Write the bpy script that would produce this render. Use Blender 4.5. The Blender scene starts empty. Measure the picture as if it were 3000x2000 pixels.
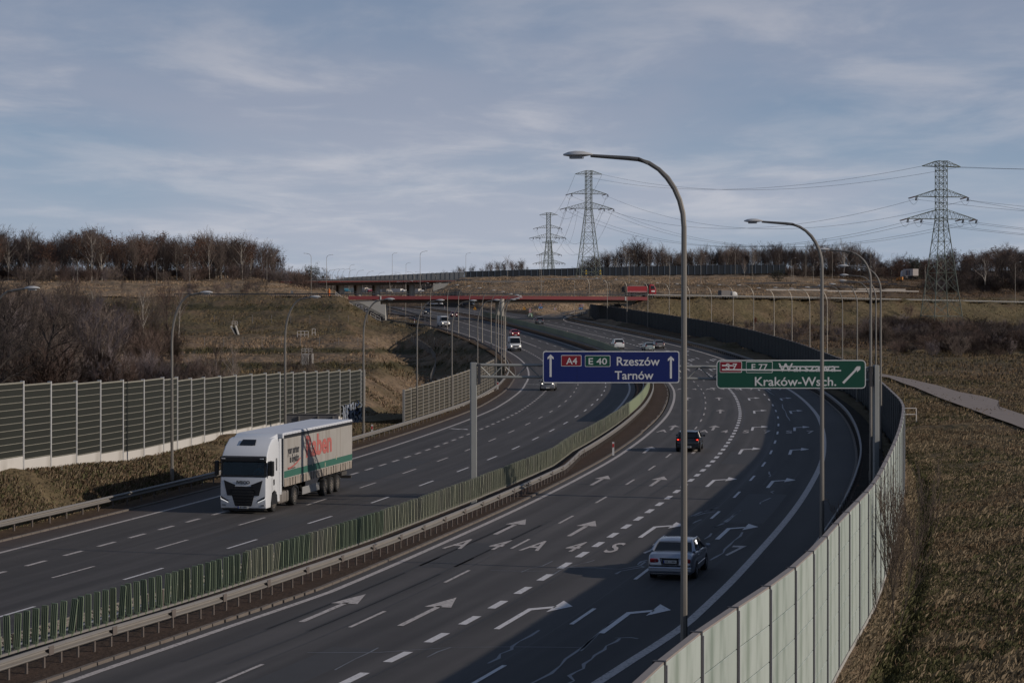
import bpy, bmesh, math, random
import numpy as np
from mathutils import Vector, Matrix
random.seed(7); RNG = np.random.default_rng(7)
SC = bpy.context.scene; COL = SC.collection
R = math.radians
# ---------------------------------------------------------------- camera
# picture measures below are given on a 2352 x 1568 grid; PF focal length, PX centre, PH horizon row
PF, PX, PH, CAMZ = 4950.0, 1176.0, 692.0, 11.0
cam = bpy.data.cameras.new('camera'); cam.lens = 36 * PF / 2352; cam.sensor_width = 36
cam.sensor_fit = 'HORIZONTAL'; cam.shift_y = (PH - 784) / 2352.0
cam.clip_start = .5; cam.clip_end = 9000
cob = bpy.data.objects.new('camera', cam); COL.objects.link(cob)
cob.location = (0, 0, CAMZ); cob.rotation_euler = (R(90), 0, 0); SC.camera = cob
# ---------------------------------------------------------------- sun and sky
SUN_AZ = (0.958, -0.287)          # horizontal direction towards the sun
SUN_EL = 20.0
sd = bpy.data.lights.new('sun', 'SUN'); sd.energy = 4.0; sd.angle = R(.55); sd.color = (1.0, .885, .76)
so = bpy.data.objects.new('sun', sd); COL.objects.link(so)
v = Vector((SUN_AZ[0] * math.cos(R(SUN_EL)), SUN_AZ[1] * math.cos(R(SUN_EL)), math.sin(R(SUN_EL))))
so.rotation_euler = v.to_track_quat('Z', 'Y').to_euler()
W = bpy.data.worlds.new('World'); SC.world = W; W.use_nodes = True
nt = W.node_tree; nt.nodes.clear()
def N(t, typ, **kw):
    n = t.nodes.new(typ)
    for k, val in kw.items():
        if hasattr(n, k): setattr(n, k, val)
    return n
out = N(nt, 'ShaderNodeOutputWorld'); bg = N(nt, 'ShaderNodeBackground')
sky = N(nt, 'ShaderNodeTexSky'); sky.sky_type = 'NISHITA'; sky.sun_disc = False
sky.sun_elevation = R(SUN_EL); sky.sun_rotation = math.atan2(SUN_AZ[0], SUN_AZ[1])
sky.air_density = 1.0; sky.dust_density = .6; sky.ozone_density = 2.0
bg.inputs[1].default_value = .085
tc = N(nt, 'ShaderNodeTexCoord')
sep = N(nt, 'ShaderNodeSeparateXYZ'); nt.links.new(tc.outputs['Generated'], sep.inputs[0])
def mnode(t, op, a, b=None, c=None, clamp=False):
    n = t.nodes.new('ShaderNodeMath'); n.operation = op; n.use_clamp = clamp
    for i, q in enumerate((a, b, c)):
        if q is None: continue
        if isinstance(q, (int, float)): n.inputs[i].default_value = q
        else: t.links.new(q, n.inputs[i])
    return n.outputs[0]
zc = mnode(nt, 'MAXIMUM', sep.outputs[2], 0.0)
den = mnode(nt, 'ADD', zc, .055)
cx = mnode(nt, 'DIVIDE', sep.outputs[0], den); cy = mnode(nt, 'DIVIDE', sep.outputs[1], den)
cmb = N(nt, 'ShaderNodeCombineXYZ')
nt.links.new(cx, cmb.inputs[0]); nt.links.new(mnode(nt, 'MULTIPLY', cy, .55), cmb.inputs[1])
def cloud(scale, det, dist, off, lo, hi, rough=.55):
    mp = N(nt, 'ShaderNodeMapping'); mp.inputs['Location'].default_value = off
    mp.inputs['Rotation'].default_value = (0, 0, R(-9))
    nt.links.new(cmb.outputs[0], mp.inputs[0])
    n = N(nt, 'ShaderNodeTexNoise'); n.inputs['Scale'].default_value = scale
    n.inputs['Detail'].default_value = det; n.inputs['Roughness'].default_value = rough
    n.inputs['Distortion'].default_value = dist
    nt.links.new(mp.outputs[0], n.inputs['Vector'])
    r = N(nt, 'ShaderNodeMapRange'); r.inputs['From Min'].default_value = lo; r.inputs['From Max'].default_value = hi
    r.interpolation_type = 'SMOOTHSTEP'
    nt.links.new(n.outputs['Fac'], r.inputs['Value']); return r.outputs[0]
c1 = cloud(.40, 6, .15, (3.1, 1.9, 0), .36, .62, .5)
c2 = cloud(1.55, 8, .3, (7.2, 3.3, 1), .42, .72, .58)
def mix(t, f, a, b, typ='MIX'):
    n = t.nodes.new('ShaderNodeMix'); n.data_type = 'RGBA'; n.blend_type = typ
    for idx, q in ((0, f), (6, a), (7, b)):
        if isinstance(q, (int, float)): n.inputs[idx].default_value = q
        elif isinstance(q, tuple): n.inputs[idx].default_value = (*q, 1) if len(q) == 3 else q
        else: t.links.new(q, n.inputs[idx])
    return n.outputs[2]
SKB, SKC, SKW, SKH = (3.3, 5.0, 7.5), (5.2, 5.9, 7.5), (8.8, 8.9, 9.7), (8.0, 8.6, 9.8)
blue = mix(nt, .82, sky.outputs[0], SKB)          # high thin overcast veils the blue
cl = mix(nt, c1, blue, SKC)
cl = mix(nt, mnode(nt, 'MULTIPLY', c2, mnode(nt, 'ADD', mnode(nt, 'MULTIPLY', c1, .6), .25)), cl, SKW)
hz = mnode(nt, 'SUBTRACT', 1.0, mnode(nt, 'DIVIDE', zc, .09), clamp=True)
cl = mix(nt, mnode(nt, 'MULTIPLY', hz, .6), cl, SKH)
u2 = N(nt, 'ShaderNodeMapRange'); u2.interpolation_type = 'SMOOTHSTEP'; u2.inputs['From Min'].default_value = .045; u2.inputs['From Max'].default_value = .15; nt.links.new(zc, u2.inputs['Value'])
cl = mix(nt, mnode(nt, 'MULTIPLY', u2.outputs[0], mnode(nt, 'MULTIPLY_ADD', c1, -.12, .34)), cl, (2.7, 3.3, 5.0))
ud = N(nt, 'ShaderNodeMapRange'); ud.interpolation_type = 'SMOOTHSTEP'; ud.inputs['From Min'].default_value = .02; ud.inputs['From Max'].default_value = .55; nt.links.new(zc, ud.inputs['Value'])
cl = mix(nt, mnode(nt, 'MULTIPLY', ud.outputs[0], .9), cl, (1.15, 1.7, 2.9))      # clearer and deeper towards the zenith
nt.links.new(cl, bg.inputs[0]); nt.links.new(bg.outputs[0], out.inputs[0])
SC.view_settings.view_transform = 'Standard'; SC.view_settings.look = 'None'
SC.view_settings.gamma = 1; SC.view_settings.use_curve_mapping = False
SC.view_settings.exposure = -.45
SC.render.engine = 'CYCLES'
# ---------------------------------------------------------------- material helpers
MATS = {}
def M(name, col, rough=.6, metal=0., var=.12, scale=2.5, bump=0., bscale=None, emit=None, coat=0., stain=None, spec=.5, noise_coord='Object'):
    if name in MATS: return MATS[name]
    m = bpy.data.materials.new(name); m.use_nodes = True; t = m.node_tree
    b = t.nodes['Principled BSDF']
    b.inputs['Roughness'].default_value = rough; b.inputs['Metallic'].default_value = metal
    b.inputs['Coat Weight'].default_value = coat; b.inputs['Specular IOR Level'].default_value = spec
    c = N(t, 'ShaderNodeTexCoord')
    n = N(t, 'ShaderNodeTexNoise'); n.inputs['Scale'].default_value = scale; n.inputs['Detail'].default_value = 6
    t.links.new(c.outputs[noise_coord], n.inputs['Vector'])
    f = mnode(t, 'MULTIPLY_ADD', n.outputs['Fac'], 2 * var, 1 - var)
    cc = N(t, 'ShaderNodeVectorMath'); cc.operation = 'SCALE'; cc.inputs[0].default_value = col
    t.links.new(f, cc.inputs['Scale']); res = cc.outputs[0]
    if stain:
        n2 = N(t, 'ShaderNodeTexNoise'); n2.inputs['Scale'].default_value = stain[1]; n2.inputs['Detail'].default_value = 8
        mp = N(t, 'ShaderNodeMapping'); mp.inputs['Scale'].default_value = stain[3] if len(stain) > 3 else (1, 1, 1)
        t.links.new(c.outputs[noise_coord], mp.inputs[0]); t.links.new(mp.outputs[0], n2.inputs['Vector'])
        rr = N(t, 'ShaderNodeMapRange'); rr.inputs['From Min'].default_value = stain[2]; rr.inputs['From Max'].default_value = stain[2] + .2
        t.links.new(n2.outputs['Fac'], rr.inputs['Value'])
        res = mix(t, rr.outputs[0], res, stain[0])
    t.links.new(res, b.inputs['Base Color'])
    if bump:
        n3 = N(t, 'ShaderNodeTexNoise'); n3.inputs['Scale'].default_value = bscale or scale * 6; n3.inputs['Detail'].default_value = 5
        t.links.new(c.outputs[noise_coord], n3.inputs['Vector'])
        bp = N(t, 'ShaderNodeBump'); bp.inputs['Distance'].default_value = bump
        t.links.new(n3.outputs['Fac'], bp.inputs['Height']); t.links.new(bp.outputs[0], b.inputs['Normal'])
    if emit:
        b.inputs['Emission Color'].default_value = (*emit[0], 1); b.inputs['Emission Strength'].default_value = emit[1]
    MATS[name] = m; return m
# ---------------------------------------------------------------- mesh helpers
class MB:
    def __init__(s): s.v = []; s.f = []; s.m = []
    def add(s, vs, fs, mi=0):
        o = len(s.v); s.v.extend([tuple(p) for p in vs]); s.f.extend([tuple(i + o for i in f) for f in fs]); s.m.extend([mi] * len(fs)); return s
    def box(s, c, d, rot=None, mi=0):
        x, y, z = d[0] / 2, d[1] / 2, d[2] / 2
        P = [(-x, -y, -z), (x, -y, -z), (x, y, -z), (-x, y, -z), (-x, -y, z), (x, -y, z), (x, y, z), (-x, y, z)]
        if rot is not None: P = [rot @ Vector(p) for p in P]
        P = [(p[0] + c[0], p[1] + c[1], p[2] + c[2]) for p in P]
        return s.add(P, [(0, 3, 2, 1), (4, 5, 6, 7), (0, 1, 5, 4), (1, 2, 6, 5), (2, 3, 7, 6), (3, 0, 4, 7)], mi)
    def hexa(s, P, mi=0):      # 8 corners: bottom ring, top ring
        return s.add(P, [(0, 3, 2, 1), (4, 5, 6, 7), (0, 1, 5, 4), (1, 2, 6, 5), (2, 3, 7, 6), (3, 0, 4, 7)], mi)
    def tube(s, pts, rad, n=6, mi=0, cap=True):
        pts = [Vector(p) for p in pts]
        if not hasattr(rad, '__len__'): rad = [rad] * len(pts)
        rings = []; up = None
        for i, p in enumerate(pts):
            d = (pts[min(i + 1, len(pts) - 1)] - pts[max(i - 1, 0)])
            if d.length < 1e-9: d = Vector((0, 0, 1))
            d.normalize()
            if up is None or abs(d.dot(up)) > .97:
                up = Vector((1, 0, 0)) if abs(d.x) < .8 else Vector((0, 1, 0))
            a = d.cross(up).normalized(); b = d.cross(a); up = a.cross(d) if False else up
            rings.append([p + (a * math.cos(2 * math.pi * k / n) + b * math.sin(2 * math.pi * k / n)) * rad[i] for k in range(n)])
        V_ = [q for r_ in rings for q in r_]; F_ = []
        for i in range(len(pts) - 1):
            for k in range(n):
                k2 = (k + 1) % n; F_.append((i * n + k, i * n + k2, (i + 1) * n + k2, (i + 1) * n + k))
        if cap: F_.append(tuple(range(n))[::-1]); F_.append(tuple((len(pts) - 1) * n + k for k in range(n)))
        return s.add(V_, F_, mi)
    def bar(s, a, b, w, mi=0): return s.tube([a, b], w, 4, mi, False)
    def cyl(s, c, r, h, axis='z', n=20, mi=0, r2=None):
        ax = {'x': Vector((1, 0, 0)), 'y': Vector((0, 1, 0)), 'z': Vector((0, 0, 1))}[axis]; c = Vector(c)
        return s.tube([c - ax * h / 2, c + ax * h / 2], [r, r if r2 is None else r2], n, mi)
    def prism(s, poly, x0, x1, mi=0, f=lambda x, a, b: (x, a, b)):   # poly of (a, b) swept along x
        n = len(poly)
        V_ = [f(x0, a, b) for a, b in poly] + [f(x1, a, b) for a, b in poly]
        F_ = [tuple(range(n))[::-1], tuple(range(n, 2 * n))] + [(k, (k + 1) % n, (k + 1) % n + n, k + n) for k in range(n)]
        return s.add(V_, F_, mi)
    def lathe(s, prof, c=(0, 0, 0), n=16, axis='z', mi=0):
        V_ = []; F_ = []
        for r_, h in prof:
            for k in range(n):
                a = 2 * math.pi * k / n; p = (r_ * math.cos(a), r_ * math.sin(a), h)
                if axis == 'x': p = (p[2], p[0], p[1])
                elif axis == 'y': p = (p[0], p[2], p[1])
                V_.append((p[0] + c[0], p[1] + c[1], p[2] + c[2]))
        for i in range(len(prof) - 1):
            for k in range(n):
                k2 = (k + 1) % n; F_.append((i * n + k, i * n + k2, (i + 1) * n + k2, (i + 1) * n + k))
        return s.add(V_, F_, mi)
    def mesh(s, name, mats, smooth=False, bevel=0, bseg=2, fix=True):
        me = bpy.data.meshes.new(name); me.from_pydata(s.v, [], s.f); me.update()
        if not isinstance(mats, (list, tuple)): mats = [mats]
        for m in mats: me.materials.append(m)
        if len(mats) > 1: me.polygons.foreach_set('material_index', s.m)
        if fix or bevel:
            bm = bmesh.new(); bm.from_mesh(me)
            if bevel:
                bmesh.ops.remove_doubles(bm, verts=bm.verts, dist=1e-4)
                bmesh.ops.bevel(bm, geom=[e for e in bm.edges if len(e.link_faces) == 2 and e.calc_face_angle(0) > .5], offset=bevel, segments=bseg, affect='EDGES', profile=.6)
            bmesh.ops.recalc_face_normals(bm, faces=bm.faces); bm.to_mesh(me); bm.free()
        if smooth:
            me.polygons.foreach_set('use_smooth', [True] * len(me.polygons))
            try: me.set_sharp_from_angle(angle=R(38))
            except Exception: pass
        return me
    def build(s, name, mats, parent=None, **kw): return link(name, s.mesh(name, mats, **kw), parent)
def link(name, me, parent=None, loc=None, rot=None, scale=None):
    o = bpy.data.objects.new(name, me); COL.objects.link(o)
    if parent is not None: o.parent = parent
    if loc is not None: o.location = loc
    if rot is not None: o.rotation_euler = rot
    if scale is not None: o.scale = scale
    return o
def tag(o, label=None, cat=None, group=None, kind=None):
    if label: o['label'] = label
    if cat: o['category'] = cat
    if group: o['group'] = group
    if kind: o['kind'] = kind
    return o
def thing(name, label, cat, loc=(0, 0, 0), rz=0., group=None):
    o = bpy.data.objects.new(name, None); COL.objects.link(o); o.empty_display_size = .2
    o.location = loc; o.rotation_euler = (0, 0, rz); return tag(o, label, cat, group)
KIDS = {}
def dup(root, loc=None, rz=None, label=None, scale=None, group=None, mats=None):
    def cp(o, par):
        c = o.copy(); COL.objects.link(c)
        if par is not None: c.parent = par
        for ch in o.children: cp(ch, c)
        return c
    r = cp(root, None)
    if loc is not None: r.location = loc
    if rz is not None: r.rotation_euler = (0, 0, rz)
    if label: r['label'] = label
    if group: r['group'] = group
    if scale is not None: r.scale = scale
    return r
def text_mesh(txt, size, depth=.004, bold=0., name='lettering', align='CENTER', sx=1., spacing=1.):
    c = bpy.data.curves.new(name, 'FONT'); c.body = txt; c.size = size; c.extrude = depth; c.offset = bold
    c.align_x = align; c.align_y = 'CENTER'; c.space_character = spacing; c.resolution_u = 3
    o = bpy.data.objects.new('t', c); COL.objects.link(o)
    me = bpy.data.meshes.new_from_object(o.evaluated_get(bpy.context.evaluated_depsgraph_get()))
    bpy.data.objects.remove(o); me.name = name
    if sx != 1: me.transform(Matrix.Diagonal((sx, 1, 1, 1)))
    return me
def put_text(par, txt, size, loc, rot, m, name='lettering', **kw):
    me = text_mesh(txt, size, **kw); me.materials.clear(); me.materials.append(m)
    return link(name, me, par, loc, rot)
# ---------------------------------------------------------------- where things are
GD = [0, 285, 310, 350, 390, 450, 514, 550, 600, 700, 800, 1000, 3000]
GZ = [0, 0, .25, 1.15, 2.26, 3.7, 5.15, 6.05, 7.0, 8.1, 8.6, 9.2, 9.2]
def g(d): return float(np.interp(d, GD, GZ))
def at(x, y, d): return Vector(((x - PX) * d / PF, d, CAMZ - (y - PH) * d / PF))
_ds = np.arange(30, 1500, .25); _ys = PH + PF * (CAMZ - np.interp(_ds, GD, GZ)) / _ds
def dep(y): return float(np.interp(-y, -_ys, _ds))
def onroad(x, y, dz=0.):
    d = dep(y); return Vector(((x - PX) * d / PF, d, g(d) + dz))
class Curve:
    def __init__(s, pts):
        p = np.array(sorted(pts, key=lambda q: q[1]), float); s.y = p[:, 1]; s.x = p[:, 0]
        s.m = np.gradient(s.x, s.y)
        s.Y = np.arange(s.y[0], s.y[-1], 1.0); s.X = s.at(s.Y); s.T = np.gradient(s.X, s.Y)
    def at(s, q):
        q = np.asarray(q, float); i = np.clip(np.searchsorted(s.y, q) - 1, 0, len(s.y) - 2)
        h = s.y[i + 1] - s.y[i]; t = (q - s.y[i]) / h
        return ((2 * t**3 - 3 * t**2 + 1) * s.x[i] + (t**3 - 2 * t**2 + t) * h * s.m[i] + (-2 * t**3 + 3 * t**2) * s.x[i + 1] + (t**3 - t**2) * h * s.m[i + 1])
    def xt(s, q): return float(np.interp(q, s.Y, s.X)), float(np.interp(q, s.Y, s.T))
    def pos(s, q, o=0.):
        x, t = s.xt(q); l = math.hypot(1, t); return (x + o / l, q - o * t / l)
    def off(s, X, Y):     # signed distance from the curve, good enough near it
        x, t = s.xt(Y); return (X - x) / math.hypot(1, t)
REF = Curve([(-25, 0), (-18, 20), (-11.2, 40), (-4.6, 63), (-2.6, 70), (.4, 82), (4.0, 98), (7.2, 113), (10.9, 132), (14.1, 150), (17.0, 169), (19.6, 188), (21.9, 207), (23.9, 227), (25.3, 243), (27.1, 268), (28.3, 295), (28.7, 320), (28.3, 345), (26.9, 370), (24.2, 399), (21.4, 425), (18.7, 447), (15.5, 473), (11.3, 506), (7.6, 534), (2.6, 570), (-4, 620), (-14, 700), (-25, 800), (-45, 1000), (-90, 1500)])
def tab(*p):
    ys = [q[0] for q in p]; vs = [q[1] for q in p]
    return lambda Y: float(np.interp(Y, ys, vs))
O_L1 = tab((0, -25), (220, -25), (284, -26.2), (440, -26.4), (500, -27)); O_L2 = tab((0, -22.1), (150, -21.6), (210, -21.9), (260, -22.7), (420, -23.))
O_L3 = tab((80, -19.1), (110, -18.6), (230, -18.8), (270, -19.2), (400, -19.2), (900, -20)); O_L4 = tab((80, -16.1), (110, -15.5), (500, -15.6), (560, -17.2), (900, -17.4))
O_L5 = tab((0, -12.5), (520, -12.4), (620, -14.0), (1000, -14.)); O_R1 = tab((40, -7.9), (62, -7.7), (71, -7.5), (80, -7.0), (900, -7.0))
O_R4 = tab((0, 3.6), (900, 3.6)); O_R5 = tab((50, 6.7), (68, 7.1), (75, 7.4), (600, 7.4))
WALL = Curve([(-9.5, -8), (-3.6, 14), (3.9, 46.8), (7.4, 58), (11.4, 73.8), (14.4, 86), (17.2, 99), (22.9, 127), (25.2, 139), (27.4, 151), (31.2, 178), (33.4, 195), (38.5, 235), (42.0, 275), (44.3, 315), (45.2, 350), (44.3, 390), (41.5, 430), (37.3, 468), (31, 515), (25, 555), (21, 583)])
WTOP = tab((0, 3.7), (300, 3.7), (380, 3.3), (600, 3.6))
LWALL = [(-60, 108.8), (51, 114.2), (114, 117.5), (173, 120.8), (228, 124.4), (280, 128), (328, 131.4), (373, 135.4), (405, 138.6), (437, 142), (467, 145.6), (504, 149.6), (540, 153.8), (576, 158), (609, 162.2), (641, 166.6), (671, 171), (699, 175.2), (726, 179.6), (753, 184.3), (779, 189), (802, 193.6), (827, 198.6), (836, 200.6)]
LWALL = [((x - PX) * d / PF, d) for x, d in LWALL]
LW = Curve([(-35.5, 78), (-31.3, 93.5)] + LWALL[::2] + [LWALL[-1]])
LBASE = tab((70, 3.4), (111, 2.2), (128, 1.5), (137, 1.5), (153, 1.3), (167, 1.0), (190, .2), (205, -.5))
# ---------------------------------------------------------------- terrain heights
TC = [-900, 0, 250, 430, 600, 660, 780, 870, 960, 1060, 1180, 1300, 1500, 1700, 1900, 2160, 2352, 3300]
def Y_(d, y): return CAMZ - (y - PH) * d / PF
nC = len(TC)
def row(d, z=None, y=None):
    d = [d] * nC if not isinstance(d, list) else d
    if y is not None: z = [Y_(a, b) for a, b in zip(d, y)]
    if not isinstance(z, list): z = [z] * nC
    return d, z
TR = [row(15, -1.6), row(60, -1.8),
      row(110, [-1.] * 9 + [-2.] * 9), row(160, [-1.] * 9 + [-2.] * 9), row(210, [-1.] * 9 + [-2.] * 9),
      row(300, [.2] * 8 + [-.6, -.8, -.8] + [-1.3] * 7),
      row(390, [2.6, 2.6, 2.6, 2.6, 2.6, 2.5, 2.4, 1.9, .8, .6, 1.8, 1.6, .6, .4, .3, .2, .2, .2]),
      row([480] * 6 + [485, 480, 480, 480, 480, 500, 546, 570, 600, 645, 675, 800], [4.8] * 6 + [5., 4.2, 3.6, 4.0, 4.4, 4.8, 5.5, 5.3, 4.9, 4.2, 4.0, 3.8]),
      row([553] * 6 + [553, 545, 555, 560, 560, 560, 565, 595, 630, 680, 713, 850], [12.2, 12.2, 12.2, 12.2, 12.2, 12.2, 12.2, 5.8, 6.0, 6.2, 6.2, 6.3, 12., 11.75, 11.4, 10.7, 10.15, 9.5]),
      row([572] * 6 + [572, 575, 575, 578, 578, 578, 585, 613, 648, 700, 733, 870], [12.2, 12.2, 12.2, 12.2, 12.2, 12.2, 12.2, 6.4, 6.5, 6.6, 6.6, 6.6, 12., 11.75, 11.4, 10.7, 10.15, 9.5]),
      row([640] * 14 + [690, 760, 800, 930], y=[668] * 5 + [672, 681, 722, 720, 718, 714, 706, 678, 680, 682, 684, 684, 684]),
      row([780] * 14 + [820, 880, 920, 1050], y=[648] * 4 + [648, 656, 680, 682, 700, 703, 700, 690, 664, 661, 663, 668, 664, 664]),
      row([950] * 14 + [970, 1000, 1050, 1200], y=[638] * 4 + [637, 650, 674, 675, 676, 655, 645, 641, 640, 640, 644, 648, 646, 646]),
      row([1150] * 14 + [1150, 1160, 1180, 1350], y=[633] * 4 + [633, 645, 672, 673, 673, 640, 637, 636, 636, 635, 636, 640, 640, 640]),
      row(1350, z=[24.5] * 4 + [24, 20, 15.8, 15.8, 15.8, 26, 26.5, 27, 27, 27, 26.5, 25, 25, 25]),
      row(1900, z=[38] * 4 + [36, 32, 27, 27, 27, 30, 31, 31, 37, 38, 38, 38, 38, 38]), row(4500, z=[60] * 5 + [54, 50, 50, 50, 52, 50, 50, 60, 60, 60, 60, 60, 60])]
TRd = np.array([r_[0] for r_ in TR], float); TRz = np.array([r_[1] for r_ in TR], float)
_TI = np.arange(-1500, 5001, 10.0)
_TD = np.array([np.interp(_TI, TC, TRd[i]) for i in range(len(TR))]); _TZ = np.array([np.interp(_TI, TC, TRz[i]) for i in range(len(TR))])
def smooth(t): t = min(1., max(0., t)); return t * t * (3 - 2 * t)
def hbase(X, Y):
    Y = max(Y, 15.); px = PX + X * PF / Y; f = min(max((px + 1500) / 10, 0), len(_TI) - 1.001); i = int(f); f -= i
    D = _TD[:, i] * (1 - f) + _TD[:, i + 1] * f; Z = _TZ[:, i] * (1 - f) + _TZ[:, i + 1] * f
    return float(np.interp(Y, D, Z))
RAMPL = Curve([(1., 395), (-.8, 413), (-3.3, 436), (-6.2, 459), (-10.6, 488), (-17.5, 518), (-27, 545), (-42, 572)])
RAMPR = Curve([(13.5, 500), (11.2, 530), (9.5, 555), (10.5, 580), (13.5, 605), (19.5, 655), (29.5, 730), (42, 810)])
def h(X, Y, rough=True):
    z = hbase(X, Y); gz = g(Y)
    o = REF.off(X, Y)
    if Y < 900:
        ow = (WALL.off(X, Y) if Y < 583 else None)
        lo = -28.6 if Y < 330 else (-29.8 if Y < 505 else -22.5)
        hi = 9.5
        w = 1.0 if Y < 300 else 6.0
        if 500 < Y < 583: w = 5.
        if Y >= 583: hi = 5.; w = 10.
        # left bank
        if o < lo:
            if Y < 225:
                ol = LW.off(X, Y) if Y < 201 else REF.off(X, Y) + 35.2
                zb = LBASE(Y); fade = smooth((215 - Y) / 14)
                if ol > 0: zz = zb * smooth((lo - .2 - o) / max(.8, (lo - o + ol) * .92)) * fade + z * (1 - fade) * smooth((lo - o) / 3)
                else: zz = zb * fade + z * (1 - fade); k = smooth(-ol / 14); zz = zz * (1 - k) + z * k
                z = zz
            else:
                u = lo - o; zb_ = z; kk = smooth((Y - 222) / 45) * smooth((510 - Y) / 40)
                k = smooth(u / (w + 2.)); z1 = (gz - .15) * (1 - k) + zb_ * k
                z2 = gz - .15 - 4.6 * smooth(u / 8.5) if u < 10 else (gz - 4.75) * (1 - smooth((u - 10) / 14)) + (zb_ + .8) * smooth((u - 10) / 14)
                z = z1 * (1 - kk) + min(z1, z2) * kk if u < 24 else z1
        elif o <= hi: z = gz - .15
        elif ow is not None and Y < 583:
            if ow < -.1: z = gz - .15
            else:
                if Y < 400:
                    k = smooth((ow + .1) / 1.2); ditch = .5 * math.exp(-((ow - 1.25) / .55) ** 2) * smooth((330 - Y) / 60)
                    z = (gz - 1.2) * (1 - k) + (z + .7 * math.exp(-(ow / 1.0) ** 2)) * k - ditch
                    z += .5 * smooth((ow - 1.9) / 7)
                else:
                    k = smooth((ow + .1) / 4.); z = (gz - .3) * (1 - k) + z * k
        else:
            k = smooth((o - hi) / w); z = (gz - .15) * (1 - k) + z * k
        if 400 < Y < 572:
            r_ = abs(RAMPL.off(X, Y)); 
            if r_ < 8: k = smooth((r_ - 4.6) / 3.4); z = (gz - .15) * (1 - k) + z * k
        if 500 < Y < 810:
            r_ = abs(RAMPR.off(X, Y))
            if r_ < 12: k = smooth((r_ - 5.5) / 6.); z = (gz - .15) * (1 - k) + z * k
    return z
def ground(x, y, d0=40, d1=2500):     # first terrain point seen at picture place (x, y)
    d = d0
    while d < d1:
        X = (x - PX) * d / PF
        if CAMZ - (y - PH) * d / PF <= h(X, d): break
        d *= 1.004
    return Vector(((x - PX) * d / PF, d, h((x - PX) * d / PF, d)))
def place(x, d, dz=0.):
    X = (x - PX) * d / PF; return Vector((X, d, h(X, d) + dz))
# ================================================================ TERRAIN
def vcol_mat(name, rough, bump, bscale, extra=None, detail=(.35, 1.3), spec=.5):
    m = bpy.data.materials.new(name); m.use_nodes = True; t = m.node_tree; b = t.nodes['Principled BSDF']
    b.inputs['Roughness'].default_value = rough; b.inputs['Specular IOR Level'].default_value = spec
    a = N(t, 'ShaderNodeVertexColor'); a.layer_name = 'tint'
    c = N(t, 'ShaderNodeTexCoord'); res = a.outputs['Color']
    for k, (amp, sc_) in enumerate(detail if isinstance(detail[0], tuple) else (detail,)):
        n = N(t, 'ShaderNodeTexNoise'); n.inputs['Scale'].default_value = sc_; n.inputs['Detail'].default_value = 9; n.inputs['Roughness'].default_value = .62
        n.inputs['Distortion'].default_value = .4
        t.links.new(c.outputs['Object'], n.inputs['Vector'])
        s = N(t, 'ShaderNodeVectorMath'); s.operation = 'SCALE'; t.links.new(res, s.inputs[0])
        t.links.new(mnode(t, 'MULTIPLY_ADD', n.outputs['Fac'], 2 * amp, 1 - amp), s.inputs['Scale']); res = s.outputs[0]
    if extra: res = extra(t, c, res)
    t.links.new(res, b.inputs['Base Color'])
    n3 = N(t, 'ShaderNodeTexNoise'); n3.inputs['Scale'].default_value = bscale; n3.inputs['Detail'].default_value = 6
    t.links.new(c.outputs['Object'], n3.inputs['Vector'])
    bp = N(t, 'ShaderNodeBump'); bp.inputs['Distance'].default_value = bump
    t.links.new(n3.outputs['Fac'], bp.inputs['Height']); t.links.new(bp.outputs[0], b.inputs['Normal'])
    return m
def grass_extra(t, c, res):
    n = N(t, 'ShaderNodeTexNoise'); n.inputs['Scale'].default_value = .11; n.inputs['Detail'].default_value = 7; n.inputs['Roughness'].default_value = .6
    t.links.new(c.outputs['Object'], n.inputs['Vector'])
    r = N(t, 'ShaderNodeMapRange'); r.inputs['From Min'].default_value = .46; r.inputs['From Max'].default_value = .62
    t.links.new(n.outputs['Fac'], r.inputs['Value'])
    return mix(t, mnode(t, 'MULTIPLY', r.outputs[0], .42), res, (.060, .052, .024))
M_GRASS = vcol_mat('dry_grass', .95, .8, .9, grass_extra, ((.5, .35), (.5, 1.6)), .12)
STRAW, OLIVE, BROWN, DIRT, DK = np.array([.30, .218, .145]), np.array([.112, .095, .05]), np.array([.138, .094, .061]), np.array([.062, .044, .033]), np.array([.06, .05, .03])
def ncell(X, Y, s, sd):       # cheap smooth value noise
    x, y = X / s, Y / s; xi, yi = math.floor(x), math.floor(y); fx, fy = x - xi, y - yi
    fx = fx * fx * (3 - 2 * fx); fy = fy * fy * (3 - 2 * fy)
    def r_(i, j):
        n = (i * 374761393 + j * 668265263 + sd * 974634777) & 0xffffffff
        n = ((n ^ (n >> 13)) * 1274126177) & 0xffffffff; return ((n ^ (n >> 16)) & 0xffff) / 65535.
    return (r_(xi, yi) * (1 - fx) + r_(xi + 1, yi) * fx) * (1 - fy) + (r_(xi, yi + 1) * (1 - fx) + r_(xi + 1, yi + 1) * fx) * fy
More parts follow.
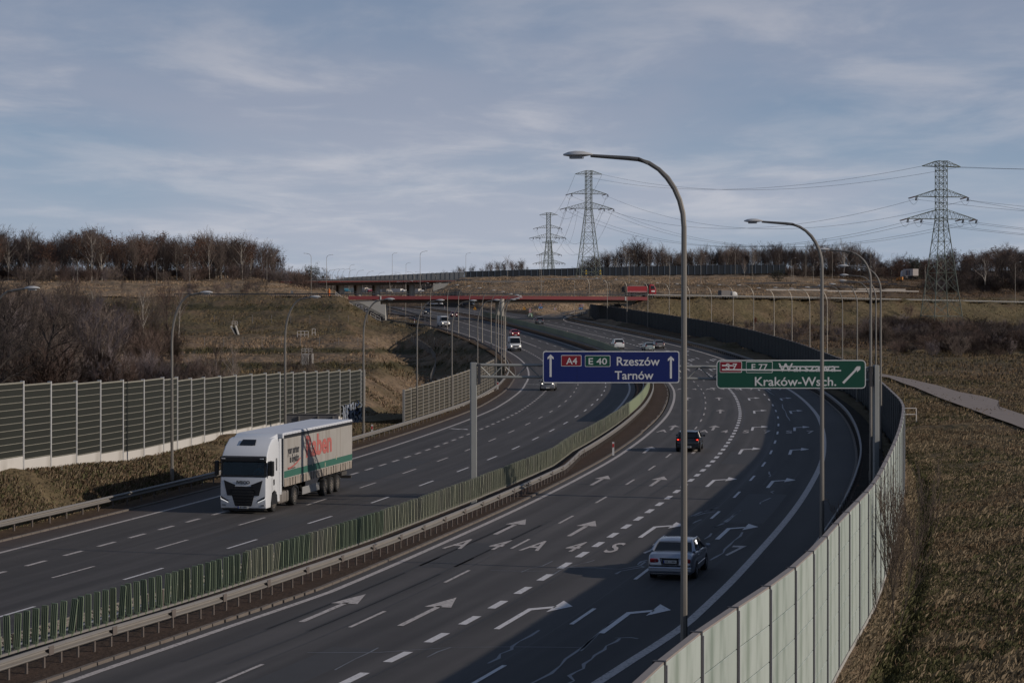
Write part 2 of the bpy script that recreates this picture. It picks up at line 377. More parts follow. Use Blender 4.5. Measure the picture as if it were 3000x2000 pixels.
def tint(X, Y, z):
    px = PX + X * PF / Y; o = REF.off(X, Y) if Y < 900 else 99
    py = PH + (CAMZ - z) * PF / Y
    n = ncell(X, Y, 7, 1) * .6 + ncell(X, Y, 2.3, 2) * .4
    px += (ncell(X, Y, 30., 81) - .5) * 260 * min(1., Y / 600) + (n - .5) * 60; py += (n - .5) * 7
    if Y < 900 and -29 < o < 11: c = DIRT * (1.15 if o < 0 else .8)
    elif Y < 560 and o <= -28:
        if Y < 215 and LW.off(X, min(Y, 200)) > -.5: c = BROWN * 1.05 * (1 - n) + OLIVE * 1.15 * n
        else:
            k = smooth((py - 700) / 60) ; c = (BROWN * 1.15) * (1 - n) + OLIVE * n
            if 772 < py < 800 or 812 < py < 832 or (865 < py < 935): c = STRAW * .85 * (1 - n * .8) + BROWN * n * .8
            elif 800 <= py < 812 or 832 <= py < 846 or 700 < py < 712: c = OLIVE * .62
    elif Y < 640 and px > 1400 and o > 9:
        if Y < 440: 
            c = BROWN * 1.1 * (1 - n) + OLIVE * .95 * n
            ow = WALL.off(X, Y)
            if .8 < ow < 1.9: c = OLIVE * .8
            elif 0 < ow <= .8: c = STRAW * .7 * (1 - n) + BROWN * n
        else: c = (OLIVE * 1.3 * (1 - n) + BROWN * n) if py < 745 else BROWN * .85
    elif py > 684 and px > 1500: c = OLIVE * 1.25 * (1 - n) + BROWN * n
    else:
        c = STRAW * (1.05 - .25 * n)
        if px > 1950: c = BROWN * (1.2 - .4 * n)
        if n > .64: c = c * .72
        if Y > 1300: c = BROWN * .45
        if px > 1340 and 655 < py < 662: c = c * .6
    return c
ds_ = [15.]
while ds_[-1] < 5200: ds_.append(ds_[-1] * (1.0105 if ds_[-1] < 720 else 1.022))
us = np.concatenate([np.arange(-900, -20, 40.), np.arange(-20, 2380, 9.), np.arange(2380, 3300, 40.)])
V_, C_ = [], []
for d in ds_:
    for u in us:
        X = (u - PX) * d / PF; z = h(X, d)
        o = REF.off(X, d) if d < 900 else 99
        if not (-29.2 < o < 11):
            a = min(1.8, .3 + d / 330)
            if d < 400 and u > 1400: a *= .4
            z += ((ncell(X, d, 2.2, 5) - .5) * .5 + (ncell(X, d, 6., 6) - .5) * .8) * a * (1 if (o < -30.5 or o > 16) else .45)
        V_.append((X, d, z)); C_.append((*tint(X, d, z), 1.))
nu = len(us)
F_ = [(i * nu + j, i * nu + j + 1, (i + 1) * nu + j + 1, (i + 1) * nu + j) for i in range(len(ds_) - 1) for j in range(nu - 1)]
me = bpy.data.meshes.new('ground'); me.from_pydata(V_, [], F_); me.materials.append(M_GRASS)
ca = me.color_attributes.new('tint', 'FLOAT_COLOR', 'POINT'); ca.data.foreach_set('color', np.array(C_, np.float32).ravel())
me.polygons.foreach_set('use_smooth', [True] * len(me.polygons))
tag(link('ground', me), kind='structure')
# wide plain under everything so that the world does not end beside the picture
pl = MB(); pl.add([(-6000, -2000, -8), (6000, -2000, -8), (6000, 8500, -8), (-6000, 8500, -8)], [(0, 1, 2, 3)])
tag(pl.build('plain', M('far_earth', (.12, .1, .06), .95)), kind='structure')
# ================================================================ ROADS
def strip(name, curve, Y0, Y1, offs, dz, mat, cols=None, step=2.5, kind='structure', parent=None, zf=None, thick=0):
    n = max(2, int((Y1 - Y0) / step) + 1); V_ = []; C_ = []; F_ = []; k = len(offs)
    for i in range(n):
        Y = Y0 + (Y1 - Y0) * i / (n - 1)
        for j, o in enumerate(offs):
            p = curve.pos(Y, o(Y) if callable(o) else o); V_.append((p[0], p[1], (zf(p[0], p[1]) if zf else g(p[1])) + dz))
            if cols:
                f_ = 1 + (.42 * (ncell(j * .83, Y / 26., 1., 71) - .5) + .30 * (ncell(j * 1.9, Y / 7., 1., 72) - .5) if k > 8 else 0); C_.append((cols[j][0] * f_, cols[j][1] * f_, cols[j][2] * f_, 1))
    for i in range(n - 1):
        for j in range(k - 1): F_.append((i * k + j, i * k + j + 1, (i + 1) * k + j + 1, (i + 1) * k + j))
    me = bpy.data.meshes.new(name); me.from_pydata(V_, [], F_); me.materials.append(mat)
    if cols:
        ca = me.color_attributes.new('tint', 'FLOAT_COLOR', 'POINT'); ca.data.foreach_set('color', np.array(C_, np.float32).ravel())
    o = link(name, me, parent)
    if kind: tag(o, kind=kind)
    return o
def asph_extra(t, c, res):      # long tyre-worn streaks and faint patches
    n = N(t, 'ShaderNodeTexNoise'); n.inputs['Scale'].default_value = 60; n.inputs['Detail'].default_value = 3
    t.links.new(c.outputs['Object'], n.inputs['Vector'])
    s = N(t, 'ShaderNodeVectorMath'); s.operation = 'SCALE'; t.links.new(res, s.inputs[0])
    t.links.new(mnode(t, 'MULTIPLY_ADD', n.outputs['Fac'], .5, .75), s.inputs['Scale'])
    return s.outputs[0]
M_ASPH = vcol_mat('asphalt', .82, .004, 60, asph_extra, ((.14, .12), (.10, .8)), .35)
GA = lambda v, r=1.0: (.069 * v * r, .0635 * v, .062 * v)
cw, wc = [], []
def lane_cols(edges):      # edges: offset functions; darker wheel paths between lighter lane middles
    offs, cols = [], []
    for a, b in zip(edges[:-1], edges[1:]):
        for f, v in ((0, 1.10), (.1, 1.08), (.2, .88), (.32, .90), (.42, 1.05), (.5, .97), (.58, 1.05), (.68, .90), (.8, .87), (.9, 1.07)):
            offs.append(lambda Y, a=a, b=b, f=f: a(Y) * (1 - f) + b(Y) * f); cols.append(v)
    offs.append(edges[-1]); cols.append(1.1); return offs, cols
K = lambda v: (lambda Y, v=v: v)
o1, v1 = lane_cols([O_L1, O_L2, O_L3, O_L4, O_L5])
o_sh = lambda Y: O_L1(Y) - 1.95
offs = [o_sh, lambda Y: O_L1(Y) - .8, lambda Y: O_L1(Y) - .25] + o1 + [lambda Y: O_L5(Y) + .7]
cols = [(.075, .055, .048), (.066, .054, .05), GA(1.05, 1.05)] + [GA(v * .96) for v in v1] + [GA(1.0)]
strip('westbound_carriageway', REF, 8, 900, offs, 0.0, M_ASPH, cols)
o2, v2 = lane_cols([O_R1, K(-3.5), K(0.), O_R4, O_R5])
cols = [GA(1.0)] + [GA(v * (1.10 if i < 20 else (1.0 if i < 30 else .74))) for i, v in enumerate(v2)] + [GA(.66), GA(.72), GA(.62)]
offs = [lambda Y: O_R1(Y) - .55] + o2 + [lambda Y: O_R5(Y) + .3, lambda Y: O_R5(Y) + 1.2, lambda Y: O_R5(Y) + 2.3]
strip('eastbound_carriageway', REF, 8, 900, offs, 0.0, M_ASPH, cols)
strip('left_slip_road', RAMPL, 405, 571, [-4.3, 0, 4.3], -.01, M_ASPH, [GA(.8)] * 3)
strip('right_slip_road', RAMPR, 505, 809, [-4.8, 0, 4.8], -.012, M_ASPH, [GA(1.)] * 3)
# road on the embankment, crossing over the motorway on the bridge
BR = [(-900, 562), (-300, 562), (150, 562), (425, 562), (780, 560), (1176, 562), (1490, 570), (1700, 601), (1900, 636), (2160, 687), (2352, 721), (3000, 815)]
def deckz(px): return float(np.interp(px, [-900, 425, 780, 1176, 1490, 1700, 1900, 2160, 2352, 3000], [12.25, 12.25, 12.3, 12.35, 12.1, 11.8, 11.45, 10.75, 10.2, 9.7]))
V_, F_, C_ = [], [], []
pts = []
for i in range(140):
    px = -900 + 3900 * i / 139.; d = float(np.interp(px, [b[0] for b in BR], [b[1] for b in BR])); pts.append(Vector(((px - PX) * d / PF, d, deckz(px) + .05)))
OVER = pts
mb = MB()
for i in range(len(pts) - 1):
    a, b = pts[i], pts[i + 1]; n = Vector((-(b - a).y, (b - a).x, 0)).normalized() * 4.6
    mb.add([a - n, b - n, b + n, a + n], [(0, 1, 2, 3)])
me = mb.mesh('overpass_road', M_ASPH); ca = me.color_attributes.new('tint', 'FLOAT_COLOR', 'POINT'); ca.data.foreach_set('color', [.07, .068, .068, 1.] * len(me.vertices))
tag(link('overpass_road', me), kind='structure')
# foot and farm path on the right
pe = [((1990, 857), (1990, 866)), ((2031, 864), (2040, 872)), ((2091, 876), (2101, 894)), ((2151, 890), (2161, 921)), ((2201, 905), (2231, 946)), ((2261, 916), (2275, 963)), ((2294, 926), (2296, 971)), ((2290, 938), (2325, 981)), ((2352, 959), (2370, 998)), ((2420, 982), (2440, 1028)), ((2600, 1040), (2620, 1110))]
mb = MB(); V_ = []
for a, b in pe:
    p, q = ground(*a, 90), ground(*b, 90); V_ += [p, q]
V_ = [(p.x, p.y, h(p.x, p.y) + .16) for p in V_]
for i in range(len(pe) - 1): mb.add([V_[2 * i], V_[2 * i + 1], V_[2 * i + 3], V_[2 * i + 2]], [(0, 1, 2, 3)])
mb2 = mb.mesh('path', M('path_gravel', (.23, .19, .17), .95, var=.2, scale=.8, bump=.02))
bm = bmesh.new(); bm.from_mesh(mb2); bmesh.ops.remove_doubles(bm, verts=bm.verts, dist=.01); bmesh.ops.subdivide_edges(bm, edges=bm.edges, cuts=5, use_grid_fill=True); 
for v in bm.verts: v.co.z = h(v.co.x, v.co.y) + .32
bmesh.ops.recalc_face_normals(bm, faces=bm.faces); bm.to_mesh(mb2); bm.free()
tag(link('path', mb2), kind='structure')
# ================================================================ PAINT
M_PAINT = M('road_paint', (.50, .455, .43), .75, var=.10, scale=1.2, stain=((.16, .15, .145), 7.5, .50))
M_PAINTW = M('bright_road_paint', (.62, .60, .60), .7, var=.08, scale=1.5, stain=((.22, .21, .21), 6.5, .56))
PZ = .012
def band(mb, curve, Ya, Yb, o, w, dz=PZ):
    n = max(1, int((Yb - Ya) / 2.)); k = []
    for i in range(n + 1):
        Y = Ya + (Yb - Ya) * i / n; oo = o(Y) if callable(o) else o
        for s in (-w / 2, w / 2):
            p = curve.pos(Y, oo + s); k.append((p[0], p[1], g(p[1]) + dz))
    mb.add(k, [(2 * i, 2 * i + 1, 2 * i + 3, 2 * i + 2) for i in range(n)])
def line(name, Ya, Yb, o, w, m=M_PAINT, curve=REF, kind='structure'):
    mb = MB(); band(mb, curve, Ya, Yb, o, w); tag(mb.build(name, m, fix=False), kind=kind)
line('road_edge_line', 14, 430, O_L1, .24); line('road_edge_line', 14, 760, O_L5, .24)
line('road_edge_line', 14, 760, O_R1, .26); line('road_edge_line', 14, 545, O_R5, .34, M_PAINT)
line('lane_divider_line', 404, 800, O_L3, .24); line('lane_divider_line', 446, 700, K(0.), .24)
line('slip_road_line', 430, 560, lambda Y: -3.6, .2, curve=RAMPL); line('slip_road_line', 545, 800, lambda Y: 3.9, .24, curve=RAMPR); line('slip_road_line', 560, 800, lambda Y: -3.9, .2, curve=RAMPR)
DASH = {}
def dashes(centres, per, Yend, Ystart, o, w, L, m, name='lane_dash', curve=REF, group=None, maxn=300):
    cs = list(centres)
    def step(Y, s):
        p = curve.pos(Y, o(Y)); q = curve.pos(Y + 1, o(Y + 1)); return Y + s / math.hypot(q[0] - p[0], q[1] - p[1])
    while cs[0] > Ystart: cs.insert(0, step(cs[0], -per))
    while cs[-1] < Yend: cs.append(step(cs[-1], per))
    for c in cs:
        mb = MB(); a, b = step(c, -L / 2), step(c, L / 2); band(mb, curve, a, b, o, w)
        tag(mb.build(name, m, fix=False), kind='structure')
dashes([73.8, 85.5, 97.1, 108, 118.9, 130.6, 141.8, 153.2, 164.5, 175.8, 187, 198.7, 209.6, 221.3, 233.7, 246.0, 258.1], 11.5, 500, 20, K(-3.5), .14, 3.9, M_PAINT)
dashes([64.3, 76.2, 88, 99.7, 111.8, 123.4, 134.8, 146.2, 157.8, 169.2, 180.8, 192.4, 204.7, 216.9, 228.8, 241.5, 254.4, 268.0], 11.7, 540, 20, O_R4, .15, 3.9, M_PAINTW)
dashes([62.9], 3.97, 446, 20, K(0.), .30, 2.0, M_PAINTW)
dashes([83.3, 93.6, 103.9, 114.6, 125.5, 136.3, 146.8, 157.5, 168.6, 179.6, 191.1, 202, 213.3, 224.6, 236.2, 248, 260, 272], 11.3, 400, 30, O_L3, .14, 3.8, M_PAINT)
dashes([83.4, 94.4, 105.3, 116.4, 127.5, 138.2, 148.8, 159.7, 170.7, 181.7, 193.1, 204.4, 216.1, 227.9, 239.9, 252.1, 264.3, 276.8], 11.5, 640, 30, O_L4, .14, 3.8, M_PAINTW)
dashes([89.4, 93, 96.5, 100.1, 103.7], 3.75, 392, 22, O_L2, .22, 1.9, M_PAINT)
dashes([404.], 11.5, 520, 403, K(-22.9), .14, 3.8, M_PAINT)
# arrows and letters laid in lane coordinates: a = metres along, c = metres to the right
def roadpoly(mb, Y0, oc, poly, dz=PZ + .002):
    pts = []
    for c, a in poly:
        p = REF.pos(Y0, oc); q = REF.pos(Y0 + 1, oc); l = math.hypot(q[0] - p[0], q[1] - p[1]); Y = Y0 + a / l
        p = REF.pos(Y, oc + c); pts.append((p[0], p[1], g(p[1]) + dz))
    mb.add(pts, [tuple(range(len(pts)))])
AR_S = [[(-.11, 0), (.11, 0), (.11, 4.6), (-.11, 4.6)], [(-.50, 4.35), (.50, 4.35), (0, 6.8)]]
AR_R = [[(-.42, 0), (-.12, 0), (-.12, 3.5), (-.42, 3.9)], [(-.42, 3.9), (-.12, 3.5), (.75, 4.55), (.75, 4.95)], [(.35, 3.9), (1.55, 5.8), (.75, 5.9)]]
AR_R = [[(-.45, 0), (-.24, 0), (-.24, 4.6), (-.45, 5.0)], [(-.45, 5.0), (-.24, 4.6), (.42, 5.35), (.42, 5.85)], [(.36, 4.3), (.98, 5.9), (.36, 7.3)]]
kA = 0
for i, Y0 in enumerate([45.5, 73.0, 101, 128.4, 155.8, 184, 212, 240, 268, 296, 324, 352, 380, 408]):
    for ln, oc in enumerate((-5.5, -1.95, 1.8, 5.4)):
        mb = MB()
        if ln < 2: [roadpoly(mb, Y0 - .4, oc, [(c, a * 1.06) for c, a in p]) for p in AR_S]
        else: [roadpoly(mb, Y0 - .3, oc - .05, p) for p in AR_R]
        tag(mb.build('lane_arrow', M_PAINT if ln < 2 else M_PAINTW, fix=False), kind='structure')
def letter(ch, Y0, oc, m=M_PAINT):
    me = text_mesh(ch, 1.45, 0, .018); vs = [tuple(v.co) for v in me.vertices]; fs = [tuple(p.vertices) for p in me.polygons]
    zs = [v_[1] for v_ in vs]; lo_, hi_ = min(zs), max(zs)
    pts = []
    for x, y, _ in vs:
        a = (y - lo_) / (hi_ - lo_) * 3.9; p = REF.pos(Y0 + a * .97, oc + x * .88); pts.append((p[0], p[1], g(p[1]) + PZ + .002))
    mb = MB(); mb.add(pts, fs); tag(mb.build('road_letter', m, fix=False), kind='structure')
for Y0 in (94.6, 180.3, 268):
    for oc, s in ((-5.25, 'A4'), (-1.75, 'A4'), (1.8, 'S7'), (5.4, 'S7')):
        letter(s[0], Y0, oc - .85); letter(s[1], Y0, oc + .9)
# arrows pushing traffic out of the merging lane on the left carriageway
for (x0, y0), (x1, y1), w in (((1034, 984), (1077, 987), .2), ((1209, 882.4), (1244, 883.2), .2)):
    a, b = onroad(x0, y0, PZ + .002), onroad(x1, y1, PZ + .002); d_ = (b - a); L_ = d_.length; d_.normalize(); n_ = Vector((-d_.y, d_.x, 0))
    mb = MB(); q = a + d_ * L_ * .55
    mb.add([a - n_ * w, q - n_ * w, q + n_ * w, a + n_ * w], [(0, 1, 2, 3)]); mb.add([q - n_ * w * 3.4, q + d_ * L_ * .05, b, q + n_ * w * 3.4], [(0, 1, 2, 3)])
    tag(mb.build('lane_arrow', M_PAINTW, fix=False), kind='structure')
# sealed cracks
z4 = lambda p: [(1332.8 + a / 3, 1097.6 + b / 3) for a, b in p]; z9 = lambda p: [(705.6 + a / 3, 1176 + b / 3) for a, b in p]; zA = lambda p: [(1411.2 + .3 * a, 784 + .3 * b) for a, b in p]
CR = [z4([(1118, 372), (1102, 400), (1060, 430), (1030, 460), (995, 490), (985, 515), (930, 545), (895, 565)]), z4([(1105, 220), (1060, 250), (1030, 275), (1000, 295), (985, 315), (920, 340)]),
      z4([(940, 202), (880, 225), (830, 232), (765, 262)]), z4([(930, 232), (860, 240), (790, 262)]), z4([(835, 285), (800, 298), (775, 312)]), z4([(1312, 136), (1280, 150), (1240, 168), (1240, 178)]),
      z4([(905, 380), (890, 400), (855, 420)]), z4([(1335, 88), (1315, 95), (1330, 105)]),
      z4([(460, 565), (420, 575), (395, 595), (440, 612), (360, 625), (280, 640), (245, 660)]), z4([(275, 960), (200, 1010), (130, 1070), (60, 1130), (0, 1190)]),
      z9([(2152, 728), (2110, 750), (2020, 820), (1900, 930), (1780, 1010), (1745, 1055), (1680, 1110), (1580, 1160), (1540, 1180)]), z9([(1598, 812), (1540, 850), (1460, 890), (1410, 925), (1410, 945), (1330, 975), (1318, 1005), (1245, 1040)]),
      z9([(2280, 870), (2230, 862), (2120, 865)]), z9([(2155, 868), (2130, 890), (2060, 920), (2050, 945), (1980, 985), (1960, 1010), (1905, 1045), (1905, 1075), (1850, 1100), (1805, 1125), (1840, 1160), (1800, 1178)]),
      z9([(1690, 337), (1620, 370), (1540, 385), (1475, 412)]), z9([(1980, 330), (1930, 345), (1890, 352), (1740, 400), (1680, 440)]), z9([(490, 932), (430, 965), (330, 1010), (190, 1085)]), z9([(990, 930), (900, 960), (825, 998)]),
      z9([(0, 966), (500, 964), (990, 930), (1410, 926), (1900, 930)]), z9([(1265, 400), (1500, 405), (1740, 402)]), zA([(1285, 480), (1290, 510), (1310, 535), (1320, 570), (1335, 590), (1345, 608)]), zA([(1160, 365), (1190, 390), (1225, 412)]), zA([(1185, 995), (1185, 1012), (1198, 1025), (1185, 1035)]),
      zA([(965, 1293), (920, 1325), (900, 1350), (860, 1380), (830, 1390), (760, 1425)]), zA([(790, 1270), (730, 1290), (680, 1300), (600, 1335)]), z9([(1770, 378), (1980, 382), (2150, 392), (2290, 370), (2330, 340)])]
for k, c in enumerate(CR):
    mb = MB(); P = [onroad(x, y, .007) for x, y in c]; w = .045 if k not in (14, 15, 16, 17, 18, 19) else .022
    Q = []
    for i, p in enumerate(P):
        t_ = (P[min(i + 1, len(P) - 1)] - P[max(0, i - 1)]).normalized(); n_ = Vector((-t_.y, t_.x, 0)) * w * (1 + .5 * math.sin(i * 2.3)) ; Q += [p - n_, p + n_]
    mb.add(Q, [(2 * i, 2 * i + 1, 2 * i + 3, 2 * i + 2) for i in range(len(P) - 1)])
    tag(mb.build('crack_seal', M('crack_filler', (.17, .18, .20), .55), fix=False), kind='structure')
# ================================================================ KERBS
M_KERB = M('kerb_stone', (.135, .115, .10), .9, var=.25, scale=1.4, bump=.01, stain=((.13, .10, .08), 1.1, .55))
def kerb(curve, off, Ya, Yb, Yind, name='kerb'):
    def run(mb, a, b, gap):
        L_ = []
        for o_, z_ in ((off(a) - .09, -.14), (off(a) + .09, -.14), (off(a) + .08, .085), (off(a) - .08, .085)):
            for Y in (a, b - gap):
                p = curve.pos(Y, o_); L_.append((p[0], p[1], g(p[1]) + z_))
        A = [L_[0], L_[2], L_[3], L_[1], L_[6], L_[4], L_[5], L_[7]]
        mb.hexa(A)
    root = thing(name, 'x', 'kerb'); Y = Ya; n = 0; rest = MB()
    while Y < Yb:
        s = 1.0 if Y < Yind else 4.0
        if Y >= Yind or n >= 290: run(rest, Y, Y + s, 0)
        else:
            mb = MB(); run(mb, Y, Y + s, .035); o = mb.build('kerb_stone', M_KERB, root); n += 1
        Y += s
    if rest.v: tag(rest.build('kerb_run', M_KERB, root), kind='stuff')
    return root
kr = kerb(REF, lambda Y: O_R1(Y) - .66 - (.12 if Y > 175 else 0), 30, 330, 175)
tag(kr, 'row of weathered kerb stones between the median earth and the right carriageway', 'kerb')
kl = kerb(REF, lambda Y: O_L1(Y) - 1.95, 60, 440, 185)
tag(kl, 'row of low kerb stones at the outer edge of the left carriageway', 'kerb')
kw = kerb(REF, lambda Y: O_R5(Y) + 2.35, 30, 400, 30); tag(kw, 'pale kerb along the shaded right shoulder below the tall noise wall', 'kerb')

# raised earth strips beside the kerbs
M_EARTH = vcol_mat('earth', .97, .06, 5, None, ((.35, .8), (.3, 5.)), .1)
EC = [(.060, .043, .033), (.075, .052, .040), (.062, .045, .034), (.078, .054, .042), (.064, .046, .036)]
strip('median_earth', REF, 26, 560, [lambda Y: O_L5(Y) + .75, lambda Y: O_L5(Y) + 1.3, -9.8, lambda Y: O_R1(Y) - 1.8, lambda Y: O_R1(Y) - .74], .07, M_EARTH, EC, zf=lambda X, Y: g(Y) + .05 * (ncell(X, Y, 1.3, 61) - .3), step=1.)
strip('verge_earth', REF, 40, 500, [lambda Y: O_L1(Y) - 3.6, lambda Y: O_L1(Y) - 2.8, lambda Y: O_L1(Y) - 2.03], .07, M_EARTH, [(.11, .075, .045), (.085, .06, .042), (.075, .052, .04)], zf=lambda X, Y: g(Y) + .06 * (ncell(X, Y, 1.1, 62) - .3), step=1.)
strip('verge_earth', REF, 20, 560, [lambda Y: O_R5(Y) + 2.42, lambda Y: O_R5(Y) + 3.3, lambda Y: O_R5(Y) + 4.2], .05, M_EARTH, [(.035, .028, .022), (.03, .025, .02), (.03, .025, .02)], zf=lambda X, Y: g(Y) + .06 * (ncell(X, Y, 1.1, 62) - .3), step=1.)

# joints between paving lanes, patches and rubber marks
M_JOINT = M('tar_joint', (.026, .025, .026), .6, var=.2); M_PATCH = M('asphalt_patch', (.048, .046, .047), .8, var=.15, scale=1., bump=.004, bscale=60); M_RUB = M('rubber_mark', (.040, .038, .039), .8, var=.3, scale=2.)
for o_, Ya, Yb in ((K(-3.72), 30, 520), (K(.42), 30, 440), (lambda Y: O_R4(Y) - .30, 30, 540), (lambda Y: O_L3(Y) + .25, 30, 400), (lambda Y: O_L4(Y) + .22, 30, 600), (lambda Y: O_L2(Y) - .3, 30, 390)):
    mb = MB(); band(mb, REF, Ya, Yb, o_, .035, .005); tag(mb.build('tar_joint', M_JOINT, fix=False), kind='structure')
rp = random.Random(4)
for o_, Ya, L_, w in ((-5.2, 88, 9, 1.6), (5.3, 108, 16, 2.2), (-17.0, 96, 12, 2.0), (-20.4, 128, 18, 2.4), (1.7, 146, 12, 2.0), (-14., 170, 14, 2.), (-1.9, 61, 7, 1.5)):
    mb = MB(); band(mb, REF, Ya, Ya + L_, o_, w, .004); tag(mb.build('asphalt_patch', M_PATCH, fix=False), kind='structure')
for i in range(16):
    Ya = rp.uniform(58, 200); o_ = rp.choice([-5.3, -1.8, 1.8, 5.4, -14., -17.2, -20.5]) + rp.uniform(-.3, .3); L_ = rp.uniform(6, 22)
    for s_ in (-.75, .75): mb = MB(); band(mb, REF, Ya, Ya + L_, (lambda Y, o_=o_, s_=s_, Ya=Ya: o_ + s_ + .012 * (Y - Ya)), .16, .0045); tag(mb.build('rubber_mark', M_RUB, fix=False), kind='structure')
# ================================================================ GUARD RAILS
M_GALV = M('galvanised_steel', (.235, .222, .208), .62, .25, var=.12, scale=2, stain=((.22, .17, .13), 3., .62, (1, 1, 4)))
M_GALVD = M('dull_steel', (.25, .235, .225), .7, .2, var=.12, scale=2)
M_STEELP = M('post_steel', (.13, .11, .10), .75, .15, var=.15)
def polyline(curve, o, Ya, Yb, step=2.):
    n = max(2, int(abs(Yb - Ya) / step) + 1)
    out_ = []
    for i in range(n):
        Y = Ya + (Yb - Ya) * i / (n - 1); oo = o(Y) if callable(o) else o; p = curve.pos(Y, oo); out_.append(Vector((p[0], p[1], g(p[1]))))
    return out_
def resample(P, s):
    L_ = [0.]
    for a, b in zip(P[:-1], P[1:]): L_.append(L_[-1] + (b - a).length)
    out_ = []; n = int(L_[-1] / s); xs = [p.x for p in P]; ys = [p.y for p in P]; zs = [p.z for p in P]
    for i in range(n + 1):
        t = i * s; out_.append(Vector((np.interp(t, L_, xs), np.interp(t, L_, ys), np.interp(t, L_, zs))))
    return out_
WPROF = [(-.02, .75), (.03, .75), (.10, .70), (.10, .67), (-.02, .62), (-.02, .575), (.10, .525), (.10, .49), (.03, .44), (-.02, .44)]
POST_ME = MB().box((0, 0, .3), (.06, .10, .86)).mesh('post', M_STEELP)
def guard_rail(P, label, side=1, sp=2., nind=0, zoff=0., double=False, group=None, name='guard_rail', mat=None):
    """P polyline; side +1 puts the beam to the right of the direction of travel"""
    mat = mat or M_GALV
    root = thing(name, label, 'guard rail', group=group)
    P = resample(P, 2.0)
    for sd_ in ((1, -1) if double else (side,)):
        mb = MB(); V_ = []
        for i, p in enumerate(P):
            t_ = (P[min(i + 1, len(P) - 1)] - P[max(0, i - 1)]); t_.z = 0; t_.normalize(); n_ = Vector((t_.y, -t_.x, 0)) * sd_
            V_ += [p + n_ * (a + .06) + Vector((0, 0, b + zoff)) for a, b in WPROF]
        k = len(WPROF); mb.add(V_, [(i * k + j, i * k + j + 1, (i + 1) * k + j + 1, (i + 1) * k + j) for i in range(len(P) - 1) for j in range(k - 1)])
        mb.build('rail', mat, root, fix=False)
    Q = resample(P, sp); rest = MB()
    Q.sort(key=lambda p: p.y)
    for i, p in enumerate(Q):
        if i < nind: link('post', POST_ME, root, (p.x, p.y, p.z + zoff), (0, 0, -.2))
        else: rest.box((p.x, p.y, p.z + .3 + zoff), (.06, .1, .86))
    if rest.v: tag(rest.build('post_row', M_STEELP, root), kind='stuff')
    return root
kink = lambda Y: smooth((Y - 136) / 10)
o_front = tab((30, -9.6), (64, -9.3), (75, -8.8), (92, -8.2), (134, -8.15), (147, -9.1), (200, -9.6), (700, -9.8))
o_fin = tab((30, -10.1), (62, -9.85), (75, -9.4), (92, -8.9), (134, -8.85), (147, -9.6), (200, -10.0), (700, -10.1))
o_back = tab((30, -11.6), (62, -11.4), (100, -11.0), (145, -11.0), (165, -10.6), (700, -10.7))
def heading0(Y): return -math.atan2(REF.xt(Y)[1], 1)
FRONT = guard_rail(polyline(REF, o_front, 26, 520), 'steel guard rail in front of the green fins beside the right carriageway', 1, 1.05, 130)
guard_rail(polyline(REF, o_back, 26, 520), 'steel guard rail behind the green fins, beside the left carriageway', -1, 1.33, 60)
for i_, p_ in enumerate(resample(polyline(REF, lambda Y: o_front(Y) + .17, 58, 150), 4.0)):
    o_ = MB().box((0, 0, .60), (.012, .30, .27)).build('splice_plate', M_STEELP, FRONT); o_.location = p_; o_.rotation_euler = (0, 0, heading0(p_.y))
o_lb = lambda Y: O_L1(Y) - 3.0
PL = [Vector((*p[:2], g(p[1]))) for p in [REF.pos(Y, o_lb(Y)) for Y in np.arange(60, 420, 4.)]] + [onroad(x, y) for x, y in ((1092, 787), (1076, 783), (1052, 773.5), (1028, 765), (988, 754), (950, 749), (914, 744.5), (886, 738))]
guard_rail(PL, 'long steel guard rail along the outer grass verge of the left carriageway', 1, 2.0, 70)
PRr = polyline(REF, lambda Y: O_R5(Y) + 2.75, 30, 548)
guard_rail(PRr, 'dark shaded guard rail at the foot of the tall noise wall on the right', -1, 2., 40, mat=M_GALVD)
cz = lambda p: [(862.4 + a / 7.5, 658.6 + b / 7.5) for a, b in p]
az = lambda p: [(1223 + a / 7.5, 674.2 + b / 7.5) for a, b in p]
guard_rail([onroad(x, y) for x, y in cz([(1010, 590), (800, 545), (560, 470), (380, 420), (170, 372)])], 'guard rail between the far left slip road and the motorway under the bridge', 1, 2., 0)
guard_rail([onroad(x, y) for x, y in cz([(1040, 600), (800, 560), (500, 540), (170, 508)])], 'guard rail on the inner side of the far left slip road', 1, 2., 0, zoff=.1)
guard_rail([onroad(x, y) for x, y in az([(0, 400), (60, 360), (250, 330), (600, 270), (1000, 215), (1400, 180)])], 'pale guard rail curving right along the outside of the far exit ramp', -1, 2., 0)
guard_rail([onroad(x, y) for x, y in az([(985, 470), (840, 440), (640, 405), (640, 380), (760, 345), (950, 335)])], 'low guard rail wrapping round the grassy nose between exit ramp and noise wall', 1, 2., 0)
guard_rail([onroad(x, y) for x, y in cz([(2230, 480), (1700, 390), (1240, 320), (1000, 290)])], 'guard rail at the far side of the right carriageway, seen below the bridge', 1, 2., 0)
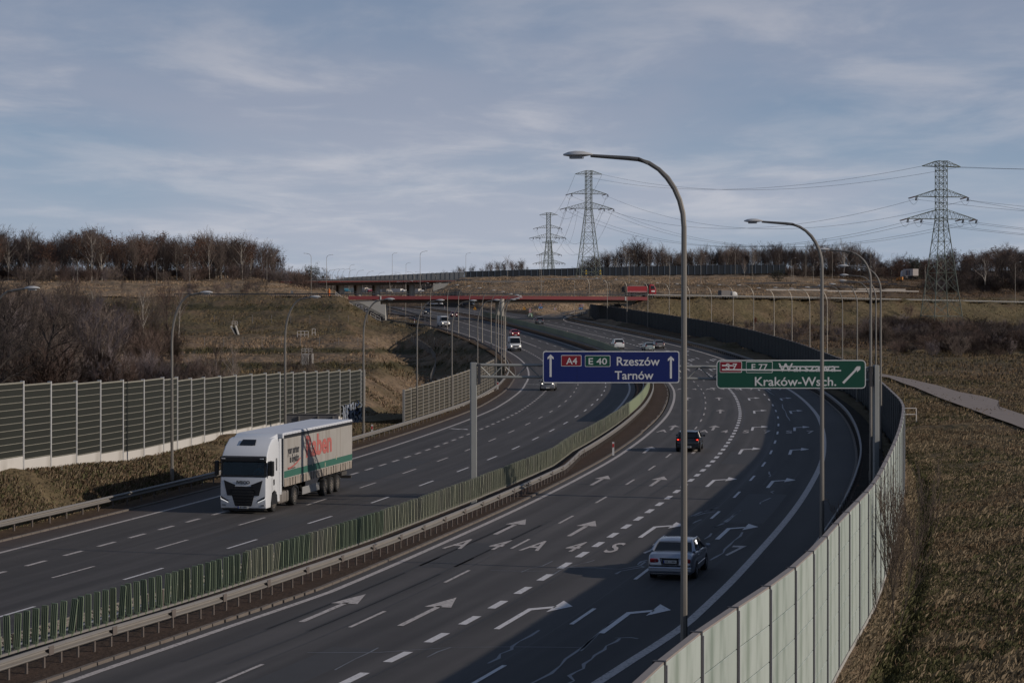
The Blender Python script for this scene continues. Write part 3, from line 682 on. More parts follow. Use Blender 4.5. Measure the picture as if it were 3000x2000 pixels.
# ---------------------------------------------------------------- anti-glare fins
M_FIN = [M('green_plastic', (.135, .175, .115), .55, var=.15, scale=2), M('faded_green_plastic', (.24, .25, .18), .65, var=.15, scale=2)]
def fin_mesh(mat):
    mb = MB()
    for x in (-.09, -.03, .03, .09): mb.box((x, 0, .55), (.026, .055, 1.04))
    mb.box((0, .008, .55), (.20, .02, 1.0)); mb.box((0, 0, 1.085), (.19, .055, .04)); mb.box((0, 0, .02), (.12, .08, .16))
    return mb.mesh('fin', mat, bevel=.008, bseg=1)
FM = [fin_mesh(m) for m in M_FIN] + [fin_mesh(M('dusty_green_plastic', (.135, .165, .105), .65, var=.2, scale=2)), fin_mesh(M('bleached_green_plastic', (.235, .235, .18), .7, var=.2, scale=2))]
fr = thing('glare_screen', 'row of upright green plastic anti glare fins along the median of the motorway', 'glare screen')
P = resample(polyline(REF, o_fin, 30, 575, 1.), .54)
tilt = 0; rest = MB(); rest2 = MB(); mi = 0; gap = 0; cnt = 0
random.seed(11)
mid = MB()
for i, p in enumerate(P):
    q = P[min(i + 1, len(P) - 1)]; t_ = (q - p).normalized() if (q - p).length > 1e-6 else t_
    ang = -math.atan2(t_.x, t_.y)
    if i % 6 == 0:
        tilt = random.uniform(-.06, .05); mi = 0 if (p.y < 47 or 66.5 < p.y < 78 or 80 < p.y < 84 or 88 < p.y < 95) else 1
        if 48 < p.y < 64: mi = 0 if p.y > 57.8 and p.y < 71 else 1
        if p.y > 64 and p.y < 75: mi = 0
    if i % 6 == 5: tl = tilt + random.uniform(.03, .10)
    else: tl = tilt
    if cnt < 300 and p.y > 38:
        o_ = link('fin', FM[mi if random.random() < .78 else mi + 2], fr, (p.x, p.y, p.z + .70), (random.uniform(-.05, .05), tl + random.uniform(-.02, .02), ang * .6 + random.uniform(-.05, .05))); cnt += 1
    elif p.y > 38:
        sgn = (int(p.y / 9) % 3 == 0)
        rr_ = Matrix.Rotation(ang, 3, 'Z'); (rest if sgn else rest2).box((p.x, p.y, p.z + 1.25), (.12, .60, 1.08), rr_)
    mid.box((p.x, p.y, p.z + .68), (.09, .56, .07), Matrix.Rotation(ang, 3, 'Z'))
tag(rest.build('far_fins', M('far_green_plastic', (.17, .20, .13), .6), fr), kind='stuff'); tag(rest2.build('far_fins', M('far_pale_green', (.20, .235, .145), .6), fr), kind='stuff')
mid.build('mounting_rail', M_GALV, fr)
# median litter and stones
mb = MB()
for i in range(420):
    Y = random.uniform(45, 260); o = random.uniform(-12.0, -8.1); p = REF.pos(Y, o); s = random.uniform(.03, .11)
    mb.box((p[0], p[1], g(p[1]) - .13), (s * 1.6, s, s * .8), Matrix.Rotation(random.uniform(0, 3), 3, 'Z'))
tag(mb.build('median_stones', M('rubble', (.16, .12, .10), .95)), kind='stuff')
# ================================================================ NOISE WALLS
M_WPOST = M('pale_wall_post', (.50, .50, .50), .5, .3, var=.08)
M_CONC = M('concrete', (.36, .35, .33), .9, var=.16, scale=1., bump=.01, stain=((.22, .21, .19), .9, .55, (1, 1, .3)))
M_CONCL = M('pale_concrete', (.52, .50, .47), .9, var=.08, scale=.8, stain=((.38, .36, .33), .5, .58, (1, 1, .3)))
def ribbed(name, col, f=22, amp=.5):
    m = bpy.data.materials.new(name); m.use_nodes = True; t = m.node_tree; b = t.nodes['Principled BSDF']; b.inputs['Roughness'].default_value = .8
    c = N(t, 'ShaderNodeTexCoord'); w = N(t, 'ShaderNodeTexWave'); w.inputs['Scale'].default_value = f; w.bands_direction = 'X'
    t.links.new(c.outputs['Object'], w.inputs['Vector'])
    n = N(t, 'ShaderNodeTexNoise'); n.inputs['Scale'].default_value = .9; t.links.new(c.outputs['Object'], n.inputs['Vector'])
    s = N(t, 'ShaderNodeVectorMath'); s.operation = 'SCALE'; s.inputs[0].default_value = col
    t.links.new(mnode(t, 'MULTIPLY', mnode(t, 'MULTIPLY_ADD', w.outputs['Fac'], amp, 1 - amp / 2), mnode(t, 'MULTIPLY_ADD', n.outputs['Fac'], .4, .8)), s.inputs['Scale'])
    t.links.new(s.outputs[0], b.inputs['Base Color']); return m
M_LPAN = ribbed('dark_green_cassette', (.0135, .0155, .011)); M_BAT = M('pale_batten', (.23, .22, .185), .7, var=.1)
M_LPAN2 = ribbed('brown_green_cassette', (.032, .029, .021)); M_BAT2 = M('beige_batten', (.30, .26, .20), .7, var=.1)
def cassette(L_, Hh, nb, m1, m2, name='panel'):
    mb = MB(); mb.box((L_ / 2, 0, Hh / 2), (L_ - .1, .10, Hh), mi=0)
    for k in range(nb + 1): mb.box((L_ / 2, -.055, Hh * k / nb + (.03 if k == 0 else (-.03 if k == nb else 0))), (L_ - .12, .05, (.030 if k < nb else .08)), mi=1)
    return mb.mesh(name, [m1, m2])
def wall_run(root, P, ztop, zbot, nb, m1, m2, mpost, plinth, pw=.14):
    posts = {}
    for i in range(len(P)):
        p = P[i]; q = P[min(i + 1, len(P) - 1)]; pr = P[max(0, i - 1)]
        zt = max(ztop(p[1]), ztop(pr[1])); zb = min(zbot(p[1]), zbot(q[1])) - .7
        t_ = Vector((q[0] - pr[0], q[1] - pr[1], 0)).normalized(); a = math.atan2(t_.y, t_.x)
        MB().box((0, 0, 0), (pw, .2, zt - zb + .06)).build('post', mpost, root).matrix_local = Matrix.Translation((p[0], p[1], (zt + zb) / 2 + .03)) @ Matrix.Rotation(a, 4, 'Z')
        if i < len(P) - 1:
            L_ = math.hypot(q[0] - p[0], q[1] - p[1]); a = math.atan2(q[1] - p[1], q[0] - p[0]); zt = ztop(p[1]); zb = max(zbot(p[1]), zbot(q[1])) + plinth
            o = link('panel', cassette(L_, zt - zb, nb, m1, m2), root, (p[0], p[1], zb), (0, 0, a))
            pb = min(zbot(p[1]), zbot(q[1])) - .6
            MB().box((L_ / 2, 0, (zb + pb) / 2 - .012), (L_ - .16, .16, zb - pb)).build('plinth', M_CONCL, root).matrix_local = Matrix.Translation((p[0], p[1], 0)) @ Matrix.Rotation(a, 4, 'Z')
lw = thing('noise_wall', 'tall dark green noise wall with pale battens on the grassy bank at the left', 'noise wall')
LT = tab((90, 7.25), (111.5, 6.66), (128, 6.2), (135, 6.2), (136, 5.95), (158, 5.58), (180, 5.05), (201, 4.5))
wall_run(lw, [(-31.3, 93.5), (-30.2, 97.4), (-29.2, 101.2), (-28.2, 105)] + LWALL, LT, lambda Y: LBASE(Y), 11, M_LPAN, M_BAT, M_WPOST, .55)
l2 = thing('noise_wall', 'shorter brownish noise wall standing right behind the left guard rail, past the open grass gap', 'noise wall')
P2 = [(p.x, p.y) for p in resample(polyline(REF, lambda Y: -29.3 + .3 * smooth((Y - 200) / 40), 187, 263, 1.), 3.3)]
wall_run(l2, P2, tab((187, 3.1), (263, 3.9)), lambda Y: -.1, 10, M_LPAN2, M_BAT2, M('grey_wall_post', (.34, .33, .31), .6, .2), .3)  # posts in a darker grey than those of the long wall
# graffiti on the left wall's far end
def squiggle(par, pts, w, m, name='graffiti'):
    mb = MB(); mb.tube(pts, w, 5); return mb.build(name, m, par)
M_GB = M('blue_spray', (.04, .07, .15), .6); M_GW = M('white_spray', (.24, .27, .32), .6); M_GK = M('black_spray', (.03, .03, .035), .6)
a_, b_ = Vector((*LWALL[20], 0)), Vector((*LWALL[23], 0)); ux = (b_ - a_).normalized(); nn = Vector((ux.y, -ux.x, 0)) * .13
random.seed(3)
pg = MB()
for k in range(7):
    x0 = 1.2 + k * 1.35; q = []
    for j in range(9): q.append(a_ + ux * (x0 + .6 * math.sin(j * 2.1 + k)) + nn + Vector((0, 0, -.1 + j * .24 + .15 * math.sin(k * 3))))
    squiggle(lw, q, .06, M_GB if k % 3 else M_GW)
for k, ch in enumerate('NERV'):
    me_ = text_mesh(ch, 2.0, .01, .04); me_.materials.clear(); me_.materials.append(M_GW)
    o_ = link('graffiti', me_, lw); o_.matrix_local = Matrix.Translation(a_ + ux * (1.6 + k * 1.5) + nn * 1.3 + Vector((0, 0, 1.0))) @ Matrix.Rotation(math.atan2(ux.y, ux.x), 4, 'Z') @ Matrix.Rotation(R(90), 4, 'X')
# ---- the tall wall on the right: pale boards outside, absorber inside with its shade put into the dark colour
M_BOARD = M('pale_green_board', (.37, .42, .39), .45, var=.10, scale=.9, stain=((.22, .27, .235), 1.6, .50, (.9, .9, .25)))
M_BOARD2 = M('pale_green_board_b', (.405, .455, .425), .45, var=.10, scale=.9, stain=((.25, .30, .26), 1.4, .50, (.9, .9, .25)))
M_ABS = ribbed('shade_dark_absorber', (.020, .023, .022), 10, .6); M_CAP = M('wall_cap', (.30, .26, .235), .6, .2)
M_DPOST = M('dark_post', (.035, .035, .04), .7)
rw = thing('noise_wall', 'tall curving noise wall with pale green boards on its sunlit outer side, right of the motorway', 'noise wall')
WP = resample([Vector((*WALL.pos(Y, 0), 0)) for Y in np.arange(-7, 583.5, .5)], 4.0)
pkm = {}
for i in range(len(WP) - 1):
    p, q = WP[i], WP[i + 1]; a = math.atan2(q.y - p.y, q.x - p.x); L_ = (q - p).length; Ym = (p.y + q.y) / 2; gz = g(Ym)
    zt = gz + WTOP(Ym); zb = gz - 1.0 if Ym < 400 else gz - .3; hh = zt - zb
    Mx = Matrix.Translation((p.x, p.y, 0)) @ Matrix.Rotation(a, 4, 'Z')     # local x along wall, -y is the outer side
    key = (round(hh, 1), Ym < 150)
    if Ym < 150:
        if 'plank' not in pkm:
            pkm['plank'] = [MB().box((2., -.06, .47), (3.84, .07, .925)).mesh('board', m_, bevel=.012, bseg=1) for m_ in (M_BOARD, M_BOARD2)]
        for k in range(5):
            o = link('board', pkm['plank'][(i * 3 + k * 2) % 2], rw); o.matrix_local = Matrix.Translation((0, 0, zb + k * .94)) @ Mx
    else:
        mb = MB()
        for k in range(5): mb.box((L_ / 2, -.06, (k + .5) * hh / 5), (L_ - .14, .07, hh / 5 - .02))
        o = mb.build('outer_board_panel', M_BOARD, rw); o.matrix_local = Matrix.Translation((0, 0, zb)) @ Mx
    mb = MB(); mb.box((L_ / 2, .045, hh / 2 - .01), (L_ - .14, .12, hh - .04))
    for k in range(8): mb.box((L_ / 2, .115, hh * (k + .5) / 8), (L_ - .2, .03, .04))
    o = mb.build('absorber_panel', M_ABS, rw); o.matrix_local = Matrix.Translation((0, 0, zb)) @ Mx
    o = MB().box((L_ / 2, .0, zt + .015), (L_ - .12, .17, .05)).build('cap', M_CAP, rw); o.matrix_local = Mx
    MB().box((0, .02, (zt + gz) / 2 - 1.2), (.15, .26, zt - gz + 2.5), mi=0).build('post', M_DPOST, rw).matrix_local = Mx
    MB().box((.10, -.115, (zt + zb) / 2), (.04, .04, hh - .1)).build('post_edge', M_WPOST, rw).matrix_local = Mx
    if Ym < 330:
        mb = MB()
        for k in range(4): mb.box((.5 + k * 1., -.03, zb - .62), (.975, .17, 1.2))
        mb.build('plinth', M_CONC, rw).matrix_local = Mx
# ---- far walls on the hill
def far_wall(px0, px1, n, ytop, ybot, d, m1, mp, label):
    r_ = thing('noise_wall', label, 'noise wall')
    for i in range(n):
        xa, xb = px0 + (px1 - px0) * i / n, px0 + (px1 - px0) * (i + 1) / n; yt = np.interp((xa + xb) / 2, *ytop); yb = np.interp((xa + xb) / 2, *ybot)
        a, b = at(xa, yt, d(xa)), at(xb, yt, d(xb)); zb = at(xa, yb, d(xa)).z - 1.; a_ = math.atan2(b.y - a.y, b.x - a.x); L_ = math.hypot(b.x - a.x, b.y - a.y)
        o = MB().box((L_ / 2, 0, (a.z + zb) / 2), (L_ - .15, .15, a.z - zb)).build('panel', m1, r_); o.matrix_local = Matrix.Translation((a.x, a.y, 0)) @ Matrix.Rotation(a_, 4, 'Z')
        o = MB().box((0, -.05, (a.z + zb) / 2), (.35, .35, a.z - zb + .1)).build('post', mp, r_); o.matrix_local = Matrix.Translation((a.x, a.y, 0)) @ Matrix.Rotation(a_, 4, 'Z')
    return r_
far_wall(1067, 1804, 53, ([1067, 1350, 1655, 1804], [623.5, 614.7, 608.5, 608]), ([1067, 1350, 1655, 1804], [635, 630, 625.5, 623.5]), lambda x: 1290., M('navy_panel', (.018, .024, .032), .6), M('blue_post', (.10, .13, .17), .6), 'dark noise wall along the crest of the grassy hill below the far trees')
far_wall(790, 1066, 26, ([790, 874, 1019, 1066], [637.5, 632.7, 626, 625]), ([790, 1066], [646, 640]), lambda x: 1200., M('grey_panel', (.17, .18, .19), .6), M('grey_post', (.12, .13, .14), .6), 'pale grey noise wall behind the far viaduct')
# ================================================================ STREET LAMPS
M_POLE = M('lamp_steel', (.225, .21, .19), .5, .55, var=.07, scale=1); M_HEAD = M('lamp_head', (.55, .55, .55), .45, .1); M_GLASSL = M('lamp_glass', (.30, .31, .32), .25)
ORD = ['nearest', 'second', 'third', 'fourth', 'fifth', 'sixth', 'seventh', 'eighth', 'ninth', 'tenth', 'eleventh', 'twelfth', 'thirteenth', 'fourteenth', 'fifteenth', 'sixteenth', 'seventeenth', 'eighteenth', 'nineteenth', 'twentieth']
def lamp(p, Hh, ang, label, group, arcv=1.7, arch=1.45, straight=1.0, hs=1.0, r0=.10, parts=True):
    """ang: direction of the arm in the ground plane"""
    r_ = thing('street_lamp', label, 'street lamp', p, ang, group)
    zs = Hh - arcv - .1
    n = 8 if parts else 6
    pole = MB(); pole.tube([(0, 0, -.6), (0, 0, .0), (0, 0, 1.3), (0, 0, 1.31), (0, 0, zs)], [r0 * 1.25, r0 * 1.25, r0 * 1.2, r0, r0 * .72], n); pole.build('pole', M_POLE, r_, smooth=True)
    arm = []
    for k in range(9):
        a = math.pi / 2 * k / 8; arm.append((arch * (1 - math.cos(a)), 0, zs + arcv * math.sin(a)))
    arm.append((arch + straight, 0, zs + arcv + .08)); MB().tube(arm, [r0 * .72] * 5 + [r0 * .6] * 4 + [r0 * .45], n).build('arm', M_POLE, r_, smooth=True)
    x0 = arch + straight - .05; z0 = zs + arcv + .08
    hd = MB(); prof = [(0, .03), (.06, .07), (.25, .15), (.45, .165), (.62, .13), (.76, .05)]
    V_ = []
    for x, w in prof:
        for k in range(10):
            a = 2 * math.pi * k / 10; V_.append((x0 + x * hs, w * hs * math.cos(a), z0 + (w * .62 * math.sin(a) * (1 if math.sin(a) > 0 else .55)) * hs + .03))
    hd.add(V_, [(i * 10 + k, i * 10 + (k + 1) % 10, (i + 1) * 10 + (k + 1) % 10, (i + 1) * 10 + k) for i in range(5) for k in range(10)] + [tuple(range(10))[::-1], tuple(range(50, 60))])
    hd.build('lamp_head', M_HEAD, r_, smooth=True)
    if parts: MB().box((0, -r0 * 1.2, 1.0), (.11, .03, .42)).build('service_door', M_GALVD, r_); MB().cyl((0, 0, .02), .2, .06, n=10).build('base_flange', M_GALVD, r_)
    if parts: MB().box((x0 + .42 * hs, 0, z0 - .045 * hs), (.34 * hs, .17 * hs, .05)).build('lamp_glass', M_GLASSL, r_)
    return r_
def road_ang(Y, sgn): x, t = REF.xt(Y); return math.atan2(sgn * -t, sgn * 1.0)      # across the road: +1 to the right, -1 to the left
GL_ = 'curved street lamps along the left verge'
LL = [(395, 1118, 672), (655, None, 682), (835, 1010.6, 687), (958, 971.6, 689.6), (1038, 944, 690.6), (1097, 916.7, 689), (1139, 896.6, 688), (1151.5, 877, 685.6), (1160.5, 861, 683.5), (1161, 846, 680), (1157, 831, 677.5), (1144.8, 814, 675), (1128, 804, 670), (1107.7, 794, 667), (1077.7, 782, 661.5), (1053, 772, 657.5), (1027.7, 763.5, 654.5), (988.7, 753.5, 651)]
w_ = ['beside the noise wall left of the lorry', 'behind the white lorry', 'at the end of the long noise wall', 'nearest one before the second noise wall', 'midway along the second noise wall']
for i, (x, y, yt) in enumerate(LL):
    d = dep(y) if y else 148.8
    p = Vector(((x - PX) * d / PF, d, g(d) - .05)); Ht = (CAMZ - (yt - PH) * d / PF) - p.z
    if i < 4: p.z = min(p.z, h(p.x, p.y)); Ht = (CAMZ - (yt - PH) * d / PF) - p.z
    lamp(p, Ht, road_ang(d, 1), 'grey street lamp on the left verge, ' + (w_[i] if i < 5 else '%s of the row from the camera' % ORD[i + 1]), GL_, 2.8, 1.35, .45, 1., .10 if i < 3 else .085, i < 8)
lamp(Vector((-24.4, 100, 1.2)), 10.4, road_ang(100, 1), 'grey street lamp reaching in from the left edge of the picture', GL_, 2.8, 1.35, .6)
GR_ = 'tall curved street lamps inside the right noise wall'
RLP = [(1571, 54, 352), (1888, 86, 507), (2000, 125, 573), (2023, 160, 610.6), (2012, 187, 631.6), (2000, 212, 644.5), (1969, 240, 652.6), (1935, 270, 656), (1900, 298, 660), (1860, 326, 663), (1819, 352, 660.7), (1778, 376, 661.6), (1731, 399, 655), (1684, 421, 654), (1634, 444, 656), (1583.6, 467, 652), (1537, 486, 650), (1488, 506, 646), (1440, 527, 642), (1395, 551, 639), (1353.6, 577, 636)]
w_ = ['largest and nearest, crossing the silver saloon', 'crossing the green direction sign', 'rising behind the right gantry post', 'furthest right of the near group']
for i, (x, d, yt) in enumerate(RLP):
    gz = g(d) - .1; p = Vector(((x - PX) * d / PF, d, gz)); Ht = (CAMZ - (yt - PH) * d / PF) - gz
    lamp(p, Ht, road_ang(d, -1), 'tall street lamp arching over the right carriageway, ' + (w_[i] if i < 4 else '%s from the camera' % (ORD + ['twenty first'])[i]), GR_, 1.75 if i < 4 else 2.2, 1.45, .95, 1., .093 if i < 4 else .085, i < 8)
# thin lamps further off: (x, top, bottom, distance, arm direction)
FL = [(714.7, 582, 677, 575, -1), (750, 585, 677, 620, 1), (803.5, 608, 676, 900, 1), (901, 581, 645, 870, 1), (932.5, 603.5, 676, 900, 1), (965, 577, 677, 585, 1), (1070, 581, 643, 880, 1), (1243.8, 578, 670, 640, 1), (1240, 581, 642, 900, 1), (1445, 584.6, 645, 900, 1), (1490, 583, 624, 1200, -1), (1538, 583.6, 677, 640, 1), (1610, 588, 651, 850, 1), (1689, 578, 625, 1100, -1), (1727.6, 603, 656, 850, 1), (1818, 592, 660, 900, 1), (1822, 606, 668, 860, 1), (1851, 574, 632, 1000, -1), (1868, 603, 645, 900, 1), (895.3, 640, 712, 640, 1), (931.7, 645, 719, 610, 1), (968, 650, 729, 580, 1), (1319.5, 640, 728, 590, -1), (2332, 602, 696, 725, 1), (2125, 605, 690, 690, 1), (436, 586, 640, 740, -1), (613, 587, 636, 780, 1), (178, 594, 668, 640, -1), (360, 594, 650, 720, 1), (2047, 582, 625, 1050, 1), (1912, 576, 640, 1000, -1), (2000, 580, 640, 1000, -1), (1400, 645, 692, 650, -1)]
for i, (x, yt, yb, d, sg) in enumerate(FL):
    top = at(x, yt, d); bot = at(x, yb, d)
    lamp((bot.x, d, bot.z - .5), top.z - bot.z + .5, 0 if sg > 0 else math.pi, 'slender distant street lamp beside the far slip roads and hill', 'distant slender street lamps on the far slip roads', 1.0, .9, .5, .9, .075, False)
CLX = [(753, 619.3), (764, 618), (775, 617.7), (787, 617.7), (801, 618.9), (819, 620.7), (842, 623), (867, 625.5), (895, 628.5)]
for x, yt in CLX: lamp((at(x, 680, 870).x, 870, at(x, 680, 870).z), at(x, yt, 870).z - at(x, 680, 870).z, 0, 'distant curved street lamp rising behind the far viaduct, arm to the right', 'curved lamps behind the far viaduct', 2.4, 1.6, .6, 1.1, .07, False)
for x, yt in [(924, 625.5), (952, 624.3), (970.5, 624.6), (1002, 625.5), (935, 631)]: lamp((at(x, 680, 860).x, 860, at(x, 680, 860).z), at(x, yt, 860).z - at(x, 680, 860).z, math.pi, 'distant curved street lamp rising behind the far viaduct, arm to the left', 'curved lamps behind the far viaduct', 2.4, 1.6, .6, 1.1, .07, False)
# ================================================================ SIGN GANTRY
GD0 = 114.8
M_GP = M('gantry_steel', (.27, .28, .275), .6, .3, var=.13, scale=1.2, stain=((.25, .24, .21), 1.6, .6)); M_GPD = M('gantry_joint', (.05, .05, .055), .6)
gan = thing('sign_gantry', 'grey steel gantry with lattice beam carrying the blue and the green direction signs', 'gantry')
pa = at(1088, 1150, GD0); pb = at(2011, 1150, 121.5)
def gp(x, y, off=0.):      # point in the gantry plane
    d = GD0 + 2.5 * (x - 1088) / (2011 - 1088) - off; return at(x, y, d)
for (x, yt, d) in ((1087.5, 832, GD0), (2012, 838, GD0 + 2.5)):
    zt = at(x, yt, d).z; X = at(x, yt, d).x
    o = MB().box((0, 0, (zt - .3) / 2), (.33 if x < 1500 else .28, .36, zt + .3)).build('gantry_post', M_GP, gan, bevel=.03, bseg=1); o.location = (X, d, 0); o.rotation_euler = (0, 0, .12)
    o = MB().box((0, 0, 0), (.16, .36, 1.1)).build('joint_plate', M_GPD, gan); o.location = (X + (.30 if x < 1500 else -.30), d, zt - .62)
tr = MB(); xs = np.linspace(1100, 2000, 33)
yu, yl = lambda x: 837.5 + (x - 1100) * .0085, lambda x: 865.0 + (x - 1100) * .0085
for off, dy in ((.0, 0), (-.75, 0)):
    for fy in (yu, yl): tr.tube([gp(1096, fy(1096), off), gp(2003, fy(2003), off)], .075, 8)
tr.build('chord_tube', M_GP, gan, smooth=True)
br = MB()
for i in range(32):
    for off in (0, -.75):
        a, b = (yu, yl) if i % 2 == 0 else (yl, yu); br.bar(gp(xs[i], a(xs[i]), off), gp(xs[i + 1], b(xs[i + 1]), off), .032)
    for f_ in (yu, yl): br.bar(gp(xs[i], f_(xs[i]), 0), gp(xs[i + 1], f_(xs[i + 1]), -.75), .022)
br.build('lattice_bracing', M_GP, gan)
M_BLUE = M('sign_blue', (.003, .012, .115), .4, var=.05); M_GREEN = M('sign_green', (.002, .062, .036), .4, var=.05); M_RED = M('sign_red', (.20, .006, .016), .4, var=.05)
M_WH = M('sign_white', (.62, .62, .62), .5, var=.04); M_BACK = M('sign_back', (.20, .20, .21), .6, .3)
def rrect(mb, x0, x1, z0, z1, r, ya, yb, mi=0):
    poly = []
    for cx_, cz_, a0 in ((x1 - r, z1 - r, 0), (x0 + r, z1 - r, 90), (x0 + r, z0 + r, 180), (x1 - r, z0 + r, 270)):
        for k in range(5): a = R(a0 + 22.5 * k); poly.append((cx_ + r * math.cos(a), cz_ + r * math.sin(a)))
    mb.prism(poly, ya, yb, mi, lambda y, a, b: (a, y, b))
class Sign:      # flat sign board facing the camera; local metres, x right, z up; px coordinates of the D grid
    def __init__(s, label, x0, x1, y0, y1, off, mat, name='direction_sign', cat='road sign', r=.12, border=.05):
        s.sc = PF / (GD0 + 2.5 * ((x0 + x1) / 2 - 1088) / 923 - off); c = gp((x0 + x1) / 2, (y0 + y1) / 2, off); s.cx, s.cy = (x0 + x1) / 2, (y0 + y1) / 2
        s.root = thing(name, label, cat, c, 0.0)
        w, h_ = (x1 - x0) / 2 / s.sc, (y1 - y0) / 2 / s.sc
        mb = MB(); rrect(mb, -w, w, -h_, h_, r, .0, .06); mb.build('sign_back', M_BACK, s.root)
        mb = MB(); rrect(mb, -w, w, -h_, h_, r, -.006, 0); mb.build('border', M_WH, s.root)
        mb = MB(); rrect(mb, -w + border, w - border, -h_ + border, h_ - border, r * .8, -.012, -.006); mb.build('sign_face', mat, s.root); s.y = -.012
        for k in range(1, 4): f_ = -1 + k / 2.; MB().box((w * f_, -.0135, 0), (.012, .003, h_ * 1.9)).build('panel_seam', M('seam_' + mat.name, tuple(c * .55 for c in ((.003, .012, .115) if 'blue' in mat.name else (.002, .062, .036))), .5), s.root)
    def L(s, x, y): return ((x - s.cx) / s.sc, (s.cy - y) / s.sc)
    def rect(s, x0, x1, y0, y1, m, name, lay=1, r=.03, ang=0.):
        (a, c), (b, d) = s.L(x0, y1), s.L(x1, y0); mb = MB(); rrect(mb, a, b, c, d, r, s.y - .004 * lay, s.y - .004 * (lay - 1)); return mb.build(name, m, s.root)
    def box(s, x0, x1, y0, y1, m, txt, tx):
        s.rect(x0, x1, y0, y1, M_WH, 'route_badge', 1, .05); s.rect(x0 + 1.2, x1 - 1.2, y0 + 1.2, y1 - 1.2, m, 'route_badge_face', 2, .04); s.text(txt, *tx, lay=3)
    def text(s, txt, x0, x1, y0, y1, m=None, lay=1, bold=.012):
        me = text_mesh(txt, 1., .002, bold); xs_ = [v_.co.x for v_ in me.vertices]; ys_ = [v_.co.y for v_ in me.vertices]
        (a, c), (b, d) = s.L(x0, y1), s.L(x1, y0); sx, sz = (b - a) / (max(xs_) - min(xs_)), (d - c) / (max(ys_) - min(ys_))
        for v_ in me.vertices: v_.co = (a + (v_.co.x - min(xs_)) * sx, v_.co.z + s.y * -1 + .004 * lay, c + (v_.co.y - min(ys_)) * sz)
        for v_ in me.vertices: v_.co.y = -v_.co.y
        me.materials.clear(); me.materials.append(m or M_WH); return link('lettering', me, s.root)
    def poly(s, pts, m, name, lay=1):
        q = [s.L(*p) for p in pts]; mb = MB(); mb.prism(q, s.y - .004 * lay, s.y - .004 * (lay - 1), 0, lambda y, a, b: (a, y, b)); return mb.build(name, m, s.root)
T3 = lambda x, y: (1097.6 + x / 3, 509.6 + y / 3)
TA = lambda x, y: (1411.2 + x * .3, 784 + y * .3)
sb = Sign('blue motorway direction sign reading A4 E 40 Rzeszow Tarnow, left on the gantry', 1247, 1560.5, 806, 879.2, .95, M_BLUE)
b2 = lambda x0, x1, y0, y1: (T3(x0, 0)[0], T3(x1, 0)[0], T3(0, y0)[1], T3(0, y1)[1])
sb.box(*b2(574, 714, 917, 994), M_RED, 'A4', b2(608, 684, 935, 980)); sb.box(*b2(738, 913, 919, 997), M_GREEN, 'E 40', b2(763, 890, 937, 982))
sb.text('Rzeszów', *b2(957, 1253, 930, 990)); sb.text('Tarnów', *b2(943, 1210, 1027, 1085))
for ax, y0, y1 in ((501, 912, 1067), (1330, 924, 1078)):
    sb.poly([T3(ax - 7, y1), T3(ax + 7, y1), T3(ax + 7, y0 + 24), T3(ax + 21, y0 + 35), T3(ax + 21, y0 + 20), T3(ax, y0), T3(ax - 21, y0 + 20), T3(ax - 21, y0 + 35), T3(ax - 7, y0 + 24)], M_WH, 'arrow')
sg = Sign('green direction sign reading Krakow-Wsch. with Warszawa struck out, right on the gantry', 1645.8, 1988.7, 826.4, 892, .95, M_GREEN, r=.22)
b3 = lambda x0, x1, y0, y1: (TA(x0, 0)[0], TA(x1, 0)[0], TA(0, y0)[1], TA(0, y1)[1])
sg.box(*b3(806, 976, 152, 238), M_RED, 'S 7', b3(852, 940, 168, 212)); sg.box(*b3(1008, 1211, 153, 240), M_GREEN, 'E 77', b3(1050, 1172, 172, 218))
sg.text('Warszawa', *b3(1255, 1697, 167, 231)); sg.text('Kraków-Wsch.', *b3(1075, 1698, 272, 340))
sg.poly([TA(1744, 312), TA(1757, 324), TA(1858, 217), TA(1856, 236), TA(1882, 214), TA(1884, 190), TA(1857, 190), TA(1832, 216), TA(1848, 206)], M_WH, 'arrow')
sg.poly([TA(823, 210), TA(1735, 217), TA(1735, 228), TA(823, 221)], M_WH, 'strike_tape', 4)
sg.poly([TA(823, 178), TA(918, 181), TA(918, 190), TA(823, 189)], M_WH, 'strike_tape', 4); sg.poly([TA(1262, 187), TA(1720, 190), TA(1720, 199), TA(1262, 196)], M_WH, 'strike_tape', 4)
# back of a road sign by the left wall, seen behind the lorry
bs = thing('sign_board_back', 'back of a wide grey road sign standing behind the white lorry trailer', 'road sign', at(717.5, 963, 163), -.05)
w_ = 60.5 / (PF / 163.)
mb = MB(); mb.box((0, .0, 0), (w_ * 2, .05, .9)); mb.build('board', M('board_grey', (.13, .13, .14), .7), bs)
mb = MB(); [mb.box((0, -.06, z), (w_ * 2, .06, .05)) for z in (-.42, .42)]; mb.build('frame', M_GALV, bs)
for x in (-1.0, .45, 1.6): MB().box((x, -.1, -1.4), (.10, .12, 2.8 + .5)).build('sign_post', M_GALV, bs)
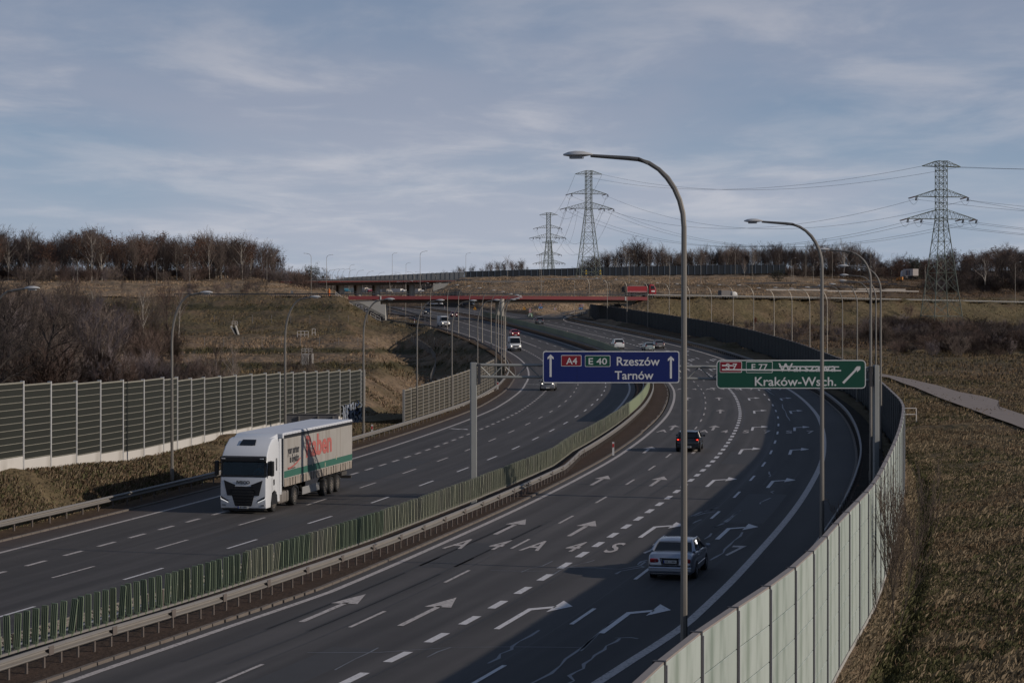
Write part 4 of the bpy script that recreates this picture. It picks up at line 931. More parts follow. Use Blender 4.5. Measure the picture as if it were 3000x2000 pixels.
# ================================================================ RED OVERPASS
M_REDB = M('red_beam', (.24, .050, .055), .6, .1, var=.15, scale=.25, stain=((.19, .075, .07), .12, .56)); M_GIRD = M('dark_girder', (.085, .066, .045), .8, var=.15)
M_RAILG = M('bridge_railing', (.17, .18, .19), .6, .4); M_DKRAIL = M('dark_rail', (.05, .055, .065), .6, .3); M_WHS = M('white_seam', (.62, .58, .55), .7)
br_ = thing('road_bridge', 'red steel road bridge crossing over the motorway with railings and a white abutment', 'bridge')
def deckpt(px, dz=0, dn=0):       # front edge of the deck
    d = float(np.interp(px, [b[0] for b in BR], [b[1] for b in BR])) - 4.9 + dn; return Vector(((px - PX) * d / PF, d, deckz(px) + dz))
def along(mb, pxs, prof, mi=0, close=True):      # prof of (depth offset, z offset) swept along the deck edge
    k = len(prof); V_ = [deckpt(px, z_, dn) for px in pxs for dn, z_ in prof]
    F_ = [(i * k + j, i * k + (j + 1) % k, (i + 1) * k + (j + 1) % k, (i + 1) * k + j) for i in range(len(pxs) - 1) for j in range(k if close else k - 1)]
    mb.add(V_, F_ + ([tuple(range(k))[::-1], tuple((len(pxs) - 1) * k + j for j in range(k))] if close else []), mi)
X1 = list(np.linspace(800, 1487, 24))
mb = MB(); along(mb, X1, [(-.3, .0), (-.1, .06), (.25, .06), (.25, -.92), (-.1, -.92), (-.3, -.8)]); mb.build('edge_beam', M_REDB, br_)
mb = MB(); along(mb, list(np.linspace(874, 1439, 20)), [(.6, -.93), (8.6, -.93), (8.6, -1.75), (.6, -1.75)]); mb.build('girder', M_GIRD, br_)
mb = MB(); along(mb, X1, [(.26, -.05), (9.6, -.05), (9.6, -.92), (.26, -.92)]); mb.build('deck_slab', M_CONC, br_)
for px in (942.5 - 68, 1437): MB().box(deckpt(px, -.42, -.34), (.35, .12, 1.0)).build('seam_plate', M_WHS, br_)
def railing(par, pxs, z0, hgt, dn, mrail, name, d=deckpt, w=.07):
    mb = MB()
    for i in range(len(pxs) - 1):
        for zz in (z0 + hgt, z0 + hgt * .55): mb.bar(d(pxs[i], zz, dn), d(pxs[i + 1], zz, dn), w * .6)
    mb.build(name + '_bar', mrail, par)
    for px in pxs[::2] if len(pxs) < 160 else pxs[::3]: MB().box(d(px, z0 + hgt / 2, dn), (w, w, hgt)).build(name + '_post', mrail, par)
railing(br_, list(np.linspace(772, 1487, 150)), .0, 1.15, .0, M_RAILG, 'railing')
mb = MB(); along(mb, list(np.linspace(430, 1487, 60)), [(1.0, .45), (1.0, .76), (1.08, .76), (1.08, .45)]); mb.build('crash_barrier', M_DKRAIL, br_)
mb = MB(); along(mb, list(np.linspace(400, 800, 30)), [(.6, .45), (.6, .76), (.68, .76), (.68, .45)])
gr1 = thing('guard_rail', 'guard rail along the embankment top left of the red bridge', 'guard rail'); mb.build('rail', M_DKRAIL, gr1)
mb = MB(); [mb.box(deckpt(px, .2, .64), (.12, .12, 1.0)) for px in np.linspace(400, 800, 80)]; mb.build('post_row', M_DKRAIL, gr1)
M_LRAIL = M('mid_grey_rail', (.19, .19, .19), .6, .3)  # paler grey than the rail left of the bridge
gr2 = thing('guard_rail', 'guard rail on the embankment right of the red bridge, passing behind the big pylon', 'guard rail')
mb = MB(); along(mb, list(np.linspace(1487, 3000, 90)), [(.0, .50), (.0, .78), (.08, .78), (.08, .50)]); mb.build('rail', M_LRAIL, gr2)
mb = MB(); along(mb, list(np.linspace(1487, 2800, 90)), [(8.8, .55), (8.8, .8), (8.88, .8), (8.88, .55)]); mb.build('far_rail', M_LRAIL, gr2)
pm_ = MB().box((0, 0, 0), (.12, .12, 1.0)).mesh('post', M_GALVD); [link('post', pm_, gr2, deckpt(px, .2, .05)) for px in np.linspace(1487, 2600, 190)]
# abutments
def facepoly(par, pts, d, thick, m, name):
    P0 = [at(x, y, d) for x, y in pts]; P1 = [p + Vector((0, thick, 0)) for p in P0]; n = len(pts)
    mb = MB(); mb.add(P0 + P1, [tuple(range(n)), tuple(range(n, 2 * n))[::-1]] + [(k, (k + 1) % n, (k + 1) % n + n, k + n) for k in range(n)])
    return mb.build(name, m, par)
facepoly(br_, [(790, 690), (873.5, 690), (873.5, 698.5), (885.3, 698.5), (885.3, 745), (860, 745), (790, 708)], 555.6, 9, M('painted_abutment', (.42, .41, .385), .85, var=.06, scale=.3), 'abutment')
facepoly(br_, [(801, 693.5), (832, 696.8), (885.2, 724.5), (885.2, 738), (801, 697.3)], 555.45, .12, M('graffiti_ground', (.22, .215, .20), .85), 'abutment_band')
# graffiti on the band
def gtext(txt, x, y, hpx, d, m, bold, sx=1., par=br_, rz=0.):
    me = text_mesh(txt, hpx * 1.38 * d / PF, .01, bold, sx=sx); me.materials.clear(); me.materials.append(m)
    o = link('graffiti', me, par); o.matrix_local = Matrix.Translation(at(x, y, d)) @ Matrix.Rotation(R(90), 4, 'X') @ Matrix.Rotation(rz, 4, 'Z'); return o
for k, (ch, x, y) in enumerate((('G', 822, 701.5), ('T', 831.5, 706), ('S', 841, 711.5))):
    gtext(ch, x, y, 9.5, 555.42, M_GK, .16, 1.05); gtext(ch, x, y, 9.5, 555.38, M('grey_spray', (.34, .34, .36), .7), .05, 1.05)
for k, ch in enumerate('HZXARTOMKS'): gtext(ch, 847 + k * 3.8, 716.5 + k * 2.0, 6.5 + (k % 3), 555.4, M_GK, .06, 1.1, rz=-.3 + .25 * (k % 3))
sp = MB()
for k in range(24):
    x = 846 + (k * 37 % 38); y = 713 + (x - 846) * .5 + (k * 13 % 7); sp.bar(at(x, y, 555.36), at(x + (k * 7 % 9) - 4, y + (k * 5 % 7) - 3, 555.36), .10)
sp.build('graffiti', M_GK, br_)
facepoly(br_, [(1440, 691), (1470, 691), (1466, 694), (1427, 716.5), (1427, 700), (1440, 700)], 568, 8, MATS['painted_abutment'], 'wing_wall')
facepoly(br_, [(1403, 701), (1427, 701), (1427, 720), (1403, 720)], 567.2, 7, M('dark_concrete', (.06, .062, .068), .9), 'bearing_block')
facepoly(br_, [(1412, 697.5), (1424, 697.5), (1424, 701), (1412, 701)], 568, 4, M_GPD, 'bearing')
gtext('OSE', 1434, 706, 4.5, 567.9, M_GW, .03)
for px, d in ((1152.5, 552.5), (1143, 560.5)):
    p = at(px, 695.5, d); o = MB().cyl((0, 0, (p.z + 1.0) / 2 + 1.2), .62, p.z - 1.2, n=20).build('pier_column', M('pier_concrete', (.36, .34, .30), .9, var=.1, scale=.5), br_, smooth=True); o.location = (p.x, d, -.1)
# pier plinth wall between the columns and the rail
# stair railing down the left slope
stt = thing('stair_railing', 'white tubular stair railing running down the embankment beside the graffiti', 'railing')
sp_ = [(771, 675.5), (783, 685), (795, 695), (807, 703), (819, 711), (831, 718.5), (841, 726)]; mb = MB()
for zz in (0, .55, -.5): mb.tube([at(x, y + 0, 553.5) + Vector((0, 0, zz)) for x, y in sp_], .05, 4)
mb.build('handrail', M_WHS, stt)
for x, y in sp_: MB().box(at(x, y, 553.5) + Vector((0, 0, -.3)), (.09, .09, 1.7)).build('post', M_WHS, stt)
stt2 = thing('stair_railing', 'short white railing at the foot of the graffiti wall', 'railing'); mb = MB()
for zz in (0, .6): mb.tube([at(x, y, 551) + Vector((0, 0, zz)) for x, y in ((851, 723), (862, 729), (874, 735.5))], .04, 4)
for x, y in ((851, 723), (862, 729), (874, 735.5)): mb.box(at(x, y, 551) + Vector((0, 0, -.3)), (.08, .08, 1.6))
mb.build('handrail', M_WHS, stt2)
# ================================================================ FAR VIADUCT
via = thing('viaduct', 'far red and brown viaduct on round piers, behind the red bridge', 'bridge'); DV = 850.
def vq(mb, pts, d0, d1, mi=0):
    P0 = [at(x, y, d0) for x, y in pts]; P1 = [Vector((p.x, d1, p.z)) for p in P0]; n = len(pts)
    mb.add(P0 + P1, [tuple(range(n)), tuple(range(n, 2 * n))[::-1]] + [(k, (k + 1) % n, (k + 1) % n + n, k + n) for k in range(n)], mi)
M_REDV = M('viaduct_red', (.22, .028, .02), .6)
mb = MB(); vq(mb, [(640, 646.2), (750, 645.4), (1000, 644.3), (1046, 644.4), (1046, 645.6), (1000, 647), (750, 648.3), (668, 650), (640, 648)], DV, DV + 1); mb.build('edge_beam', M_REDV, via)
mb = MB(); vq(mb, [(668, 650.0), (1000, 647.0), (1000, 652.0), (866, 654.6), (705, 655.2), (668, 652)], DV + 1.2, DV + 9); mb.build('girder', M('viaduct_girder', (.09, .065, .045), .8), via)
mb = MB(); vq(mb, [(640, 644.4), (1046, 643.4), (1046, 645), (640, 647)], DV + 1.05, DV + 10); mb.build('deck_slab', M_CONC, via)
for i, x in enumerate((784, 825, 867, 946)):
    p = at(x, 653.2, DV + 5); o = MB().cyl((0, 0, p.z - 3.3), 1.15, 6.4, n=14).build('pier_column', MATS['pier_concrete'], via, smooth=True); o.location = (p.x, DV + 5, 0)
    MB().box((p.x - 1.6, DV + 7.5, p.z - 3.3), (1.3, 1.2, 6.4)).build('pier_column', M_GIRD, via)
mb = MB(); vq(mb, [(995, 650.5), (1031, 650.5), (1018, 661), (995, 669)], DV, DV + 8); mb.build('abutment', M('pale_abutment', (.40, .385, .35), .9), via)
mb = MB()
for i in range(90):
    x = 634 + i * 5.0; mb.box(at(x, 643.0, DV), (.10, .10, .9))
for y0 in (641.2, 642.6): mb.bar(at(634, y0 + 1.2, DV), at(1082, y0 - .2, DV), .05)
tag(mb.build('railing', M_RAILG, via), kind='stuff')
mb = MB(); mb.box(at(860, 643.4, DV + 1.2), (77, .15, .35)); mb.build('crash_barrier', M_DKRAIL, via)
# far hill roads (dark bands with rails on the right hill)
hr = thing('guard_rail', 'thin guard rail of the slip road crossing the far dry grass hill', 'guard rail'); mb = MB()
for P in ([(1090, 643.5), (1250, 643), (1380, 641.5)], [(1690, 652), (1830, 657), (1960, 662), (2080, 656)], [(1760, 676), (1900, 672), (2020, 667), (2110, 656)], [(1930, 636), (2040, 640), (2060, 641)]):
    Q = [place(x, 1.0 * (640 + (692 - y) * 5.2) if x > 1500 else 935) for x, y in P]
    for a, b in zip(Q[:-1], Q[1:]): mb.box((a + b) / 2 + Vector((0, 0, .9)), ((b - a).length, .12, .45), Matrix.Rotation(math.atan2((b - a).y, (b - a).x), 3, 'Z'))
mb.build('rail', M_GALVD, hr)
# ================================================================ PYLONS
M_PYL = M('pylon_steel', (.17, .195, .165), .65, .35, var=.15, scale=.4); M_INS = M('insulator', (.035, .02, .03), .3); M_WIRE = M('cable', (.10, .105, .115), .7)
def pylon_meshes():
    Z = [0, 3, 9.5, 15.5, 20.5, 24.5, 27.7, 30.3, 31.4]; Wd = lambda z: 4.7 + (1.28 - 4.7) * min(z, 31.) / 31. if z < 31 else 1.28
    Z2 = [31.4, 33.6, 35.5, 37.3, 39.4, 41.2, 43., 44.8, 46.2, 47.6]
    mb = MB(); zz = Z + Z2[1:]
    cor = lambda z, k: (Wd(z) * (1, 1, -1, -1)[k], Wd(z) * (1, -1, -1, 1)[k], z)
    for a, b in zip(zz[:-1], zz[1:]):
        w = .15 if a < 31 else .11
        for k in range(4):
            mb.bar(cor(a, k), cor(b, k), w)
            if a >= 3:
                mb.bar(cor(a, k), cor(b, (k + 1) % 4), .065); mb.bar(cor(a, (k + 1) % 4), cor(b, k), .065)
                mb.bar(cor(b, k), cor(b, (k + 1) % 4), .06)
                if b - a > 4:      # secondary bracing
                    m = (a + b) / 2; c0, c1 = Vector(cor(m, k)), Vector(cor(m, (k + 1) % 4)); mid = (c0 + c1) / 2
                    q0 = (Vector(cor(a, k)) * .5 + Vector(cor(m, k)) * .5); 
                    mb.bar(c0, (Vector(cor(a, k)) + mid) / 2, .045); mb.bar(c1, (Vector(cor(a, (k + 1) % 4)) + mid) / 2, .045)
                    mb.bar(c0, (Vector(cor(b, k)) + mid) / 2, .045); mb.bar(c1, (Vector(cor(b, (k + 1) % 4)) + mid) / 2, .045)
            else: mb.bar(cor(b, k), cor(b, (k + 1) % 4), .09); mb.bar(cor(a, k), (Vector(cor(b, k)) + Vector(cor(b, (k + 1) % 4))) / 2, .07); mb.bar(cor(a, (k + 1) % 4), (Vector(cor(b, k)) + Vector(cor(b, (k + 1) % 4))) / 2, .07)
    body = mb.mesh('lattice_mast', M_PYL, fix=False)
    arms = []
    for zb, zt, hs in ((46.0, 47.6, 6.1), (37.3, 39.4, 8.2), (30.9, 33.6, 10.9)):
        for s in (-1, 1):
            mb = MB(); tip = Vector((s * hs, 0, zb)); w0 = 1.28
            for y in (-1.28, 1.28):
                mb.bar((s * w0, y, zb), tip, .09); mb.bar((s * w0, y, zt), tip + Vector((0, 0, .1)), .08)
                n = int(hs / 1.5)
                for i in range(n):
                    f0, f1 = i / n, (i + .5) / n; f2 = (i + 1) / n
                    P_ = lambda f, z0: Vector((s * w0, y, z0)).lerp(tip, f)
                    mb.bar(P_(f0, zb), P_(f1, zt), .045); mb.bar(P_(f1, zt), P_(f2, zb), .045)
            arms.append(mb.mesh('crossarm', M_PYL, fix=False))
    ins = MB()
    for sx in (-.35, .35):
        for i in range(2): ins.tube([(sx * .5, -.15 + .3 * i, 0), (sx * .5 - 2.1, -.15 + .3 * i - .3, -.55)], .13, 6)
        ins.tube([(sx * .5 + .5, .2, -.1), (sx * .5 + 1.0, 1.6, -1.0)], .13, 6)
    loop = [(-2.1 + 3.1 * k / 10, .0, -.6 - 1.7 * math.sin(math.pi * k / 10)) for k in range(11)]
    inm = ins.mesh('insulator', M_INS); ins2 = MB(); ins2.tube(loop, .035, 4); lm = ins2.mesh('jumper_loop', M_WIRE)
    return body, arms, inm, lm
PB, PA, PI_, PLo = pylon_meshes()
HANG = [(-8.2, 37.3), (8.2, 37.3), (-10.9, 30.9), (-6.6, 30.9), (6.6, 30.9), (10.9, 30.9)]
def pylon(loc, rz, label, s=1.):
    r_ = thing('electricity_pylon', label, 'pylon', loc, rz, 'lattice electricity pylons'); r_.scale = (s, s, s)
    link('lattice_mast', PB, r_); [link('crossarm', a, r_) for a in PA]
    for x, z in HANG: link('insulator', PI_, r_, (x, 0, z)); link('jumper_loop', PLo, r_, (x, 0, z))
    return r_
p3 = at(2162, 750, 620); p1 = at(1352, 640, 950); p2 = at(1260, 652, 1440); p4 = at(1263, 700, 1600)
pylon(p3, .28, 'big green grey lattice pylon nearest at the right, standing before the embankment road')
pylon(p1, .22, 'tall lattice pylon on the grassy hill right of the red bridge')
pylon(p2, .12, 'smaller distant lattice pylon left of the hill pylon'); pylon(p4, .2, 'faint pylon standing half hidden behind the smaller distant pylon')
def wpt(p, rz, x, z, y=0): return Vector((p.x + x * math.cos(rz) - y * math.sin(rz), p.y + x * math.sin(rz) + y * math.cos(rz), p.z + z))
def wire(a, b, sag, r=.035):
    P = [a.lerp(b, t / 24) - Vector((0, 0, sag * 4 * (t / 24) * (1 - t / 24))) for t in range(25)]
    o = MB().tube(P, r, 4).build('power_line', M_WIRE); tag(o, 'thin sagging high voltage cable strung between the pylons', 'power line', 'high voltage cables'); return o
AT = [(-6.1, 46.0, 9)] + [(6.1, 46.0, 9)] + [(x, z - .8, 15) for x, z in HANG]
for x, z, sg_ in AT:
    wire(wpt(p3, .28, x, z), wpt(p1, .22, x, z), sg_ * .75, .04); wire(wpt(p1, .22, x, z), wpt(p2, .12, x, z), sg_, .05)
    wire(wpt(p3, .28, x, z), Vector((p3.x + 190 + x, p3.y - 210, p3.z + z + 2)), sg_ * .7, .035)
wire(wpt(p3, .28, 8.2, 36.5), Vector((p3.x + 260, p3.y + 60, p3.z + 42)), 12, .04); wire(at(1330, 470, 950), wpt(p2, .12, 8.2, 36.5), 14, .04)
# danger plates at the hill pylon
for x in (1308.5 + 24, 1390 - 6): pass
for x in (1413.5, 1455.5): pass
for x in (1346.5, 1379):
    t_ = thing('warning_sign', 'small yellow warning plate on a post by the %s leg of the hill pylon' % ('left' if x < 1360 else 'right'), 'road sign', at(x, 640, 930)); MB().box((0, 0, .8), (.1, .1, 4.)).build('sign_post', M_GALVD, t_)
    for z in (1.9, 3.1): MB().prism([(-.45, 0), (.45, 0), (0, .85)], -.1, -.05, 0, lambda y, a, b: (a, y, b + z)).build('plate', M('yellow_plate', (.55, .38, .03), .6), t_)
# ================================================================ SMALL SIGNS, POSTS
M_YEL = M('sign_yellow', (.62, .28, .015), .5); M_SB = M('sign_lightblue', (.02, .16, .42), .5); M_REDS = M('sign_redvivid', (.42, .02, .02), .5)
def smallsign(x, ybase, y, d, kind, label):
    c = at(x, y, d); s = d / PF; r_ = thing('road_sign', label, 'road sign', c); b = at(x, ybase, d)
    if kind != 'nose': MB().box((0, .06, (b.z - c.z) / 2 - .3), (.10, .06, c.z - b.z + .9)).build('sign_post', M_GALVD, r_)
    if kind == 'warn':
        w = 4.2 * s; MB().prism([(-w, -w * .85), (w, -w * .85), (0, w * .95)], -.02, 0, 0, lambda y_, a, b_: (a, y_, b_)).build('plate', M_YEL, r_)
        MB().box((0, -.03, -w * .2), (w * .22, .02, w * .8)).build('symbol', M_GPD, r_); MB().box((-w * .18, -.03, -w * .3), (w * .1, .02, w * .45), Matrix.Rotation(.5, 3, 'Y')).build('symbol', M_GPD, r_)
    elif kind == 'speed':
        mb = MB(); mb.cyl((0, 0, 0), 3.2 * s, .03, 'y', 18); mb.build('rim', M_REDS, r_); MB().cyl((0, -.025, 0), 2.4 * s, .03, 'y', 18).build('plate', M_WH, r_)
        me = text_mesh('70', 3.6 * s, .004, .03); me.materials.clear(); me.materials.append(M_GPD); link('lettering', me, r_, (0, -.05, 0), (R(90), 0, 0))
        MB().box((-2.4 * s, -.01, -6.5 * s), (4 * s, .03, 5 * s)).build('plate', M_SB, r_); MB().box((2.4 * s, -.01, -6.5 * s), (4.2 * s, .03, 5 * s)).build('plate', M_SB, r_)
        MB().box((-2.4 * s, -.04, -6.5 * s), (6 * s, .02, .7 * s), Matrix.Rotation(-.8, 3, 'Y')).build('stripe', M_WH, r_); MB().box((2.4 * s, -.04, -6.8 * s), (2.2 * s, .02, 1.2 * s)).build('symbol', M_WH, r_)
    elif kind == 'chev':
        MB().box((0, 0, 0), (5 * s, .04, 5 * s)).build('plate', M_WH, r_)
        for dx in (-1.0, ): MB().prism([(-1.2 * s, 2.4 * s), (.2 * s, 2.4 * s), (1.7 * s, 0), (.2 * s, -2.4 * s), (-1.2 * s, -2.4 * s), (.3 * s, 0)], -.04, -.021, 0, lambda y_, a, b_: (a, y_, b_)).build('chevron', M_REDS, r_)
    elif kind == 'nose':
        for k in range(2):
            MB().box((0, 0, -5.2 * s * k), (5 * s, .05, 4.9 * s)).build('plate', M_WH, r_)
            MB().prism([(-2.4 * s, -2 * s), (0, .6 * s), (2.4 * s, -2 * s), (2.4 * s, 0), (0, 2.3 * s), (-2.4 * s, 0)], -.045, -.026, 0, lambda y_, a, b_: (a, y_, b_ - 5.2 * s * k)).build('chevron', M_REDS, r_)
        MB().lathe([(5.4 * s, -16.5 * s), (5.6 * s, -12 * s), (3.6 * s, -8.5 * s), (.2, -7.8 * s)], n=16).build('nose_cushion', M('cushion_green', (.03, .14, .05), .6), r_, smooth=True)
        MB().box((-2.4 * s, -5.2 * s, -12.4 * s), (2.2 * s, .3, 6 * s), Matrix.Rotation(.25, 3, 'Y')).build('stripe', M_WH, r_); MB().box((2.4 * s, -5.2 * s, -12.4 * s), (2.2 * s, .3, 6 * s), Matrix.Rotation(-.25, 3, 'Y')).build('stripe', M_WH, r_)
smallsign(1090.7, 720, 707.5, 640, 'warn', 'yellow warning triangle left of the bridge pier'); smallsign(1204, 722, 707.5, 650, 'warn', 'yellow warning triangle just right of the bridge pier')
smallsign(1217.5, 730, 711, 588, 'nose', 'red and white chevrons above a green nose cushion where the exit ramp splits off')
smallsign(1241.5, 718, 699.5, 640, 'speed', 'round speed limit sign with two blue plates, right of the chevron nose')
smallsign(1275.2, 716, 709, 640, 'chev', 'lone square red chevron sign on the grass under the bridge'); smallsign(1333.5, 725, 701.5, 590, 'speed', 'round speed limit sign with two blue plates beside the noise wall end')
smallsign(1338.5, 725, 701, 600, 'chev', 'red chevron sign half behind the speed limit sign near the noise wall end')
M_RW = M('delineator_white', (.6, .6, .6), .5)
def delin(x, y, d, label):
    p = at(x, y, d); r_ = thing('delineator_post', label, 'marker post', p, group='white marker posts with red reflectors')
    MB().box((0, 0, .45), (.14, .07, .95)).build('post', M_RW, r_); MB().box((0, -.03, .68), (.12, .05, .25)).build('reflector', M_REDS, r_)
for i, (x, y) in enumerate(((854.5, 1001), (1143.5, 893), (1162, 806), (1408.5, 1044.5), (1098, 781), (952, 741), (970, 730), (925.5, 712.5), (1303, 770), (1021.5, 708.5))):
    d = dep(y + 3); lb = ['at the end of the long left wall', 'on the left rail near the grey van', 'on the left rail level with the white minibus', 'on the median rail by the green fins', 'beside the far left rail among the lamp poles', 'on the rail of the far left slip road', 'below the small sign by the far slip road', 'at the far motorway edge near the bridge', 'in the median beside the far green fins', 'on the median just under the bridge'][i]
    delin(x, y, d, 'small white marker post with red reflector ' + lb)
p = at(1654.5, 811, 418); t_ = thing('marker_post', 'plain white post at the foot of the dark noise wall', 'marker post', p); MB().box((0, 0, .6), (.16, .1, 1.5)).build('post', M_RW, t_)
# railings and concrete works in the left valley
def pipe_rail(pts, label, hgt=1.1):
    r_ = thing('pipe_railing', label, 'railing'); mb = MB()
    for zz in (0, hgt * .5): mb.tube([p + Vector((0, 0, hgt - zz)) for p in pts], .05, 4)
    mb.build('handrail', M_WHS, r_)
    for p in pts: MB().box(p + Vector((0, 0, hgt / 2 - .2)), (.09, .09, hgt + .4)).build('post', M_WHS, r_)
def gpt(x, y, dd=0.): p = ground(x, y, 215); return p
a, b = gpt(683, 776), gpt(708, 776); pipe_rail([a.lerp(b, t) for t in (0, .33, .66, 1)], 'pale pipe railing on the terraced bank left of centre', 1.3)
a, b = gpt(717, 773), gpt(724, 773); pipe_rail([a, b], 'short tall pipe railing just right of the wider one on the terraced bank', 1.6)
cb = gpt(706, 838); t_ = thing('concrete_outlet', 'square concrete outlet box with a railing on top in the terraced bank', 'drain outlet', cb)
s = cb.y / PF; MB().box((-5 * s, .8, 12 * s), (17 * s, 2.2, 26 * s)).build('block', M_CONC, t_, bevel=.04, bseg=1); MB().box((10 * s, .9, 12 * s), (3 * s, 2.0, 26 * s)).build('block', M_CONC, t_); MB().box((6 * s, 2.2, 12 * s), (8 * s, .4, 24 * s)).build('opening', M_GPD, t_)
mb = MB()
for x in (-13, -5, 3, 11): mb.box((x * s, -.2, 31 * s), (.07, .07, 14 * s))
for z in (32, 37): mb.box((-1 * s, -.2, z * s), (25 * s, .07, .07))
mb.build('handrail', M_WHS, t_)
ch = gpt(540, 770); t_ = thing('concrete_chute', 'small concrete drainage chute with a railing on the slope at left', 'drain outlet', ch); s = ch.y / PF
MB().box((-3 * s, .5, 8 * s), (2 * s, 2, 30 * s), Matrix.Rotation(-.5, 3, 'Y')).build('side_wall', M_CONC, t_); MB().box((5 * s, .5, 8 * s), (2 * s, 2, 30 * s), Matrix.Rotation(-.3, 3, 'Y')).build('side_wall', M_CONC, t_)
MB().box((1 * s, 1.2, 6 * s), (9 * s, .3, 24 * s), Matrix.Rotation(-.4, 3, 'Y')).build('floor_slab', M_GPD, t_)
mb = MB(); [mb.box((x * s, 0, 27 * s), (.07, .07, 10 * s)) for x in (-7, 0, 5)]; [mb.box((-1 * s, 0, z * s), (12 * s, .07, .07)) for z in (27, 32)]; mb.build('handrail', M_WHS, t_)
pp = ground(2069, 965, 100, 300); a = Vector((pp.x, pp.y, pp.z)); b = a + Vector((1.3, -.2, 0)); pipe_rail([Vector((40.7, 226, -1.5)), Vector((42.4, 226, -1.5))], 'low white pipe railing on the grass beside the curved noise wall', 1.3)
# mesh fence winding down the left slope
fp = [(862.4 - 3, 776), (905, 779), (945, 786), (962, 796), (978, 806), (992, 818), (1000, 832), (1001, 848), (996, 862), (989, 882)]
mf = thing('mesh_fence', 'thin grey mesh fence curving down the grassy slope at left of centre', 'fence')
Q = resample([ground(x, y, 215) for x, y in fp[2:]], 3.0)
for p in Q: MB().box((p.x, p.y, h(p.x, p.y) + .7), (.09, .09, 1.9)).build('post', M_GALV, mf)
mb = MB()
for a, b in zip(Q[:-1], Q[1:]):
    za, zb = h(a.x, a.y), h(b.x, b.y)
    for k in range(3): mb.bar((a.x, a.y, za + .2 + k * .65), (b.x, b.y, zb + .2 + k * .65), .010)
    for k in range(3): q = a.lerp(b, k / 3); zz = za * (1 - k / 3) + zb * k / 3; mb.bar((q.x, q.y, zz + .1), (q.x, q.y, zz + 1.6), .008)
tag(mb.build('wire_mesh', M_GALV, mf), kind='stuff')
for i in range(26):
    x = 470 + i * 22; y = 742 if i % 2 else 796
    p = ground(x, y, 215); t_ = MB().box((0, 0, .8), (.08, .08, 1.9)).build('fence_post', M_GALVD); t_.location = p; tag(t_, 'thin grey fence post on the terraced slope', 'post', 'lone fence posts on the terraces')
# ================================================================ VEHICLES  (local frame: +Y is forward, z up, origin on the ground under the middle)
M_TYRE = M('tyre', (.018, .018, .018), .85); M_RIM = M('alloy_rim', (.42, .42, .44), .35, .8); M_CGL = M('car_glass', (.006, .008, .010), .07, spec=.45, var=.0); M_BLK = M('black_trim', (.014, .014, .015), .5)
M_TL = M('tail_light', (.20, .004, .010), .2); M_TLON = M('brake_light_on', (.5, .02, .02), .3, emit=((1, .06, .03), 2.6)); M_HL = M('headlight_glass', (.5, .5, .52), .15, .3)
M_HLON = M('headlight_on', (.9, .85, .7), .3, emit=((1, .88, .68), 5.)); M_CHR = M('chrome', (.5, .52, .56), .18, .95, var=.03); M_PLT = M('number_plate', (.62, .62, .60), .5, var=.03); M_EUB = M('plate_blue', (.01, .03, .25), .5); M_INK = M('plate_ink', (.02, .02, .02), .6)
def wheel(par, x, y, r=.32, w=.21, side=1, spokes=5, rim=None, parts=True):
    o = MB().lathe([(r * .62, -w / 2), (r * .93, -w / 2), (r, -w * .32), (r, w * .32), (r * .93, w / 2), (r * .62, w / 2)], n=22, axis='x').build('wheel', M_TYRE, par, smooth=True); o.location = (x, y, r)
    mb = MB(); mb.cyl((side * w * .34, 0, 0), r * .64, .03, 'x', 18, 1); mb.lathe([(r * .66, side * w * .30), (r * .64, side * w * .47), (r * .57, side * w * .47), (r * .55, side * w * .36)], n=18, axis='x')
    for k in range(spokes): 
        a = 2 * math.pi * k / spokes; mb.box((side * w * .42, math.cos(a) * r * .32, math.sin(a) * r * .32), (.03, r * .15, r * .5), Matrix.Rotation(a - math.pi / 2, 3, 'X'))
    mb.cyl((side * w * .44, 0, 0), r * .14, .05, 'x', 10); mb.build('rim', [rim or M_RIM, M_BLK], o, smooth=True)
    return o
def loft(mb, secs, mi=0, caps=True):
    k = len(secs[0]); V_ = [p for s_ in secs for p in s_]; F_ = [(i * k + j, i * k + (j + 1) % k, (i + 1) * k + (j + 1) % k, (i + 1) * k + j) for i in range(len(secs) - 1) for j in range(k)]
    if caps: F_ += [tuple(range(k))[::-1], tuple((len(secs) - 1) * k + j for j in range(k))]
    mb.add(V_, F_, mi)
def plate(par, txt, y, z, front=False, w=.52, rz=None):
    s = 1 if front else -1; r_ = MB().box((0, 0, 0), (w, .02, .115)).build('number_plate', M_PLT, par); r_.location = (0, y, z); r_.rotation_euler = (0, 0, math.pi if front else 0)
    MB().box((-w * .455, -.013, 0), (w * .09, .006, .11)).build('plate_band', M_EUB, r_)
    if txt:
        me = text_mesh(txt, .105, .002, .002, sx=.92); me.materials.clear(); me.materials.append(M_INK); link('lettering', me, r_, (.02, -.014, 0), (R(90), 0, 0))
